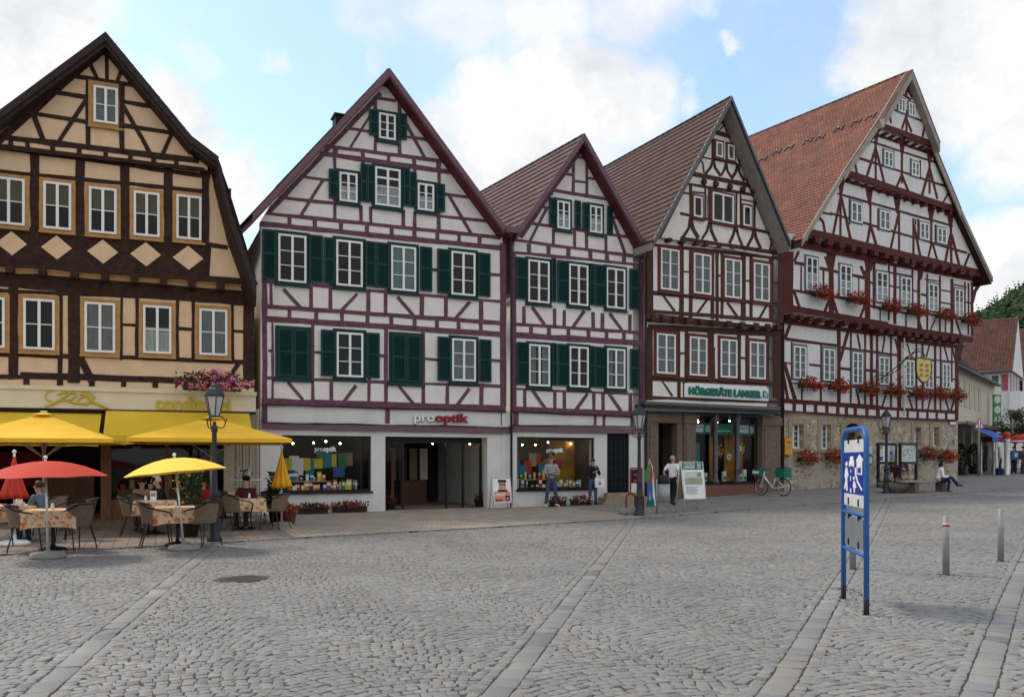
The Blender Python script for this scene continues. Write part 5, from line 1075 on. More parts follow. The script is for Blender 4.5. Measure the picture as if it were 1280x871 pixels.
for i, (px, py, w_) in enumerate([(1003,569,27),(1037,567,24),(1153,564,20),(1177,566,24)]):
    wbox(h5, px, py, w_, -.0, ['drooping red geraniums at the stone wall window beside the yellow letterbox','drooping red geraniums at the second stone wall window, left of the blue sign','red geraniums at the stone wall window right behind the information boards','red geraniums at the stone wall window above the seated woman'][i], 'red geraniums at the stone wall', hpx=20, droop=.35)
pk_ = wbox(h1, 265, 481, 88, .95, 'long box of pink and magenta flowers on the cream fascia above the word conditorei', None, hpx=18, petals=('petal_pink','petal_pink','petal_pale','petal_magenta'), dens=2.0, droop=.16, rise=.42)
def planter(px, py, w, label, kind='trough', grp='red flower planters before the shop windows', rz=R(22), petals=('petal_wine','petal_red'), hh=.2):
    g = ground(px, py); t = empty('flower_planter', g, rz, label, 'planter', grp); b = MB()
    if kind == 'trough': b.box(-w/2, w/2, -.12, .12, .03, hh, 'box_dark'); b.box(-w/2-.01, w/2+.01, -.13, .13, hh-.03, hh+.003, 'box_dark')
    else: b.lathe([(w*.35,0),(w*.5,hh),(w*.53,hh),(w*.53,hh-.03),(w*.45,hh-.03)], 'terracotta' if kind == 'clay' else 'box_dark', n=16)
    b.build('pot', t); flowers(t, w*.95, .26, hh, .02, int(230*w), int(280*w), petals, .2 if kind=='trough' else .28); return t
planter(391,643,.88,'dark trough of red flowers under the shop window, beside the folded yellow parasol'); planter(437,641,1.05,'long dark trough of red flowers under the right half of the wide shop window')
planter(488,637.5,.35,'small dark pot of red flowers at the left jamb of the shop entrance','pot', hh=.26); planter(600,634,.42,'dark pot of red flowers at the right jamb of the entrance beside the poster stand','pot', hh=.26)
planter(697,633.5,.55,'dark trough of red and white flowers behind the legs of the man in grey'); planter(726,632,.72,'dark trough of red and white flowers between the two standing men', petals=('petal_wine','petal_pale','petal_red'))
g = ground(362, 656); t = empty('flower_pot', g, 0, 'terracotta pot of red flowers at the right end of the terrace', 'flower pot'); b = MB(); b.lathe([(.12,0),(.19,.34),(.21,.34),(.21,.38),(.17,.38)], 'terracotta'); b.build('pot', t); flowers(t, .4, .3, .36, .05, 130, 160, ('petal_red',), .22)
def climber(px, py, h, r, label, petals, nb, pot='box_dark', name='climbing_plant'):
    t = empty(name, ground(px, py), 0, label, 'plant'); b = MB(); b.lathe([(.16,0),(.22,.42),(.24,.42),(.24,.45),(.19,.45)], pot); b.build('pot', t); s = MB(); s.tube([(0,0,.3),(.02,0,h*.6),(0,.01,h)], [.02,.015,.008], 'c_brown'); s.build('stem', t)
    L, Bm = MB(), MB()
    for i in range(900):
        z = .4+(h-.4)*random.random(); k = r*(1-.45*abs((z-.4)/(h-.4)-.4)); a = random.random()*6.283; q = k*math.sqrt(random.random()); L.leaf((q*math.cos(a)+random.gauss(0,.03), q*math.sin(a), z), random.uniform(.03,.06), random.choice(['leaf_green','leaf_dark']))
    for i in range(nb):
        z = .5+(h-.4)*random.random(); a = random.random()*6.283; k = r*.95
        for j in range(6): Bm.leaf((k*math.cos(a)+random.gauss(0,.02), k*math.sin(a)+random.gauss(0,.02), z+random.gauss(0,.02)), .03, random.choice(petals))
    L.build('foliage', t)
    if nb: Bm.build('blossoms', t)
climber(237, 672, 1.5, .30, 'tall leafy plant with orange blossoms in a pot behind the small yellow parasol', ('petal_orange','petal_yellow'), 34)
climber(346, 655, 1.35, .26, 'dark climbing plant behind the folded yellow parasol', ('petal_red',), 4, name='climbing_plant')
# planter bowl with mixed flowers by the lamp
PB = Z(1090,530,8.71); g = ground(1120, 616); t = empty('planter_bowl', g, R(25), 'wide shallow concrete bowl of mixed flowers beside the bench and lamp', 'planter'); b = MB()
b.lathe([(.3,0),(.5,.08),(.8,.3),(.88,.44),(.88,.48),(.80,.48),(.78,.40)], 'concrete', n=28); b.build('bowl', t); flowers(t, 1.4, .9, .45, .03, 500, 700, ('petal_red','petal_yellow','petal_orange','petal_pink'), .3)
s = MB()
for i in range(46):
    a = random.random()*6.28; r_ = random.uniform(.3,.75); hgt = random.uniform(.6,1.1); s.tube(smooth([(0,0,.4),(r_*.35*math.cos(a), r_*.35*math.sin(a), .5+hgt*.8),(r_*.8*math.cos(a), r_*.8*math.sin(a), .45+hgt*.85),(r_*math.cos(a), r_*math.sin(a), .4+hgt*.55)], 3), [.02]*8+[.012,.004], 'leaf_purple', n=3)
s.build('purple_fronds', t); t.scale = (.76,.76,.82)
# ------------------------------------------------------------ street lamps
mat('lamp_paint', (.035,.042,.052), .4, .15, 8, metal=.2); mat('lamp_glass', (.42,.43,.42), .35, .05, 3)
def make_lamp(loc, hgt=3.25):
    t = empty('street_lamp', loc, 0); m = MB(); P = 'lamp_paint'; hb = hgt-.95
    m.lathe([(.15,0),(.15,.08),(.11,.12),(.09,.5),(.105,.54),(.105,.6),(.08,.64),(.068,.9),(.082,.93),(.082,1.0),(.058,1.05),(.046,hb-.1),(.065,hb-.06),(.065,hb),(.04,hb+.05),(.035,hb+.12)], P, n=14); m.build('post', t)
    m = MB()
    for k in range(3):
        a = k*2.094+.5; c, s = math.cos(a), math.sin(a); m.tube(smooth([(.04*c,.04*s,hb+.02),(.16*c,.16*s,hb+.0),(.21*c,.21*s,hb+.12),(.12*c,.12*s,hb+.24)], 4), .012, P, n=6)
        m.tube(smooth([(.21*c,.21*s,hb+.12),(.24*c,.24*s,hb+.16),(.22*c,.22*s,hb+.2)],3), .01, P, n=6)
    m.build('scroll_bracket', t); zb, zt = hb+.24, hb+.62; m = MB()
    for k in range(6):
        a = k*math.pi/3; c, s = math.cos(a), math.sin(a); m.tube([(.10*c,.10*s,zb),(.188*c,.188*s,zt)], .012, P, n=5)
    m.lathe([(.10,zb-.03),(.115,zb-.03),(.115,zb),(.10,zb)], P, n=6, sm=False); m.lathe([(.17,zt),(.205,zt),(.205,zt+.03),(.17,zt+.03)], P, n=6, sm=False)
    m.lathe([(.215,zt+.03),(.14,zt+.15),(.09,zt+.19),(.09,zt+.22),(.05,zt+.26),(.02,zt+.28),(.028,zt+.31),(.008,zt+.36)], P, n=6, sm=False); m.build('lantern_roof', t)
    m = MB(); m.lathe([(.094,zb),(.181,zt)], 'lamp_glass', n=6, sm=False); m.build('lantern_glass', t); return t
LG = 'old style lamps along the square'
l0 = make_lamp(ground(268, 678)); tag(l0, 'dark ornate street lamp standing before the cafe terrace, nearest to the viewer', 'street lamp', LG)
for (x, y, lab) in [(799,645,'dark ornate street lamp beside the red bicycle rack and stone house entrance'),(1108,617,'dark ornate street lamp beside the flower bowl and information boards')]:
    c = copy_tree(l0); c.location = ground(x, y); tag(c, lab, 'street lamp', LG)
for (x, Y, lab, k) in [(1242,60,'far ornate lamp rising above the phone booth roof',1.06),(1258,60,'far ornate lamp right of the phone booth, above the pale column',1.0)]:
    c = copy_tree(l0); c.location = gY(x, Y); c.scale = (k,k,k); tag(c, lab, 'street lamp', LG)
# ------------------------------------------------------------ parasols
mat('mast_alu', (.38,.36,.34), .4, .1, 8, metal=.4); mat('umbrella_red', (.47,.045,.025), .75, .08, 3); mat('umbrella_yellow', (.85,.58,.08), .75, .05, 3); mat('umbrella_orange', (.75,.36,.02), .75, .08, 3); mat('rib_wood', (.42,.33,.22), .6, .1, 6)
def big_parasol(loc, rz, half, ze, za, label):
    t = empty('large_parasol', loc, rz, label, 'parasol', 'large yellow parasols over the terrace'); m = MB(); C_ = 'parasol_yellow'; q = [(-half,-half),(half,-half),(half,half),(-half,half)]; n = 6
    for k in range(4):
        a, b = Vector(q[k]), Vector(q[(k+1) % 4])
        for i in range(n):
            p0, p1 = a.lerp(b, i/n), a.lerp(b, (i+1)/n); s = lambda f: -.045*math.sin(f*math.pi)
            for j in range(4):
                f0, f1 = j/4, (j+1)/4; Zf = lambda f, g: za+(ze-za)*f - .05*math.sin(f*math.pi)*math.sin(g*math.pi) + s(g)*0
                g0, g1 = i/n, (i+1)/n
                m.face([(*(p0*f0), Zf(f0,g0)), (*(p0*f1), Zf(f1,g0)), (*(p1*f1), Zf(f1,g1)), (*(p1*f0), Zf(f0,g1))], C_, sm=True)
            m.face([(*p0, ze), (*p0, ze-.09), (*p1, ze-.09), (*p1, ze)], C_)
    cap = [(x*.14, y*.14) for x, y in q]; b0 = len(m.v); m.v += [(x, y, za-.03) for x, y in cap]+[(0,0,za+.06)]; m.addf(b0, [(0,1,4),(1,2,4),(2,3,4),(3,0,4)], C_); m.build('canopy', t, fix=False)
    m = MB(); m.tube([(0,0,0),(0,0,za)], .035, 'mast_alu'); m.box(-.06,.06,-.06,.06,za+.04,za+.07,'c_white'); m.build('mast', t); m = MB(); m.box(-.35,.35,-.35,.35,0,.07,'concrete'); m.build('base', t)
    m = MB()
    for x, y in [(-1,-1),(1,-1),(1,1),(-1,1),(0,-1),(0,1),(1,0),(-1,0)]:
        m.tube([(0,0,za-.12),(x*half*.97,y*half*.97,ze-.03)], .014, 'rib_wood', n=5); m.tube([(0,0,ze-.42),(x*half*.5,y*half*.5,(za+ze)/2-.06)], .012, 'rib_wood', n=5)
    m.build('ribs', t); return t
for (px, Y, lab) in [(55,19.6,'large square yellow parasol over the left part of the terrace'),(264,20.6,'large square yellow parasol behind the street lamp')]:
    p = gY(px, Y); za = CZ+(HY-(514 if px < 100 else 519))/F*Y-p.z-.06; ze = CZ+(HY-551)/F*(Y-1.0)-p.z+.05; big_parasol(p, R(20), 1.62 if px < 100 else 1.76, ze, za, lab)
def small_parasol(base, top, r, m_, label, n=8, sag=.28):
    base, top = Vector(base), Vector(top); t = empty('small_parasol', base, 0, label, 'parasol'); ax = (top-base); L = ax.length; q = ax.normalized(); rot = Vector((0,0,1)).rotation_difference(q).to_matrix(); T = lambda v: tuple(rot @ Vector(v))
    m = MB(); N_r, A_n = 5, n*4
    def pt(i, j):
        f = i/N_r; a = 2*math.pi*j/A_n; sc = 1-.055*abs(math.sin(a*n/2))*f; dr = sag*(f**1.9); return T((r*f*sc*math.cos(a), r*f*sc*math.sin(a), L-.04-dr+.012*abs(math.sin(a*n/2))*f))
    b = len(m.v)
    for i in range(N_r+1):
        for j in range(A_n): m.v.append(pt(i, j))
    m.addf(b, [(i*A_n+j, i*A_n+(j+1) % A_n, (i+1)*A_n+(j+1) % A_n, (i+1)*A_n+j) for i in range(N_r) for j in range(A_n)], m_, sm=True)
    m.build('canopy', t, fix=False); m = MB(); m.tube([(0,0,.02), T((0,0,L))], .019, 'alu'); m.build('pole', t); m = MB(); m.ball(T((0,0,L+.02)), .035, 'c_white', 8); m.build('finial', t)
    m = MB()
    for k in range(n):
        a = 2*math.pi*k/n; m.tube([T((0,0,L-.08)), T((r*.5*math.cos(a), r*.5*math.sin(a), L-.06-sag*.27)), T((r*.97*math.cos(a), r*.97*math.sin(a), L-.05-sag*.95))], .006, 'alu', n=4)
    m.build('ribs', t); m = MB(); m.lathe([(.28,0),(.29,.03),(.26,.09),(.08,.11),(.03,.13),(.03,.22)], 'concrete', n=20); m.build('base', t); return t
b_ = ground(60, 697); small_parasol(b_, atY(57, 573, b_.y), 1.0, 'umbrella_red', 'open red parasol over the near left table with wicker chairs')
b_ = ground(230, 687); small_parasol(b_, atY(218, 569.5, b_.y), .93, 'umbrella_yellow', 'small open yellow parasol tilted over the table beside the lamp')
def folded(base, ztop, zbot, r, m_, label, basem='concrete'):
    t = empty('folded_parasol', base, 0, label, 'parasol'); m = MB(); n = 48; b = 0; H = ztop-zbot
    prof = [(.015,1),(.05,.9),(.16,.62),(.6,.25),(1.0,.04),(.85,.0),(.3,.06)]
    prof = [(.03,1.0),(.22,.75),(.5,.45),(.85,.12),(1.0,.0),(.6,.03)]
    for f, z in prof:
        for k in range(n): a = 2*math.pi*k/n; rr = r*f*(1+.16*math.sin(a*9)*min(1,f*2)); m.v.append((rr*math.cos(a), rr*math.sin(a), zbot+H*z+(.03*math.sin(a*9+1) if z < .05 else 0)))
    m.addf(0, [(i*n+k, i*n+(k+1) % n, (i+1)*n+(k+1) % n, (i+1)*n+k) for i in range(len(prof)-1) for k in range(n)], m_, sm=True); m.build('canopy', t, fix=False)
    m = MB(); m.tube([(0,0,0),(0,0,ztop+.02)], .02, 'c_white'); m.build('pole', t); m = MB(); m.ball((0,0,ztop+.04), .04, 'c_white', 8); m.build('finial', t); m = MB(); m.lathe([(.28,0),(.28,.05),(.22,.09),(.04,.11),(.03,.2)], basem, n=20); m.build('base', t)
b_ = ground(18, 681); folded(b_, CZ+(HY-567)/F*b_.y-b_.z, CZ+(HY-622)/F*b_.y-b_.z, .24, 'umbrella_red', 'folded red parasol on a white foot at the left edge of the terrace', 'c_white')
b_ = ground(352, 657); folded(b_, CZ+(HY-561)/F*b_.y-b_.z, CZ+(HY-609)/F*b_.y-b_.z, .24, 'umbrella_orange', 'folded orange yellow parasol at the right end of the terrace')
# ------------------------------------------------------------ wicker chairs and tables
def wicker():
    m = mat('wicker', (.22,.165,.115), .7, .25, 30, .2, 60)
    t = m.node_tree; b = t.nodes['Principled BSDF']; co = t.nodes.new('ShaderNodeTexCoord'); w1 = t.nodes.new('ShaderNodeTexWave'); w1.inputs['Scale'].default_value = 22; w1.bands_direction = 'Z'; t.links.new(co.outputs['Object'], w1.inputs['Vector'])
    bp = t.nodes.new('ShaderNodeBump'); bp.inputs['Strength'].default_value = .8; bp.inputs['Distance'].default_value = .01; t.links.new(w1.outputs[0], bp.inputs['Height']); t.links.new(bp.outputs[0], b.inputs['Normal'])
wicker(); mat('chair_tube', (.03,.025,.022), .4, .2, 8)
def make_chair():
    t = empty('wicker_chair', (0,0,0)); m = MB()
    # faces +y ; seat
    m.lathe([(.02,.425),(.20,.42),(.245,.435),(.25,.455),(.20,.465),(.02,.455)], 'wicker', n=20); m.build('seat', t)
    m = MB(); n = 18; rows = 6
    for j in range(rows+1):
        f = j/rows
        for i in range(n+1):
            a = math.radians(195+150*i/n); lean = .02+.10*f; r = .25+.03*f; z = .44+f*(.40-.05*abs(2*i/n-1)**2)
            m.v.append((r*math.cos(a)*1.0, r*math.sin(a)-lean*.6, z))
    m.addf(0, [(j*(n+1)+i, j*(n+1)+i+1, (j+1)*(n+1)+i+1, (j+1)*(n+1)+i) for j in range(rows) for i in range(n)], 'wicker', sm=True); m.build('backrest', t, fix=False)
    for sx in (-1, 1):
        m = MB(); m.tube(smooth([(sx*.14,-.33,.83),(sx*.26,-.18,.74),(sx*.30,.02,.69),(sx*.29,.19,.64),(sx*.25,.24,.52),(sx*.23,.22,.44)], 4), .013, 'chair_tube', n=6); m.build('armrest', t)
        m = MB(); m.tube([(sx*.22,.19,.45),(sx*.25,.24,0)], .012, 'chair_tube', n=6); m.build('leg', t); m = MB(); m.tube([(sx*.19,-.18,.45),(sx*.23,-.30,0)], .012, 'chair_tube', n=6); m.build('leg', t)
    m = MB(); m.tube(smooth([(-.26,-.12,.78),(-.18,-.31,.835),(0,-.37,.845),(.18,-.31,.835),(.26,-.12,.78)], 4), .016, 'chair_tube', n=6); m.build('back_rim', t); return t
c0 = make_chair()
CH = [(33,690,-60,'wicker chair left of the near table under the red parasol, seen from behind'),(94,688,62,'wicker chair on the right side of the near table under the red parasol'),(98,676,120,'wicker chair behind the near table under the red parasol'),
 (2,682,-70,'wicker chair cut by the left edge of the picture at the left table'),(64,671,165,'wicker chair at the back of the left table beside the seated woman'),(197,684,-62,'wicker chair left of the table under the small yellow parasol'),
 (252,683,60,'wicker chair right of the table under the small yellow parasol, beside the lamp'),(249,671,110,'wicker chair behind the table under the small yellow parasol'),(170,671,-70,'wicker chair with arm loop left of the white haired diner\'s table'),
 (176,664,-110,'wicker chair further back at the white haired diner\'s table'),(296,664,-35,'wicker chair seen from behind right of the lamp'),(343,662,70,'wicker chair beside the folded orange yellow parasol'),(330,655,150,'wicker chair behind the right table'),(284,655,-100,'wicker chair deep on the terrace just right of the lamp')]
for i, (x, y, a, lab) in enumerate(CH):
    c = c0 if i == 0 else copy_tree(c0); c.location = ground(x, y); c.location.z += .024; c.rotation_euler.z = R(a); tag(c, lab, 'chair', 'wicker terrace chairs')
def cloth_mat():
    m = mat('table_cloth', (.62,.48,.30), .85, .1, 3, col2=(.62,.48,.30)); t = m.node_tree; b = t.nodes['Principled BSDF']; co = t.nodes.new('ShaderNodeTexCoord'); v = t.nodes.new('ShaderNodeTexNoise'); v.inputs['Scale'].default_value = 9; v.inputs['Detail'].default_value = 3; v.inputs['Distortion'].default_value = .3; t.links.new(co.outputs['Object'], v.inputs['Vector'])
    r = t.nodes.new('ShaderNodeValToRGB'); e = r.color_ramp.elements; e[0].position = .36; e[0].color = (.50,.13,.045,1); e[1].position = .43; e[1].color = (.60,.30,.13,1); e.new(.48).color = (.66,.52,.36,1); e.new(.58).color = (.66,.50,.33,1); e.new(.66).color = (.50,.18,.08,1); t.links.new(v.outputs[0], r.inputs[0]); t.links.new(r.outputs[0], b.inputs['Base Color'])
cloth_mat()
def table(px, py, rz, label, s=.42, things=()):
    g = ground(px, py)+Vector((0,0,.024)); t = empty('cafe_table', g, R(rz), 'table '+label, 'table', 'terrace tables'); m = MB(); m.lathe([(.24,0),(.22,.03),(.05,.06),(.035,.1),(.035,.68),(.05,.7)], 'iron_black', n=14); m.build('pedestal', t); m = MB(); m.box(-s+.02,s-.02,-s+.02,s-.02,.70,.725,'wood_warm'); m.build('table_top', t)
    cl = MB(); n = 12; ring = []
    for k in range(4*n):
        sd, f = divmod(k, n); f = f/n*2-1; c = [(f,-1),(1,f),(-f,1),(-1,-f)][sd]; ring.append(c)
    for lv, (sc, z) in enumerate(((1,.728),(1.015,.715),(1.04,.6),(1.06,.44))):
        for k, c in enumerate(ring): w = 1+(.022*math.sin(k*1.9)*(lv/3)); dz = -.05*(abs(c[0]*c[1])**3)*(lv/3); cl.v.append((c[0]*s*sc*w, c[1]*s*sc*w, z+dz))
    K4 = 4*n; cl.addf(0, [(l*K4+k, l*K4+(k+1) % K4, (l+1)*K4+(k+1) % K4, (l+1)*K4+k) for l in range(3) for k in range(K4)]+[tuple(range(K4))], 'table_cloth', sm=False); o = cl.build('tablecloth', loc=g); o.rotation_euler.z = R(rz); tag(o, 'patterned cloth on the table '+label, 'tablecloth', 'patterned tablecloths')
    for (kind, x, y, lab) in things:
        w = g+Vector((x, y, .729)); m = MB()
        if kind == 'cup': m.lathe([(.055,0),(.06,.006),(.02,.008),(.028,.012),(.042,.07),(.038,.07),(.025,.02)], 'c_white', n=14); m.tube(smooth([(.04,0,.06),(.065,0,.05),(.06,0,.03),(.035,0,.03)],3), .006, 'c_white', n=5); nm, ct = 'coffee_cup', 'cup'
        elif kind == 'shaker': m.lathe([(.03,0),(.032,.06),(.02,.09),(.022,.1),(.012,.12)], 'c_white', n=10); nm, ct = 'sugar_shaker', 'shaker'
        else: m.obox((0,0,.11),(.06,.02,0),(0,.004,0),(0,0,.11),'c_white'); m.obox((0,-.006,.14),(.045,.015,0),(0,.003,0),(0,0,.04),'c_tan'); m.obox((0,0,.005),(.065,.022,0),(0,.03,0),(0,0,.005),'alu'); nm, ct = 'menu_card', 'menu card'
        tag(m.build(nm, loc=w), lab, ct)
table(66,688,20,'under the open red parasol',.42,[('shaker',.05,-.1,'white sugar shaker on the near left table')])
table(17,678,15,'at the left edge beside the seated woman',.46,[('cup',.22,-.1,'white coffee cup nearest the seated woman'),('cup',-.22,-.2,'white coffee cup at the left end of the left table'),('menu',.05,.1,'upright menu card on the left table'),('shaker',.12,-.1,'white shaker beside the menu card on the left table')])
table(222,682,22,'under the small yellow parasol',.40,[('shaker',.0,-.1,'white shaker on the table under the small yellow parasol')])
table(193,668,22,'of the white haired diner',.42,[('menu',.02,-.1,'upright white menu card before the white haired diner'),('shaker',-.15,-.1,'white shaker beside the menu card of the white haired diner')])
table(307,662,22,'right of the lamp before the man in dark red',.42,[('shaker',.12,-.1,'white shaker on the right table')]); table(281,648,22,'deep on the terrace behind the lamp',.42)
g = ground(307, 651); t = empty('bar_table', g, 0, 'white round high table carrying a flower pot by the panelled wall', 'table'); m = MB(); hh = CZ+(HY-599)/F*g.y-g.z; m.lathe([(.42,hh-.03),(.43,hh-.02),(.43,hh),(.01,hh+.002)], 'c_white', n=28); m.build('table_top', t); m = MB(); m.lathe([(.25,0),(.24,.03),(.03,.06),(.03,hh-.03)], 'alu', n=14); m.build('pedestal', t)
t = empty('flower_pot', g+Vector((0,0,hh+.003)), 0, 'small pot of white flowers on the high round table', 'flower pot'); m = MB(); m.lathe([(.08,0),(.11,.13),(.12,.13),(.10,.12)], 'c_grey', n=14); m.build('pot', t); flowers(t, .3, .22, .14, .0, 70, 140, ('c_white',), .16)
# ------------------------------------------------------------ bollards and the blue sign
for (x, y0, y1, lab, rd) in [(1182.5,718,645,'grey metal bollard with red band standing on the open cobbles',True),(1251,701,636,'plain grey metal bollard near the right edge',False),(1066,711,600,'grey metal bollard partly hidden behind the blue frame sign',False)]:
    g = ground(x, y0); t = empty('bollard', g, 0, lab, 'bollard', 'metal bollards'); hh = (CZ+(HY-y1)/F*g.y-g.z) if x > 1100 else .84; m = MB(); m.lathe([(.046,-.01),(.046,hh-.005),(.04,hh)], 'steel', n=18); m.build('post', t)
    if rd: m = MB(); m.lathe([(.0475,hh-.155),(.0475,hh-.10)], 'c_white', n=18); m.lathe([(.0482,hh-.145),(.0482,hh-.11)], 'c_red', n=18); m.build('reflective_band', t)
mat('sign_blue', (.035,.125,.36), .4, .12, 4); mat('sign_blue_panel', (.012,.03,.28), .4, .05, 4); mat('sign_grey', (.16,.18,.20), .5, .1, 4); mat('sign_white', (.55,.58,.58), .5, .08, 4, dirt=.2)
pl_, pr_ = ground(1054.5, 748), ground(1083, 768); d = (pr_-pl_); Lw = d.xy.length; t = empty('pedestrian_zone_sign', pl_, math.atan2(d.y, d.x), 'blue tube frame sign with white figures of adult, child, car and house', 'sign')
SP = Plane(pl_.xy, d.xy); BX = Z(1030,510,3.226); ZX = Z(1035,520,8.71)
HT = 2.0; rr = .19; m = MB(); pts = [(0,0,0),(0,0,HT-rr)]+[(rr-rr*math.cos(a), 0, HT-rr+rr*math.sin(a)) for a in np.linspace(.2,1.57,6)]+[(Lw-rr+rr*math.sin(a), 0, HT-rr+rr*math.cos(a)) for a in np.linspace(0,1.37,6)]+[(Lw,0,HT-rr),(Lw,0,0)]
m.tube(pts, .029, 'sign_blue', n=12); m.build('frame', t); m = MB(); m.tube([(0,0,1.05),(Lw,0,1.05)], .024, 'sign_blue'); m.build('crossbar', t); m = MB(); m.tube([(0,0,.62),(Lw,0,.62)], .024, 'sign_blue'); m.build('crossbar', t)
for x in (0, Lw): m = MB(); m.lathe([(.0305,-.01),(.0305,.17),(.030,.18)], 'lamp_paint', (x,0,0), 12); m.build('post_foot', t)
a, b = .07, Lw-.07
m = MB(); m.box(a, b, -.008, .008, 1.13, 1.88, 'sign_white'); m.build('white_panel', t); m = MB(); zb0, zb1 = 1.28, 1.72
zb0 = 1.27; zb1 = 1.74; m.box(a, b, -.0125, .0125, zb0, zb1, 'sign_blue_panel'); m.build('blue_panel', t); m = MB(); m.box(a+.04, b-.04, -.008, .008, .67, 1.0, 'sign_grey'); m.build('grey_panel', t)
m = MB(); Wp = b-a; Hp = zb1-zb0
def fig(poly, m=m): m.prism([(a+Wp*x, zb0+Hp*z) for x, z in poly], -.0165, -.013, 'c_white')
def PXF(x, y): return ((x-175)/190, 1-(y-360)/490)
def figpx(poly): fig([PXF(*p) for p in poly])
def circ(cx, cy, rx, ry, n=12): figpx([(cx+rx*math.cos(2*math.pi*i/n), cy+ry*math.sin(2*math.pi*i/n)) for i in range(n)])
circ(205,500,11,27); figpx([(203,535),(212,540),(226,640),(215,655),(213,700),(218,820),(204,830),(202,730),(194,810),(180,800),(196,690),(186,650),(194,560)])
circ(279,665,8,22); figpx([(276,695),(286,700),(302,770),(292,785),(289,755),(288,830),(277,835),(278,780),(268,765)])
figpx([(238,420),(250,408),(268,408),(276,425),(272,450),(282,470),(280,530),(270,540),(268,520),(242,520),(240,535),(230,525),(232,470),(242,450)]); figpx([(246,560),(252,560),(252,600),(246,600)]); figpx([(244,640),(250,640),(250,700),(244,700)]); figpx([(242,790),(254,790),(254,835),(242,835)])
figpx([(330,385),(365,455),(355,465),(355,620),(345,620),(345,470),(312,470),(312,610),(305,610),(305,465),(300,455)]); figpx([(312,600),(345,605),(345,620),(312,615)]); figpx([(314,470),(343,470),(343,540),(314,540)]); figpx([(286,540),(296,540),(300,610),(318,700),(357,790),(350,800),(308,710),(290,620)])
m.build('pictogram', t); m = MB()
for x in (.25,.75):
    for z in (1.86, 1.16, 1.0, .69): m.box(Wp*x+a-.012, Wp*x+a+.012, -.02, .02, z-.02, z+.06, 'iron_black')
m.build('clip', t)
# ------------------------------------------------------------ boards on the pavement
def aboard(px, py, w, hgt, rz, label):
    t = empty('pavement_board', ground(px, py)+Vector((0,0,.024)), R(rz), label, 'sign'); m = MB()
    for s in (-1,1):
        for x in (-w/2, w/2): m.tube([(x, s*.26, 0),(x, s*.03, hgt)], .018, 'alu', n=6)
        m.tube([(-w/2, s*.03, hgt),(w/2, s*.03, hgt)], .018, 'alu', n=6)
    m.build('stand', t); return t
def onb(s0, w, hgt, mb, x0, x1, z0, z1, m, o=.012):   # on the sloped front
    f = lambda z: -.26+.23*z/hgt; q = [(x0,z0),(x1,z0),(x1,z1),(x0,z1)]; b = len(mb.v); mb.v += [(x, f(z)-o, z) for x, z in q]+[(x, f(z)-o+.01, z) for x, z in q]; mb.addf(b, [(0,1,2,3),(4,5,6,7),(0,1,5,4),(1,2,6,5),(2,3,7,6),(3,0,4,7)], m)
t = aboard(626, 637, .62, 1.03, 18, 'white pavement poster stand showing a man with glasses above a red field'); m = MB(); onb(0,.62,1.03,m,-.29,.29,.22,1.0,'board_white'); m.build('poster', t); m = MB(); q_ = lambda *a, mm, o: onb(0,.62,1.03,m,*a,mm,o)
mat('poster_salmon', (.62,.22,.17), .6, .1); mat('skin', (.48,.29,.20), .55, .08, 8); q_(-.27,.27,.25,.58,mm='poster_salmon',o=.023); q_(-.1,.14,.62,.9,mm='skin',o=.023); q_(-.12,.16,.88,.97,mm='c_black',o=.024); q_(-.08,.02,.79,.83,mm='c_black',o=.026); q_(.04,.13,.79,.83,mm='c_black',o=.026); q_(-.15,.19,.58,.64,mm='c_black',o=.025)
q_(-.24,.1,.5,.52,mm='c_white',o=.026); q_(-.24,.06,.45,.47,mm='c_white',o=.026); q_(-.24,0,.28,.33,mm='c_wine',o=.026); q_(.1,.24,.3,.45,mm='c_black',o=.026); q_(.13,.21,.35,.38,mm='c_white',o=.029); m.build('poster_print', t)
t = aboard(864, 639.5, .78, 1.5, 22, 'white pavement board with green LANGER header before the hearing aid shop'); m = MB(); onb(0,.78,1.5,m,-.37,.37,.38,1.27,'board_white'); m.build('poster', t)
m = MB(); onb(0,.78,1.5,m,-.37,.37,1.28,1.52,'langer_green'); f_ = lambda z: -.26+.23*z/1.5; fit_text(m, 'HÖRGERÄTE', .42, .05, 'c_white', lambda x, y, q: (-.33+x, f_(1.43)-.02-q, 1.42+y), .004, .02); fit_text(m, 'LANGER', .42, .09, 'c_white', lambda x, y, q: (-.33+x, f_(1.32)-.018-q, 1.31+y), .004, .03)
for k in range(4): m.box(.16, .3, f_(1.35)-.02, f_(1.35)-.016, 1.32+k*.04, 1.34+k*.04, 'c_white')
m.build('header', t); m = MB(); mat('photo_green', (.22,.28,.14), .6, .3, 3, col2=(.38,.40,.34)); onb(0,.78,1.5,m,-.31,.31,.82,1.02,'photo_green',.023); onb(0,.78,1.5,m,-.31,.31,1.02,1.2,'c_pale',.023); onb(0,.78,1.5,m,.14,.28,1.06,1.18,'c_grey',.028)
for k in range(5): onb(0,.78,1.5,m,-.30,.12-.05*(k%2),.74-k*.05,.755-k*.05,'c_grey',.023)
m.build('poster_print', t)
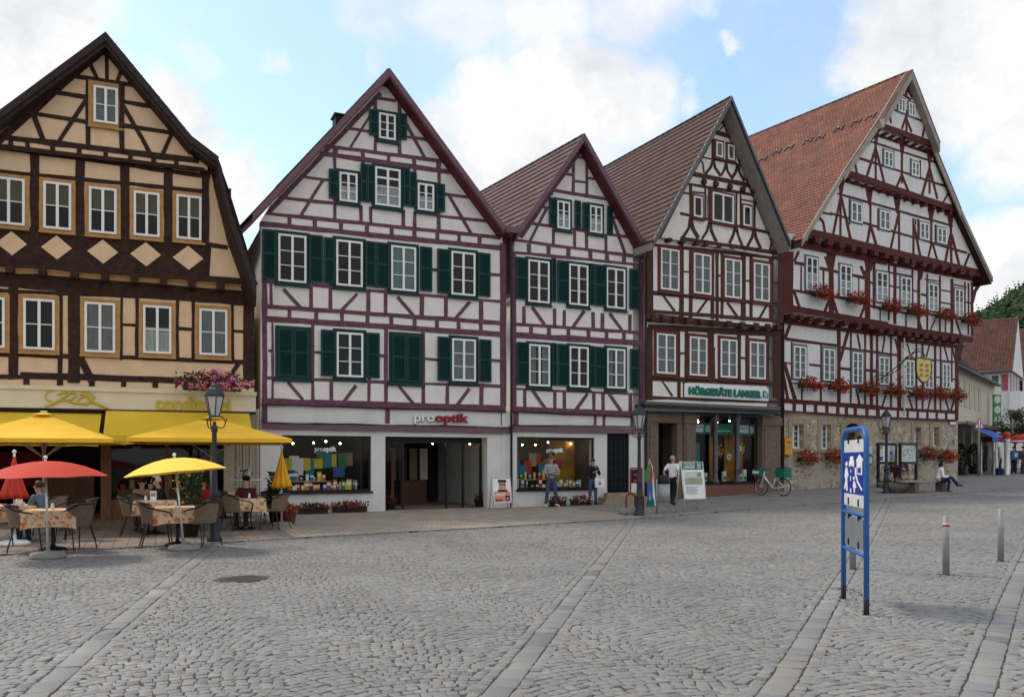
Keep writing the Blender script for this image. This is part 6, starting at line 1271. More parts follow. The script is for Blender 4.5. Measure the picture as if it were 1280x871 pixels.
# cut-out figure board of a child with green banner
t = empty('cutout_figure_board', ground(812, 634)+Vector((0,0,.024)), R(25), 'cut-out board of a figure in green and red by the stone doorway', 'sign'); m = MB(); P = lambda pts, mm, y0=-.02, y1=.0: m.prism([((x-1060)/5.807/34.5, (735-y)/5.807/34.5) for x, y in pts], y0, y1, mm)
P([(1048,725),(1050,560),(1045,470),(1062,415),(1085,470),(1110,730)], 'c_white', .0, .02); m.build('backboard', t); m = MB()
P([(1042,690),(1040,575),(1080,570),(1085,690),(1070,690),(1062,600),(1055,690)], 'c_blue'); P([(1040,575),(1030,500),(1050,450),(1070,445),(1082,500),(1080,572)], 'c_red'); P([(1015,540),(1020,500),(1050,450),(1065,480),(1050,560),(1025,575)], 'c_green', -.035, -.021); P([(1048,440),(1060,420),(1070,440),(1062,456)], 'skin'); P([(1030,735),(1035,690),(1090,685),(1096,735)], 'langer_green', -.04, -.0205); P([(1082,500),(1100,530),(1092,540),(1078,515)], 'skin'); m.build('figure', t)
# red bicycle rack with black board
mat('rack_red', (.22,.02,.022), .4, .15, 8); g = ground(790, 644); t = empty('bicycle_rack', g+Vector((0,0,.024)), R(22), 'dark red tubular bicycle rack with a small black advertising board', 'bicycle rack'); m = MB(); s = 1/5.807/42
def rkp(x, y): return ((x-880)*s, 0, (815-y)*s)
for off_, xs_ in ((0,(832,905)),(.0,(918,975))):
    m.tube([rkp(xs_[0],812)]+smooth([rkp(xs_[0],700),rkp(xs_[0]+8,675),rkp((xs_[0]+xs_[1])/2,666),rkp(xs_[1]-8,675),rkp(xs_[1],700)],3)+[rkp(xs_[1],812)], .028, 'rack_red', n=8)
m.tube([rkp(868,668),rkp(868,482)], .022, 'rack_red'); m.tube([rkp(962,668),rkp(962,482)], .022, 'rack_red'); m.tube([rkp(868,484),rkp(962,484)], .022, 'rack_red'); m.box(-.25,.0,-.08,.08,0,.05,'rack_red'); m.build('frame', t); m = MB(); x0, x1 = (876-880)*s, (960-880)*s; z0, z1 = (815-590)*s, (815-492)*s; m.box(x0, x1, -.012, .012, z0, z1, 'c_black')
for (cx, cz, rx, rz_) in ((.35,.62,.22,.1),(.55,.55,.25,.08),(.3,.2,.15,.12),(.6,.22,.14,.12)): m.ball((x0+(x1-x0)*cx, -.013, z0+(z1-z0)*cz), (x1-x0), 'c_red', 12, (rx,.01,rz_))
m.build('board', t)
t = tag(MB_ := None, None) if False else empty('boulder', ground(786, 644)+Vector((0,0,.0)), 0, 'low grey stone beside the foot of the lamp and red rack', 'stone'); m = MB(); m.ball((0,0,.1), .24, 'concrete', 12, (1.3,.7,.75)); m.build('stone', t)
# waste bin on a post
g = ground(829, 642); t = empty('waste_bin', g+Vector((0,0,.024)), R(22), 'round steel waste bin with dark lid on a post beside the walking man', 'bin'); m = MB(); m.tube([(-.22,0,0),(-.22,0,1.02)], .03, 'steel'); m.build('post', t); m = MB(); m.lathe([(.17,.32),(.2,.34),(.2,.88),(.18,.88),(.17,.5)], 'steel', n=20); m.build('bin_body', t); m = MB(); m.lathe([(.21,.88),(.22,.92),(.18,1.08),(.05,1.14)], 'iron_black', n=20); m.build('lid', t)
# bicycle
def torus(m, c, R0, r, mt, n=28, k=6, ax='y'):
    b = len(m.v)
    for i in range(n):
        a = 2*math.pi*i/n
        for j in range(k): q = 2*math.pi*j/k; rr = R0+r*math.cos(q); m.v.append((c[0]+rr*math.cos(a), c[1]+r*math.sin(q), c[2]+rr*math.sin(a)))
    m.addf(b, [(i*k+j, i*k+(j+1) % k, ((i+1) % n)*k+(j+1) % k, ((i+1) % n)*k+j) for i in range(n) for j in range(k)], mt, sm=True)
A_, B_ = ground(956, 620.5), ground(974.5, 619.5); mid = (A_+B_)/2; phi = R(-56); t = empty('bicycle', mid+Vector((0,0,.024)), phi, 'white framed bicycle with green carrier boxes by the shopfront corner', 'bicycle')
for x in (-.53, .53):
    m = MB(); torus(m, (x,0,.34), .32, .022, 'c_black'); w = m.build('wheel', t); m = MB(); torus(m, (x,0,.34), .295, .01, 'alu', k=4)
    for i in range(16): a = math.pi*i/8; m.tube([(x,0,.34),(x+.29*math.cos(a),0,.34+.29*math.sin(a))], .003, 'alu', n=3, cap=False)
    m.tube([(x,-.05,.34),(x,.05,.34)], .02, 'alu'); m.build('rim', w)
m = MB()
for pts in ([(-.53,.0,.34),(-.40,0,.80),(-.36,0,.92)],[(-.40,0,.78),(.02,0,.30)],[(-.42,0,.70),(-.02,0,.38)],[(.02,0,.28),(.20,0,.82)],[(.02,0,.28),(.53,0,.34)],[(.53,0,.34),(.17,0,.72)]): m.tube(pts, .022, 'c_white', n=7)
m.build('frame', t); m = MB(); m.tube([(-.32,-.28,1.0),(-.36,-.1,1.03),(-.36,.1,1.03),(-.32,.28,1.0)], .013, 'iron_black'); m.build('handlebar', t); m = MB(); m.ball((.22,0,.90), .13, 'c_black', 10, (1,.6,.35)); m.tube([(.18,0,.7),(.21,0,.88)], .014, 'alu'); m.build('saddle', t)
m = MB(); m.box(.32,.72,-.22,.22,.70,1.05,'langer_green'); m.box(.35,.69,-.19,.19,1.05,1.08,'c_black'); m.build('rear_box', t); m = MB(); m.box(-.80,-.46,-.2,.2,.78,1.02,'langer_green'); m.box(-.78,-.48,-.205,-.201,.85,.95,'c_white'); m.build('front_box', t)
# yellow letterbox on the stone wall
mat('post_yellow', (.62,.28,.02), .45, .1, 6); u, z = h5.P(*Lc(928,475)); t = hthing(h5, 'letterbox', u-.05, .0, z, 'yellow letterbox fixed to the stone wall right of the bicycle', 'letterbox'); m = MB(); w_ = .5
m.prism([(-.24,0),(.24,0),(.24,.62),(.18,.68),(-.18,.68),(-.24,.62)], -.22, 0, 'post_yellow'); m.build('body', t); m = MB(); m.box(-.18,.18,-.226,-.2205,.50,.53,'c_black'); m.box(-.16,.16,-.225,-.2205,.25,.4,'c_tan'); torus(m, (-.02,-.226,.56), .03, .006, 'c_black', 12, 4); m.build('slot_and_label', t)
# information boards
for (x0, x1, lab, cols) in [(60,262,'dark framed information board with colour pictures left of the lamp post',['c_blue','c_tan','photo_green','c_pale','c_wine']),(300,487,'dark framed information board with a pale town map right of the lamp post',['c_pale','c_grey'])]:
    pa = gY(PB(x0,0)[0], 36.0); pb = gY(PB(x1,0)[0], 36.8); dd = pb-pa; Wd = dd.xy.length; z1 = CZ+(HY-PB(0,210)[1])/F*36.4-pa.z; z0 = CZ+(HY-PB(0,440)[1])/F*36.4-pa.z
    t = empty('information_board', pa+Vector((0,0,.026)), math.atan2(dd.y, dd.x), lab, 'notice board'); m = MB(); m.box(0,.1,-.05,.05,0,z1,'iron_black'); m.box(Wd-.1,Wd,-.05,.05,0,z1,'iron_black'); m.box(.1,Wd-.1,-.05,.05,z1-.1,z1,'iron_black'); m.box(.1,Wd-.1,-.05,.05,z0,z0+.1,'iron_black'); m.build('frame', t)
    m = MB(); m.box(.1,Wd-.1,-.02,.03,z0+.1,z1-.1,cols[0] if len(cols)==2 else 'c_white'); random.seed(11)
    hh = z1-z0-.2
    if len(cols) > 2:
        for i in range(9): xx, zz = .15+(Wd-.45)*(i % 3)/2.6, z0+.15+hh*(i//3)/3.1; m.box(xx, xx+.22, -.026, -.021, zz, zz+hh/4, cols[i % 5])
    else:
        for i in range(46): xx, zz = .15+random.random()*(Wd-.4), z0+.15+random.random()*(hh-.15); m.box(xx, xx+random.uniform(.02,.12), -.026-i*.0001, -.021, zz, zz+random.uniform(.01,.07), 'c_grey' if i % 3 else 'c_teal')
    m.build('poster', t)
# notices beside the arch
for i, (x0, x1, y0, y1, lab) in enumerate([(560,590,300,355,'pale notice on the stone wall just right of the blue sign'),(560,590,365,412,'dark framed notice below the pale one on the stone wall'),(1030,1065,168,188,'small white street name plate at the stone corner'),(1057,1068,275,293,'tiny white plate on the stone corner above the seated woman')]):
    u, z = h5.P(*V5(x0,y1)); u2, z2 = h5.P(*V5(x1,y0)); t = hthing(h5, 'wall_notice', u, .06, z, lab, 'notice'); m = MB(); m.box(0,u2-u,-.02,.06,0,z2-z,'iron_black' if i == 1 else 'c_grey'); m.box(.04,u2-u-.04,-.025,-.0205,.04,z2-z-.04,'c_pale' if i < 2 else 'c_white'); 
    m.build('panel', t)
# bench
g = ground(1163, 615.5); t = empty('bench', g+Vector((0,0,.026)), R(22), 'long low grey bench on a stone foot beside the flower bowl', 'bench'); m = MB(); m.box(-1.5,.85,-.22,.22,.38,.46,'soffit_grey'); m.build('seat', t)
for x in (-.95,.45): m = MB(); m.box(x,x+.18,-.17,.17,0,.379,'stone_brown'); m.build('leg', t)
# golden wrought-iron hanging sign on the town hall
mat('gold', (.55,.38,.10), .35, .1, 6, metal=.7); mat('gold_paint', (.62,.47,.14), .5, .1, 6); WS = Z(1080,410,8.707)
u0, z0 = h5.P(*WS(40,640), F1+.1)
OUTP = lambda x, y: None
t = hthing(h5, 'hanging_sign', h5.P(*WS(400,520), F1)[0], F1, h5.P(*WS(400,520), F1)[1], 'golden wrought iron bracket carrying a yellow shield with six dark marks', 'sign')
uc, zc_ = h5.P(*WS(400,520), F1)
def wsp(x, y, base=400):     # bracket stands out from the wall; trace on a plane leaving the wall at an angle
    k = (x-100)/560; off = F1+.15+k*1.9; u, z = h5.P(*WS(x, y), off); return (u-uc, -(off-F1), z-zc_)
m = MB()
m.tube([wsp(*p) for p in smooth([(60,600),(200,540),(330,440),(430,350),(520,280),(600,255),(660,290),(640,330)],4)], .022, 'iron_black', n=6)
m.tube([wsp(*p) for p in smooth([(120,520),(300,500),(420,380),(560,240),(640,235)],4)], .016, 'iron_black', n=6); m.tube([wsp(*p) for p in smooth([(640,330),(655,350),(645,380)],3)], .02, 'iron_black', n=6)
m.tube([wsp(620,260), (h5.P(*WS(130,0), F2)[0]-uc, -.2, h5.P(*WS(130,0), F2)[1]-zc_)], .008, 'iron_black', n=4); m.tube([wsp(500,280), (h5.P(*WS(280,20), F2)[0]-uc, -.2, h5.P(*WS(280,20), F2)[1]-zc_)], .008, 'iron_black', n=4)
m.build('bracket', t); m = MB(); random.seed(3)
for (x, y, r) in [(110,540,.10),(165,500,.07),(160,590,.08),(235,560,.09),(305,490,.08),(380,485,.12),(400,380,.07),(410,530,.08),(510,300,.12),(640,310,.12),(455,420,.06),(350,560,.07),(320,600,.07)]:
    c = Vector(wsp(x, y))
    for k in range(9): m.leaf(c+Vector((random.gauss(0,r*.45),random.gauss(0,.03),random.gauss(0,r*.45))), r*.7, 'gold')
    m.tube([c+Vector((r*math.cos(a)*.8*(1-a/9),-.02,r*math.sin(a)*.8*(1-a/9))) for a in np.linspace(0,6,10)], .012, 'gold', n=4)
m.build('gilded_leaves', t)
m = MB(); cx = wsp(645,460); W2 = .52; sh_ = [(-.5,.5),(.5,.5),(.52,.0),(.42,-.3),(.2,-.47),(0,-.53),(-.2,-.47),(-.42,-.3),(-.52,.0)]; K1 = 1.02
m.prism([(cx[0]+x*1.15, cx[2]+z*1.1) for x, z in sh_], cx[1]-.02, cx[1]+.02, 'iron_black'); m.prism([(cx[0]+x*1.0, cx[2]+z*.97) for x, z in sh_], cx[1]-.035, cx[1]-.021, 'gold_paint')
m.build('shield', t); m = MB()
for gx in (-.22,.22):
    for gz_ in (.22,0,-.22):
        for a, b in (((-.14,.02),(.14,.05)),((-.10,-.05),(.12,-.03))): m.obox((cx[0]+gx+(a[0]+b[0])/2, cx[1]-.04, cx[2]+gz_+(a[1]+b[1])/2), (.12,0,.02), (0,.004,0), (0,0,.022), 'c_brown')
m.build('shield_marks', t)

# weeds in the joints
W_ = MB()
for (px, py, sx, n_) in [(1062,752,.16,40),(1075,742,.12,26),(1060,738,.10,20),(1088,764,.10,18),(1183,719,.10,22),(1176,720,.05,8),(1252,702,.10,14),(1262,702,.08,8),(1083,769,.06,10),(1140,742,.06,8),(799,647,.35,120),(812,648,.25,60),(841,632,.2,20),(860,700,.03,4),(1120,619,.5,60)]:
    g = ground(px, py)
    for i in range(n_): x, y = g.x+random.gauss(0,sx), g.y+random.gauss(0,sx*.8); W_.leaf((x, y, gz(x, y)+random.uniform(.0,.03)), random.uniform(.008,.02), random.choice(['leaf_green','leaf_dark']), up=1)
tag(W_.build('weeds'), 'small weeds growing in the joints round posts and lamp feet', 'weeds', kind='stuff')
# ------------------------------------------------------------ people
for nm, c in dict(jeans=(.05,.075,.13), jeans_dark=(.03,.045,.09), sweater_grey=(.26,.28,.29), jacket_black=(.014,.014,.015), shirt_white=(.75,.76,.78), trousers_black=(.014,.014,.016), navy=(.02,.03,.07), denim_grey=(.10,.15,.20), wine_shirt=(.06,.012,.018), red_top=(.40,.02,.02), tan_top=(.30,.21,.13), light_jacket=(.48,.46,.38), brown_coat=(.06,.045,.035)).items(): mat('cloth_'+nm, c, .85, .2, 9, .25, 30)
for nm, c in dict(grey=(.32,.30,.28), brown=(.05,.028,.018), black=(.012,.010,.010), white=(.55,.53,.50), ginger=(.16,.06,.025)).items(): mat('hair_'+nm, c, .6, .25, 30, .3, 60)
mat('skin_person', (.46,.27,.19), .5, .08, 8); mat('shoe_dark', (.02,.018,.018), .5, .1); mat('shoe_light', (.5,.5,.5), .6, .1)
def skin(name, J, E, root, m, sub=2):
    """J: {joint: (pos, radius)}; grows one continuous surface along the joint edges"""
    ks = list(J); me = bpy.data.meshes.new(name); me.from_pydata([J[k][0] for k in ks], [(ks.index(a), ks.index(b)) for a, b in E], []); o = bpy.data.objects.new(name, me); COL.objects.link(o)
    o.modifiers.new('skin', 'SKIN'); sv_ = me.skin_vertices[0].data
    for i, k in enumerate(ks):
        r = J[k][1]; sv_[i].radius = (r, r) if isinstance(r, float) else r; sv_[i].use_root = (k == root)
    s = o.modifiers.new('subd', 'SUBSURF'); s.levels = sub; s.render_levels = sub
    dg = bpy.context.evaluated_depsgraph_get(); dg.update(); m2 = bpy.data.meshes.new_from_object(o.evaluated_get(dg)); bpy.data.objects.remove(o)
    V = [tuple(v.co) for v in m2.vertices]; Fc = [tuple(p.vertices) for p in m2.polygons]; bpy.data.meshes.remove(m2)
    b = MB(); b.v = V; b.addf(0, Fc, m, sm=True); return b
def person(loc, heading, label, top, legs, hair, pose='stand', H=1.75, arms='down', shoe='shoe_dark', hairstyle='short', lean=0.0, group=None, collar=None, female=False, look=0.0):
    """local axes: +y is where the body faces, x to its right"""
    t = empty('person', loc, R(heading), label, 'person', group); k = H/1.75; V = Vector
    sw = .185 if not female else .165; P = dict(pel=V((0,0,.95)), wai=V((0,.0,1.10)), che=V((0,.0,1.32)), nek=V((0,.0,1.48)), jaw=V((0,.03,1.575)), hed=V((0,.01,1.645)))
    for s, n in ((-1,'l'),(1,'r')):
        P['hip'+n] = V((s*.095,0,.91)); P['kne'+n] = V((s*.105,.02,.50)); P['ank'+n] = V((s*.115,-.02,.09)); P['toe'+n] = V((s*.13,.14,.035)); P['sho'+n] = V((s*sw,0,1.42)); P['elb'+n] = V((s*(sw+.05),-.02,1.13)); P['wri'+n] = V((s*(sw+.05),.06,.90))
    if pose == 'walk': P['knel'] += V((0,.16,.0)); P['ankl'] += V((0,.26,.02)); P['toel'] += V((0,.26,.02)); P['kner'] += V((0,-.06,0)); P['ankr'] += V((0,-.32,.05)); P['toer'] += V((0,-.30,.0))
    if pose == 'wide': 
        for s, n in ((-1,'l'),(1,'r')): P['kne'+n].x += s*.04; P['ank'+n].x += s*.07; P['toe'+n].x += s*.10
    if pose in ('sit','cross'):
        dz = V((0,0,-.45)); 
        for q in P:
            if q[:3] not in ('kne','ank','toe'): P[q] = P[q]+dz
        for s, n in ((-1,'l'),(1,'r')): P['hip'+n] = V((s*.1,.0,.50)); P['kne'+n] = V((s*.12,.43,.51)); P['ank'+n] = V((s*.12,.42,.09)); P['toe'+n] = V((s*.12,.58,.035))
        P['pel'] = V((0,0,.53)); 
        if pose == 'cross': P['kner'] = V((.02,.46,.62)); P['ankr'] = V((-.10,.72,.33)); P['toer'] = V((-.10,.86,.30)); P['kne'+'l'] = V((-.08,.42,.49)); P['ankl'] = V((-.08,.36,.09)); P['toel'] = V((-.08,.51,.035))
    L = math.tan(R(lean)); zp = P['pel'].z
    for q in P:
        if q[:3] not in ('hip','kne','ank','toe','pel'): P[q].y += (P[q].z-zp)*L
    ch = P['che']; 
    if arms == 'crossed': P['elbl'] = ch+V((-sw-.06,.06,-.20)); P['elbr'] = ch+V((sw+.06,.06,-.20)); P['wril'] = ch+V((.08,.22,-.15)); P['wrir'] = ch+V((-.08,.25,-.11))
    if arms == 'chin': P['elbl'] = ch+V((-sw-.08,.10,-.19)); P['elbr'] = ch+V((sw+.07,.08,-.19)); P['wril'] = ch+V((-.05,.20,.12)); P['wrir'] = ch+V((.02,.24,-.08))
    if arms == 'behind': P['elbl'] = ch+V((-sw-.12,-.14,-.17)); P['elbr'] = ch+V((sw+.12,-.14,-.17)); P['wril'] = ch+V((-sw-.0,.02,-.36)); P['wrir'] = ch+V((sw+.03,-.06,-.40))
    if arms == 'lap': P['elbl'] = ch+V((-sw-.04,.05,-.24)); P['elbr'] = ch+V((sw+.04,.05,-.24)); P['wril'] = ch+V((-.07,.27,-.22)); P['wrir'] = ch+V((.07,.30,-.20))
    if arms == 'table': P['elbl'] = ch+V((-sw-.05,.12,-.22)); P['elbr'] = ch+V((sw+.05,.12,-.22)); P['wril'] = ch+V((-.12,.36,-.17)); P['wrir'] = ch+V((.12,.36,-.17))
    nk = P['nek']; hd = P['hed']; a = R(look); rot = Matrix.Rotation(a, 3, 'Z')
    for q in ('jaw','hed'): P[q] = nk+rot @ (P[q]-nk)
    J = {q: [tuple(v*k), .05] for q, v in P.items()}
    rad = dict(pel=(.125,.10), wai=(.115,.09), che=(.135,.10), nek=.048, jaw=.062, hed=.088, hip=.085, kne=.055, ank=.038, toe=.032, sho=.055, elb=.040, wri=.026)
    if female: rad.update(wai=(.10,.08), che=(.115,.095))
    def rr(q, add=0.0, sc=1.0):
        v = rad.get(q) or rad[q[:3]]; return tuple((x*sc+add)*k for x in v) if isinstance(v, tuple) else (v*sc+add)*k
    J = {q: (J[q][0], rr(q)) for q in J}
    E = [('pel','wai'),('wai','che'),('che','nek'),('nek','jaw'),('jaw','hed')]
    for n in 'lr': E += [('pel','hip'+n),('hip'+n,'kne'+n),('kne'+n,'ank'+n),('ank'+n,'toe'+n),('che','sho'+n),('sho'+n,'elb'+n),('elb'+n,'wri'+n)]
    Jb = {q: (J[q][0], rr(q, 0, .86)) if q[:3] in ('pel','wai','che','sho','hip','kne') or (q[:3] == 'elb' and collar != 'short') else J[q] for q in J}
    b = skin('body', Jb, E, 'pel', 'skin_person')
    # hands: palm, four unequal curled fingers and a thumb from the side of the palm
    for s, n in ((-1,'l'),(1,'r')):
        w = P['wri'+n]; d = (w-P['elb'+n]).normalized(); side = d.cross(V((0,1,0))).normalized() if abs(d.y) < .9 else V((1,0,0)); dn = d.cross(side).normalized(); pc = w+d*.05
        b.tube([w*k, (w+d*.03)*k, (w+d*.08)*k, (w+d*.095)*k], [.024*k,.034*k,.036*k,.028*k], 'skin_person', 8, flat=.55)
        for i, ln in enumerate((.065,.075,.07,.055)):
            o_ = w+d*.085+side*(.027-.018*i); b.tube([o_*k, (o_+d*ln*.5+dn*.008)*k, (o_+d*ln*.85+dn*.026)*k, (o_+d*ln+dn*.045)*k], [.009*k,.0085*k,.008*k,.006*k], 'skin_person', 6)
        o_ = w+d*.03+side*.03; b.tube([o_*k, (o_+side*.022+d*.022)*k, (o_+side*.03+d*.05+dn*.01)*k], [.011*k,.0095*k,.007*k], 'skin_person', 6)
    hd = P['hed']; fd = rot @ V((0,1,0)); rt_ = rot @ V((1,0,0)); up = V((0,0,1))
    b.tube([(hd+fd*.082+up*.012)*k, (hd+fd*.108-up*.022)*k, (hd+fd*.09-up*.03)*k], [.009*k,.014*k,.008*k], 'skin_person', 6)
    for s in (-1,1): b.ball((hd+rt_*s*.086-up*.01)*k, .026*k, 'skin_person', 8, (.5,.8,1.2))
    body = b.build('body', t, fix=False)
    f = MB()
    for s in (-1,1): f.ball((hd+fd*.080+rt_*s*.032+up*.012)*k, .011*k, 'c_black', 6); f.obox((hd+fd*.086+rt_*s*.033+up*.034)*k, rt_*.018*k, fd*.004*k, up*.004*k, 'hair_'+hair)
    f.obox((hd+fd*.080-up*.052)*k, rt_*.022*k, fd*.006*k, up*.005*k, 'petal_wine'); f.build('face', t)
    # clothes follow the limbs
    q = {n: (J[n][0], rr(n, .012)) for n in ['pel']+[a_+b_ for a_ in ('hip','kne') for b_ in 'lr']}
    for n in 'lr': q['ank'+n] = (J['ank'+n][0], rr('ank'+n, .022))
    q['belt'] = (tuple(P['pel'].lerp(P['wai'], .75)*k), rr('wai', .012)); skin('trousers', q, [('pel','belt'),('pel','hipl'),('pel','hipr'),('hipl','knel'),('hipr','kner'),('knel','ankl'),('kner','ankr')], 'pel', 'cloth_'+legs).build('trousers', t, fix=False)
    q = {n: (J[n][0], rr(n, .022)) for n in ('pel','wai','che','shol','shor','elbl','elbr')}
    q['pel'] = (tuple((P['pel']+V((0,0,-.03)))*k), tuple(x*1.06 for x in rr('pel', .02)))
    q['col'] = (tuple(P['che'].lerp(P['nek'], .86)*k), rr('nek', .016))
    short = collar == 'short'
    for n in 'lr': q['wri'+n] = (tuple(P['elb'+n].lerp(P['wri'+n], .93)*k) , rr('wri'+n, .014))
    Es = [('pel','wai'),('wai','che'),('che','col'),('che','shol'),('che','shor'),('shol','elbl'),('shor','elbr')]
    if short: del q['wril'], q['wrir']; q['elbl'] = (tuple(P['shol'].lerp(P['elbl'],.75)*k), rr('elbl',.026)); q['elbr'] = (tuple(P['shor'].lerp(P['elbr'],.75)*k), rr('elbr',.026))
    else: Es += [('elbl','wril'),('elbr','wrir')]
    skin('top', q, Es, 'che', 'cloth_'+top).build('shirt', t, fix=False)
    for n in 'lr':
        m = MB(); a_, b_ = P['ank'+n], P['toe'+n]; d = (b_-a_); m.tube([(a_-d*.35-up*.03)*k, (a_-up*.025)*k, (a_.lerp(b_,.6)+up*.005)*k, (b_+d*.35)*k], [.038*k,.05*k,.045*k,.022*k], shoe, 8); m.build('shoe', t)
    h = MB(); n_ = 14; rows = 8; hc = hd+up*.018-fd*.012; lim = {'short':.62,'long':.62,'bun':.62,'bald':.68,'cap':.5,'hat':.5}[hairstyle]
    for i in range(rows+1):
        ph = math.pi*lim*i/rows
        for j in range(n_):
            a_ = 2*math.pi*j/n_; fr = math.cos(a_-math.pi/2)   # 1 = front
            p_ = min(ph, math.pi*(.30 if hairstyle != 'bald' else .22)) if fr > .35 else ph
            v = rt_*math.sin(p_)*math.cos(a_)*.101+fd*math.sin(p_)*math.sin(a_)*.108+up*math.cos(p_)*.108; h.v.append(tuple((hc+v)*k))
    h.addf(0, [(i*n_+j, i*n_+(j+1) % n_, (i+1)*n_+(j+1) % n_, (i+1)*n_+j) for i in range(rows) for j in range(n_)], 'hair_'+hair, sm=True)
    if hairstyle == 'long':
        for j in range(9): a_ = math.pi*(1.0+j/8); o_ = hc+rt_*math.cos(a_)*.085+fd*math.sin(a_)*.08; h.tube([o_*k, (o_-up*.12-fd*.02)*k, (o_-up*.26-fd*.03)*k], [.035*k,.035*k,.015*k], 'hair_'+hair, 6)
    if hairstyle == 'bun': h.ball((hc-fd*.12+up*.03)*k, .045*k, 'hair_'+hair, 8)
    h.build('hair', t, fix=False)
    if hairstyle == 'hat': m = MB(); m.lathe([(.17,.0),(.17,.012),(.10,.02),(.105,.09),(.08,.125),(.01,.13)], 'c_white', tuple((hd+up*.045)*k), 16); m.build('hat', t)
    if hairstyle == 'cap': m = MB(); m.ball((hd+up*.05)*k, .108*k, 'hair_ginger', 12, (1,1,.7)); m.obox((hd+up*.06+fd*.12)*k, rt_*.06*k, fd*.05*k, up*.006, 'hair_ginger'); m.build('cap', t)
    return t, P, k
U_ = Vector((0,0,.024))
person(ground(689,634.2)+U_, 195, 'grey haired man in light grey sweater and jeans standing with folded arms', 'sweater_grey', 'jeans', 'grey', 'wide', 1.74, 'crossed', 'shoe_light', 'bald', look=-25)
t, P, k = person(ground(741,631.8)+U_, 190, 'person in black jacket and jeans with one hand at the face', 'jacket_black', 'jeans', 'ginger', 'stand', 1.62, 'chin', 'shoe_dark', 'short', female=True, look=20)
bl = empty('carrier_bag', ground(741,631.8)+U_, R(190), 'white plastic carrier bag hanging from the arm of the person in black', 'bag'); m = MB(); c_ = P['elbl']*k
m.prism([(-.17,-.44),(.15,-.46),(.18,-.14),(.08,-.10),(.03,-.16),(-.04,-.16),(-.09,-.09),(-.16,-.15)], -.06, .06, 'c_white'); m.tube([(-.07,0,-.12),(-.02,0,-.0),(.03,0,.02),(.07,0,-.12)], .008, 'c_white'); m.prism([(-.05,-.36),(.07,-.37),(.06,-.24),(-.04,-.25)], -.066, .066, 'c_grey'); m.build('bag', bl, loc=(c_.x*.92, .13, c_.z+.03))
person(ground(841,632)+U_, -38, 'grey haired man in white short sleeved shirt and black trousers walking away', 'shirt_white', 'trousers_black', 'grey', 'walk', 1.68, 'behind', hairstyle='bald', collar='short', look=-15)
gb = ground(1173,615.5)+Vector((0,0,.026)); person(gb+Vector((0,0,-.035)), -104, 'dark haired woman in white top and navy jeans sitting cross-legged on the bench', 'shirt_white', 'navy', 'black', 'cross', 1.68, 'lap', hairstyle='long', lean=12, female=True, look=-10)
def diner(px, Y, heading, label, top, legs, hair, hs='short', H=1.7, female=False, lean=6, lk=0, arms='table'):
    g = gY(px, Y)+U_; return person(g+Vector((0,0,-.03)), heading, label, top, legs, hair, 'sit', H, arms, hairstyle=hs, female=female, lean=lean, look=lk, group='cafe guests')
diner(52, 16.9, 80, 'brown haired woman in blue grey jacket sitting at the left table facing left', 'denim_grey', 'jeans_dark', 'brown', 'bun', 1.66, True)
diner(208, 19.3, 120, 'white haired guest in black jacket leaning over the table with the white menu card', 'jacket_black', 'trousers_black', 'white', 'short', 1.74, lean=18)
diner(178, 19.9, 200, 'guest in tan top sitting behind the table with the menu card', 'tan_top', 'brown_coat', 'brown', 'short', 1.66, True)
diner(256, 20.4, 160, 'guest in bright red top between the orange plant and the lamp post', 'red_top', 'jeans_dark', 'brown', 'short', 1.64, True)
diner(309, 20.0, 178, 'dark haired man in dark red shirt sitting under the white round high table', 'wine_shirt', 'trousers_black', 'black', 'short', 1.72)
person(gY(1228, 56), 20, 'person in dark clothes standing in the far shopping street below the blue awnings', 'wine_shirt', 'trousers_black', 'black', H=1.72)
person(gY(1250.5, 49.5), 60, 'man in pale jacket and white hat standing by the phone booth', 'light_jacket', 'jeans_dark', 'grey', H=1.76, hairstyle='hat', lean=6)
person(gY(1267.5, 52), 150, 'person in pale top behind a blue crate near the right edge', 'light_jacket', 'jeans_dark', 'black', H=1.7, female=True)
person(gY(1279, 51), 200, 'person in brown coat cut by the right edge of the picture', 'brown_coat', 'brown_coat', 'black', H=1.7)
m = MB(); m.box(-.42,.42,-.25,.25,.9,1.4,'c_blue'); m.box(-.2,.05,-.26,-.251,1.05,1.3,'c_white'); m.box(-.45,.45,-.27,.27,1.4,1.44,'c_blue'); cr_ = empty('market_trolley', gY(1267, 51.4), R(20), 'blue market crate on a trolley near the right edge', 'trolley'); m.build('crate', cr_); m = MB()
for x in (-.38,.38):
    for y in (-.2,.2): m.tube([(x,y,0),(x,y,.9)], .03, 'c_black')
m.build('stand', cr_)
m = MB(); m.prism([(-.16,0),(.18,0),(.2,.34),(.1,.42),(-.1,.42),(-.18,.34)], -.12, .12, 'cloth_navy'); m.tube([(-.08,0,.42),(0,0,.6),(.08,0,.42)], .012, 'cloth_navy'); tag(m.build('shoulder_bag', loc=gY(1249.3, 49.1)+Vector((0,0,.02))), 'dark blue bag beside the man with the white hat', 'bag')
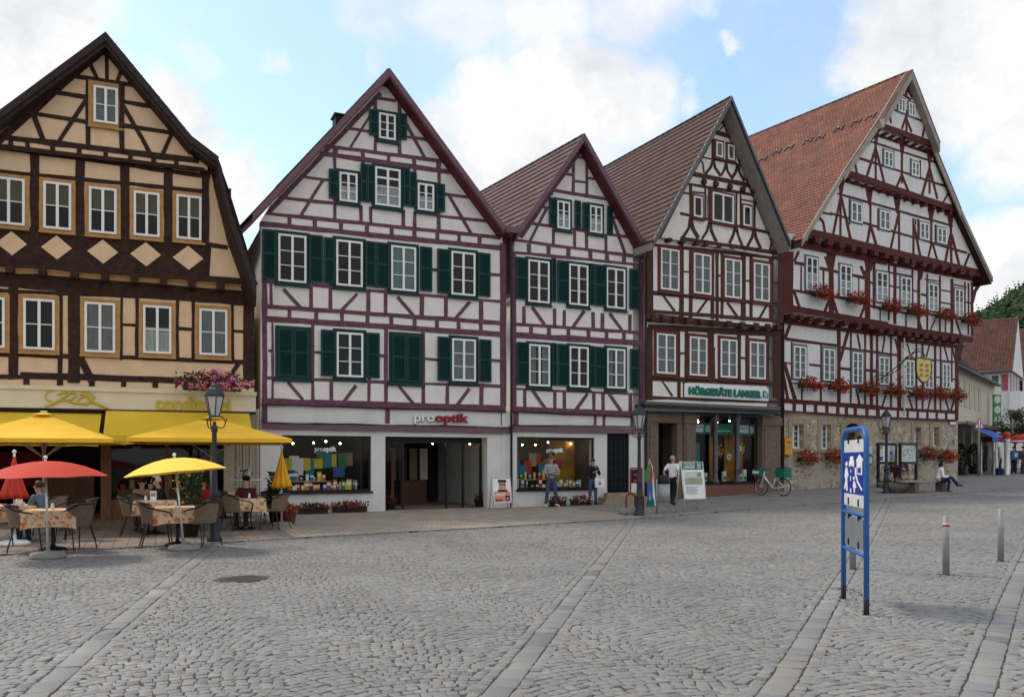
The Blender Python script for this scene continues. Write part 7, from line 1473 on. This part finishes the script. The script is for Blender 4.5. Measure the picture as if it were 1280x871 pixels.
# ------------------------------------------------------------ beige house with shops beyond the town hall
YR = Z(1180,380,7.26); YS = Z(1180,500,7.26)
mat('render_beige', (.50,.47,.38), .85, .08, 2, dirt=.2); mat('render_white', (.66,.66,.66), .8, .06, 2, dirt=.12); mat('panel_pink', (.36,.10,.12), .7, .12, 3); mat('awning_blue', (.02,.10,.42), .7, .1, 3); mat('shutter_beige', (.44,.42,.35), .7, .08, 6); mat('booth_magenta', (.24,.02,.05), .5, .1)
hb = House(1190, 50.0, 1452, 'long beige house with tiled roof and blue shop awnings beyond the red timbered building'); zE_ = hb.P(*YR(125,600))[1]; ue = hb.U(1243); zt_ = hb.P(*YR(480,775))[1]; ze = zE_
w = MB(); w.box(-4, ue, 0, .3, 2.9, ze, 'render_beige'); w.box(ue-.3, ue, .3, 9, 0, ze, 'render_beige'); w.box(-4, -3.7, .3, 9, 0, ze, 'render_beige')
for a, b in ((-4,-2.0),(.6,1.3),(3.4,4.2),(6.4,7.0),(9,9.8),(ue-.8,ue)): w.box(a, b, 0, .35, -.3, 2.9, 'render_beige')
w.box(-3.9, ue-.1, 1.2, 1.3, -.3, 2.9, 'shop_dark'); w.build('wall', hb.root)
hb.roof([hb.P(1190,463,.5) and (-4.5, ze-.2), (-4.4, ze-.1)] if False else [(-4.6, ze-.15),(-4.5, ze-.1)], [(-4.5, ze-.1),(-4.4, ze-.15)], .1, .2, 'tiles_mid', 'gutter_zinc', 'gutter_zinc', ridge=False)
def long_roof(h, ua, ub, z0, z1, d, ov, tiles, name='roof', base=0):
    """pitched roof whose ridge runs along the facade"""
    r = MB(); n = max(2, round(math.hypot(d, z1-z0)/.35)); 
    for sd in (0, 1):
        ya, yb = (-ov, d/2) if sd == 0 else (d+ov, d/2)
        for i in range(n):
            f0, f1 = i/n, (i+1)/n; y0, y1 = ya+(yb-ya)*f0, ya+(yb-ya)*f1; q0, q1 = z0+(z1-z0)*f0, z0+(z1-z0)*f1; s = .04
            r.face([(ua,y0,q0+s),(ub,y0,q0+s),(ub,y1,q1),(ua,y1,q1)], tiles, uv=[(0,f0*n*.35),(ub-ua,f0*n*.35),(ub-ua,f1*n*.35),(0,f1*n*.35)]); r.face([(ua,y0,q0-.02),(ub,y0,q0-.02),(ub,y0,q0+s),(ua,y0,q0+s)], tiles, uv=[(0,0)]*4)
        r.face([(ua,ya,z0-.12),(ub,ya,z0-.12),(ub,yb,z1-.12),(ua,yb,z1-.12)], 'soffit_grey', uv=[(0,0)]*4)
    for u in (ua+.01, ub-.01): r.face([(u,-ov,z0),(u,d+ov,z0),(u,d/2,z1)], 'render_white', uv=[(0,0)]*3)
    o = r.build(name, h.root); g = MB(); g.tube([(ua,-ov-.05,z0-.02),(ub,-ov-.05,z0-.02)], .08, 'gutter_zinc'); g.build('gutter', o); return o
long_roof(hb, -4.6, ue+.2, ze, ze+3.6, 9, .5, 'tiles_mid')
for i in range(7):
    u = -1.0+i*1.75
    if u > ue-.6: break
    m = MB(); m.box(u-.45, u-.06, -.06, -.001, 4.3, 5.9, 'shutter_beige'); m.box(u+.06, u+.45, -.06, -.001, 4.3, 5.9, 'shutter_beige'); m.box(u-.06, u+.06, -.03, -.001, 4.3, 5.9, 'render_white'); m.build('shutter', hb.root)
m = MB(); m.box(-2, ue, -1.1, .0, 3.0, 3.12, 'soffit_grey'); m.box(-2, ue, -1.15, -1.1, 2.95, 3.15, 'c_brown'); m.build('canopy', hb.root)
for a, b in ((-.6,3.0),(3.3,6.6)):
    m = MB()
    for i in range(8):
        x0, x1 = a+(b-a)*i/8, a+(b-a)*(i+1)/8; m.face([(x0,-.9,2.95),(x1,-.9,2.95),(x1,-2.2,2.25),(x0,-2.2,2.25)], 'awning_blue'); m.face([(x0,-2.2,2.25),(x1,-2.2,2.25),(x1,-2.2,2.0),(x0,-2.2,2.0)], 'awning_blue')
    m.build('awning', hb.root)
for a, b in ((1.4,3.3),(4.3,6.3),(7.1,8.9)): m = MB(); m.box(a, b, .5, .52, .1, 2.6, glass('shop_glass')); m.box(a, b, .45, .55, 2.6, 2.8, 'c_white'); m.box(a+.9, a+.98, .45, .56, 0, 2.6, 'c_white'); m.build('shop_window', hb.root)
def px_thing(name, px, Y, label, cat, rz=0, group=None): return empty(name, gY(px, Y), R(rz), label, cat, group)
# clipped evergreens at the shop door
for (px, Y, lab) in [(1200.5,50.5,'dark clipped cypress nearest the stone corner in the far street'),(1217,53,'dark clipped cypress between shop doors in the far street')]:
    t = px_thing('cypress', px, Y, lab, 'shrub', 0, 'clipped cypresses in the far street'); m = MB(); m.lathe([(.25,0),(.32,.35),(.28,.35)], 'box_dark'); m.build('pot', t); m = MB(); m.tube([(0,0,.3),(0,0,1.7)], [.03,.01], 'c_brown'); m.build('trunk', t); m = MB()
    for i in range(900): z = random.random(); r_ = .42*math.sin(math.pi*min(1, z*.85+.12))**.7; a = random.random()*6.283; m.leaf((r_*math.cos(a)*random.uniform(.7,1.05), r_*math.sin(a)*random.uniform(.7,1.05), .35+z*1.55), .07, random.choice(['leaf_dark','leaf_dark','leaf_green']))
    m.build('crown', t)
# warning sign triangle, sunflower sign, phone booth
t = px_thing('warning_sign', 1224, 47, 'triangular red bordered sign with two blue figures above the blue awnings', 'sign', 15); zc1 = CZ+(HY-529.5)/F*47-gY(1224,47).z; m = MB(); tr_ = lambda s, y0, y1, mm: m.prism([(-.36*s, zc1-.22*s-.05),(.36*s, zc1-.22*s-.05),(0, zc1+.38*s-.05)], y0, y1, mm)
tr_(1, -.01, .01, 'c_red'); tr_(.74, -.016, -.011, 'c_white')
for x in (-.07,.07): m.box(x-.035, x+.035, -.02, -.0165, zc1-.18, zc1+.04, 'c_blue'); m.ball((x, -.018, zc1+.07), .03, 'c_blue', 6)
m.build('plate', t); m = MB(); m.tube([(0,.03,0),(0,.03,zc1)], .035, 'steel'); m.build('pole', t)
t = px_thing('sunflower_sign', 1246, 60, 'tall green hanging sign with three big daisies', 'sign', 15); g = gY(1246,60); zt1 = CZ+(HY-493)/F*60-g.z; zb1 = CZ+(HY-531)/F*60-g.z; m = MB(); m.box(-.33,.33,-.05,.05,zb1,zt1,'c_green'); m.build('board', t); m = MB()
for i in range(3):
    m = MB(); zz = zb1+(zt1-zb1)*(i+.5)/3
    for k_ in range(14): a = k_*math.pi/7; m.obox((.17*math.cos(a), -.06, zz+.17*math.sin(a)), (.12*math.cos(a),0,.12*math.sin(a)), (0,.004,0), (-.025*math.sin(a),0,.025*math.cos(a)), 'c_white')
    m.ball((0,-.065,zz), .11, 'petal_yellow', 10, (1,.1,1)); m.build('daisy', t)
m = MB(); m.tube([(0,.06,0),(0,.06,zt1)], .05, 'steel'); m.build('post', t)
t = px_thing('phone_booth', 1243.5, 50.5, 'glass phone booth with magenta top and grey posts in the far street', 'phone booth', 12); m = MB(); w_ = .52; hb_ = 2.25
for x in (-w_, w_):
    for y in (-.5,.5): m.box(x-.05,x+.05,y-.05,y+.05,0,hb_,'alu')
m.build('posts', t); m = MB(); m.box(-w_,w_,-.52,.52,hb_-.25,hb_,'booth_magenta'); m.box(-w_-.04,w_+.04,-.56,.56,hb_+.001,hb_+.06,'c_grey'); m.build('roof', t); m = MB(); m.box(-w_+.05,w_-.05,-.5,-.49,.15,hb_-.25,glass('shop_glass')); m.box(-w_,-w_+.01,-.45,.45,.15,hb_-.25,glass('shop_glass')); m.box(-w_+.05,w_-.05,.49,.5,.15,hb_-.25,glass('shop_glass')); m.build('pane', t); m = MB(); m.box(-.2,.2,.3,.45,1.0,1.7,'c_grey'); m.build('telephone', t)
m = MB(); m.lathe([(.16,0),(.15,.1),(.13,.2),(.13,2.4),(.16,2.5)], 'alu', n=14); m.lathe([(.135,2.15),(.2,2.2),(.2,2.45),(.14,2.5)], 'c_red', n=14); tag(m.build('advertising_pillar', loc=gY(1258.5, 48.5)), 'slim pale grey column with red ring right of the phone booth', 'column')
# red roofed house with pink and white front
def at_(px, py, Y): return atY(px, py, Y)
hr = House(1262, 66.0, -770, 'white and pink house under a big red brown tiled roof, beyond the beige house', flip=True); ua, ub = hr.U(1205), 0.0; ze = hr.P(1262,464)[1]
w = MB(); w.box(ua, ub, 0, .3, 0, ze, 'render_white'); w.box(ub-.3, ub, .3, 7, 0, ze, 'render_white'); w.box(ua, ua+.3, .3, 10, 0, ze, 'render_white'); w.build('wall', hr.root); zr = ze+4.7; long_roof(hr, ua-.3, ub+.25, ze, zr, 7, .5, 'tiles_mid')
m = MB(); u0, z1 = hr.P(*YR(525,640)); z0 = hr.P(*YR(525,785))[1]; m.box(u0, -.1, -.06, -.001, z0, z1, 'panel_pink'); m.build('pink_panel', hr.root)
hr.window(YR, 425, 505, 645, 745, 0, 1, 1, 'render_white', .1, 'full')
for z_ in (z0-.1, z0-4.0): m = MB(); m.box(.02, .8, -.3, 7.2, z_-1.5, z_, 'render_white'); m.build('balcony', hr.root)
m = MB(); m.box(.001, .03, .2, 7, z0-4.0, ze-.2, 'panel_pink'); m.build('pink_wall', hr.root)
for z_ in (z0+.02, z0-3.9):
    for i in range(3): m = MB(); m.box(.031, .06, .5+i*1.9, 1.9+i*1.9, z_, z_+1.7, 'curtain'); m.box(.061, .075, 1.15+i*1.9, 1.25+i*1.9, z_, z_+1.7, 'white_paint'); m.build('window', hr.root)
h6 = House(1296, 88, -450, 'pale house with brown tiled roof cut by the right edge of the picture', flip=True); u_ = h6.U(1262); ze = 7.6; w = MB(); w.box(u_, 0, 0, .3, 0, ze, 'render_white'); w.box(-.3,0,.3,9,0,ze,'render_white'); w.build('wall', h6.root); long_roof(h6, u_-.3, .3, ze+2, ze+7.5, 9, .4, 'tiles_mid')
w = MB(); w.box(u_, 0, .0, .3, ze+.001, ze+2, 'render_white'); w.build('upper_wall', h6.root)
for i in range(3):
    for j in range(3): m = MB(); x = -1.8-i*2.6; m.box(x-.5, x+.5, -.03, -.001, 1.6+j*2.9, 3.2+j*2.9, 'painted_interior_dark'); m.box(x-.03, x+.03, -.05, -.031, 1.6+j*2.9, 3.2+j*2.9, 'white_paint'); m.build('window', h6.root)
# red market parasol at the edge, small street tree
t = px_thing('market_parasol', 1279, 55, 'red market parasol with pale rim at the right edge', 'parasol'); m = MB(); m.lathe([(1.15,2.05),(1.2,2.1),(.6,2.42),(.02,2.55)], 'umbrella_red', n=16); m.lathe([(1.2,1.98),(1.2,2.1),(1.19,2.1),(1.19,1.98)], 'c_white', n=16); m.build('canopy', t); m = MB(); m.tube([(0,0,0),(0,0,2.5)], .03, 'alu'); m.build('pole', t)
t = px_thing('street_tree', 1268, 57, 'small leafy street tree above the market stall at the right edge', 'tree'); m = MB(); m.tube([(0,0,0),(.05,0,1.6),(0,0,2.6)], [.09,.07,.05], 'c_brown')
for i in range(9): a = i*.7; m.tube([(0,0,1.8+.09*i),(math.cos(a)*.7,math.sin(a)*.7,2.5+.12*i),(math.cos(a)*1.3,math.sin(a)*1.3,2.8+.12*i)], [.04,.025,.01], 'c_brown', n=5)
m.build('trunk', t); m = MB(); cl = [(random.gauss(0,.75), random.gauss(0,.75), random.uniform(2.3,4.0)) for _ in range(24)]
for i in range(2400): q = random.choice(cl); m.leaf((q[0]+random.gauss(0,.26), q[1]+random.gauss(0,.26), q[2]+random.gauss(0,.2)), random.uniform(.05,.1), random.choice(['leaf_green','leaf_dark','leaf_green']))
m.build('crown', t)
# ------------------------------------------------------------ wooded hill
mat('hill_ground', (.03,.045,.02), .95, .3, .02)
def hill_h(px): return float(np.interp(px, [600,1000,1120,1200,1240,1280,1340,1500,1900], [15,30,50,61,67,78,90,96,78]))
HY0, HY1 = 260, 520; hm = MB(); nx, ny = 60, 16
def hz(X, Y):
    px = 640+X/Y*F; f = (Y-HY0)/(420-HY0); f = min(1, max(0, f)); return hill_h(px)*(Y/400.0)*(f*f*(3-2*f))*.98+mnoise.noise(Vector((X*.02, Y*.02, 0)))*5*f
hm.v = [(x, y, hz(x, y)) for y in np.linspace(HY0, HY1, ny) for x in np.linspace(-60, 520, nx)]; hm.addf(0, [(j*nx+i, j*nx+i+1, (j+1)*nx+i+1, (j+1)*nx+i) for j in range(ny-1) for i in range(nx-1)], 'hill_ground', sm=True); tag(hm.build('hill', fix=False), kind='structure')
mat('forest_leaf', (.032,.056,.026), .9, .45, .15); mat('forest_leaf_light', (.052,.085,.032), .9, .4, .15)
fm = MB(); rs = random.Random(4)
for i in range(2600):
    Y = rs.uniform(300, 470); X = rs.uniform((1140-640)/F*Y, (1420-640)/F*Y); z = hz(X, Y); r_ = rs.uniform(2.2,4.2); m_ = 'forest_leaf' if rs.random() < .72 else 'forest_leaf_light'; conif = rs.random() < .35
    for k_ in range(7 if not conif else 9):
        s_ = rs.uniform(.6,1.2); d_ = Vector((rs.gauss(0,1), rs.gauss(0,1), rs.gauss(0,1))).normalized(); f_ = k_/9
        c_ = Vector((X, Y, z+r_*1.1))+d_*r_*.7 if not conif else Vector((X+rs.gauss(0,.5), Y, z+f_*r_*3.6)); rr_ = (r_*.55*s_) if not conif else r_*.6*(1.05-f_)
        a_ = d_.orthogonal().normalized()*rr_; e_ = d_.cross(a_).normalized()*rr_; b_ = len(fm.v); n3 = d_*rr_*.8
        fm.v += [tuple(c_+a_), tuple(c_+e_), tuple(c_-a_), tuple(c_-e_), tuple(c_+n3), tuple(c_-n3)]; fm.addf(b_, [(0,1,4),(1,2,4),(2,3,4),(3,0,4),(1,0,5),(2,1,5),(3,2,5),(0,3,5)], m_)
tag(fm.build('forest', fix=False), 'dark wooded hillside behind the far red roofs', 'forest', kind='stuff')
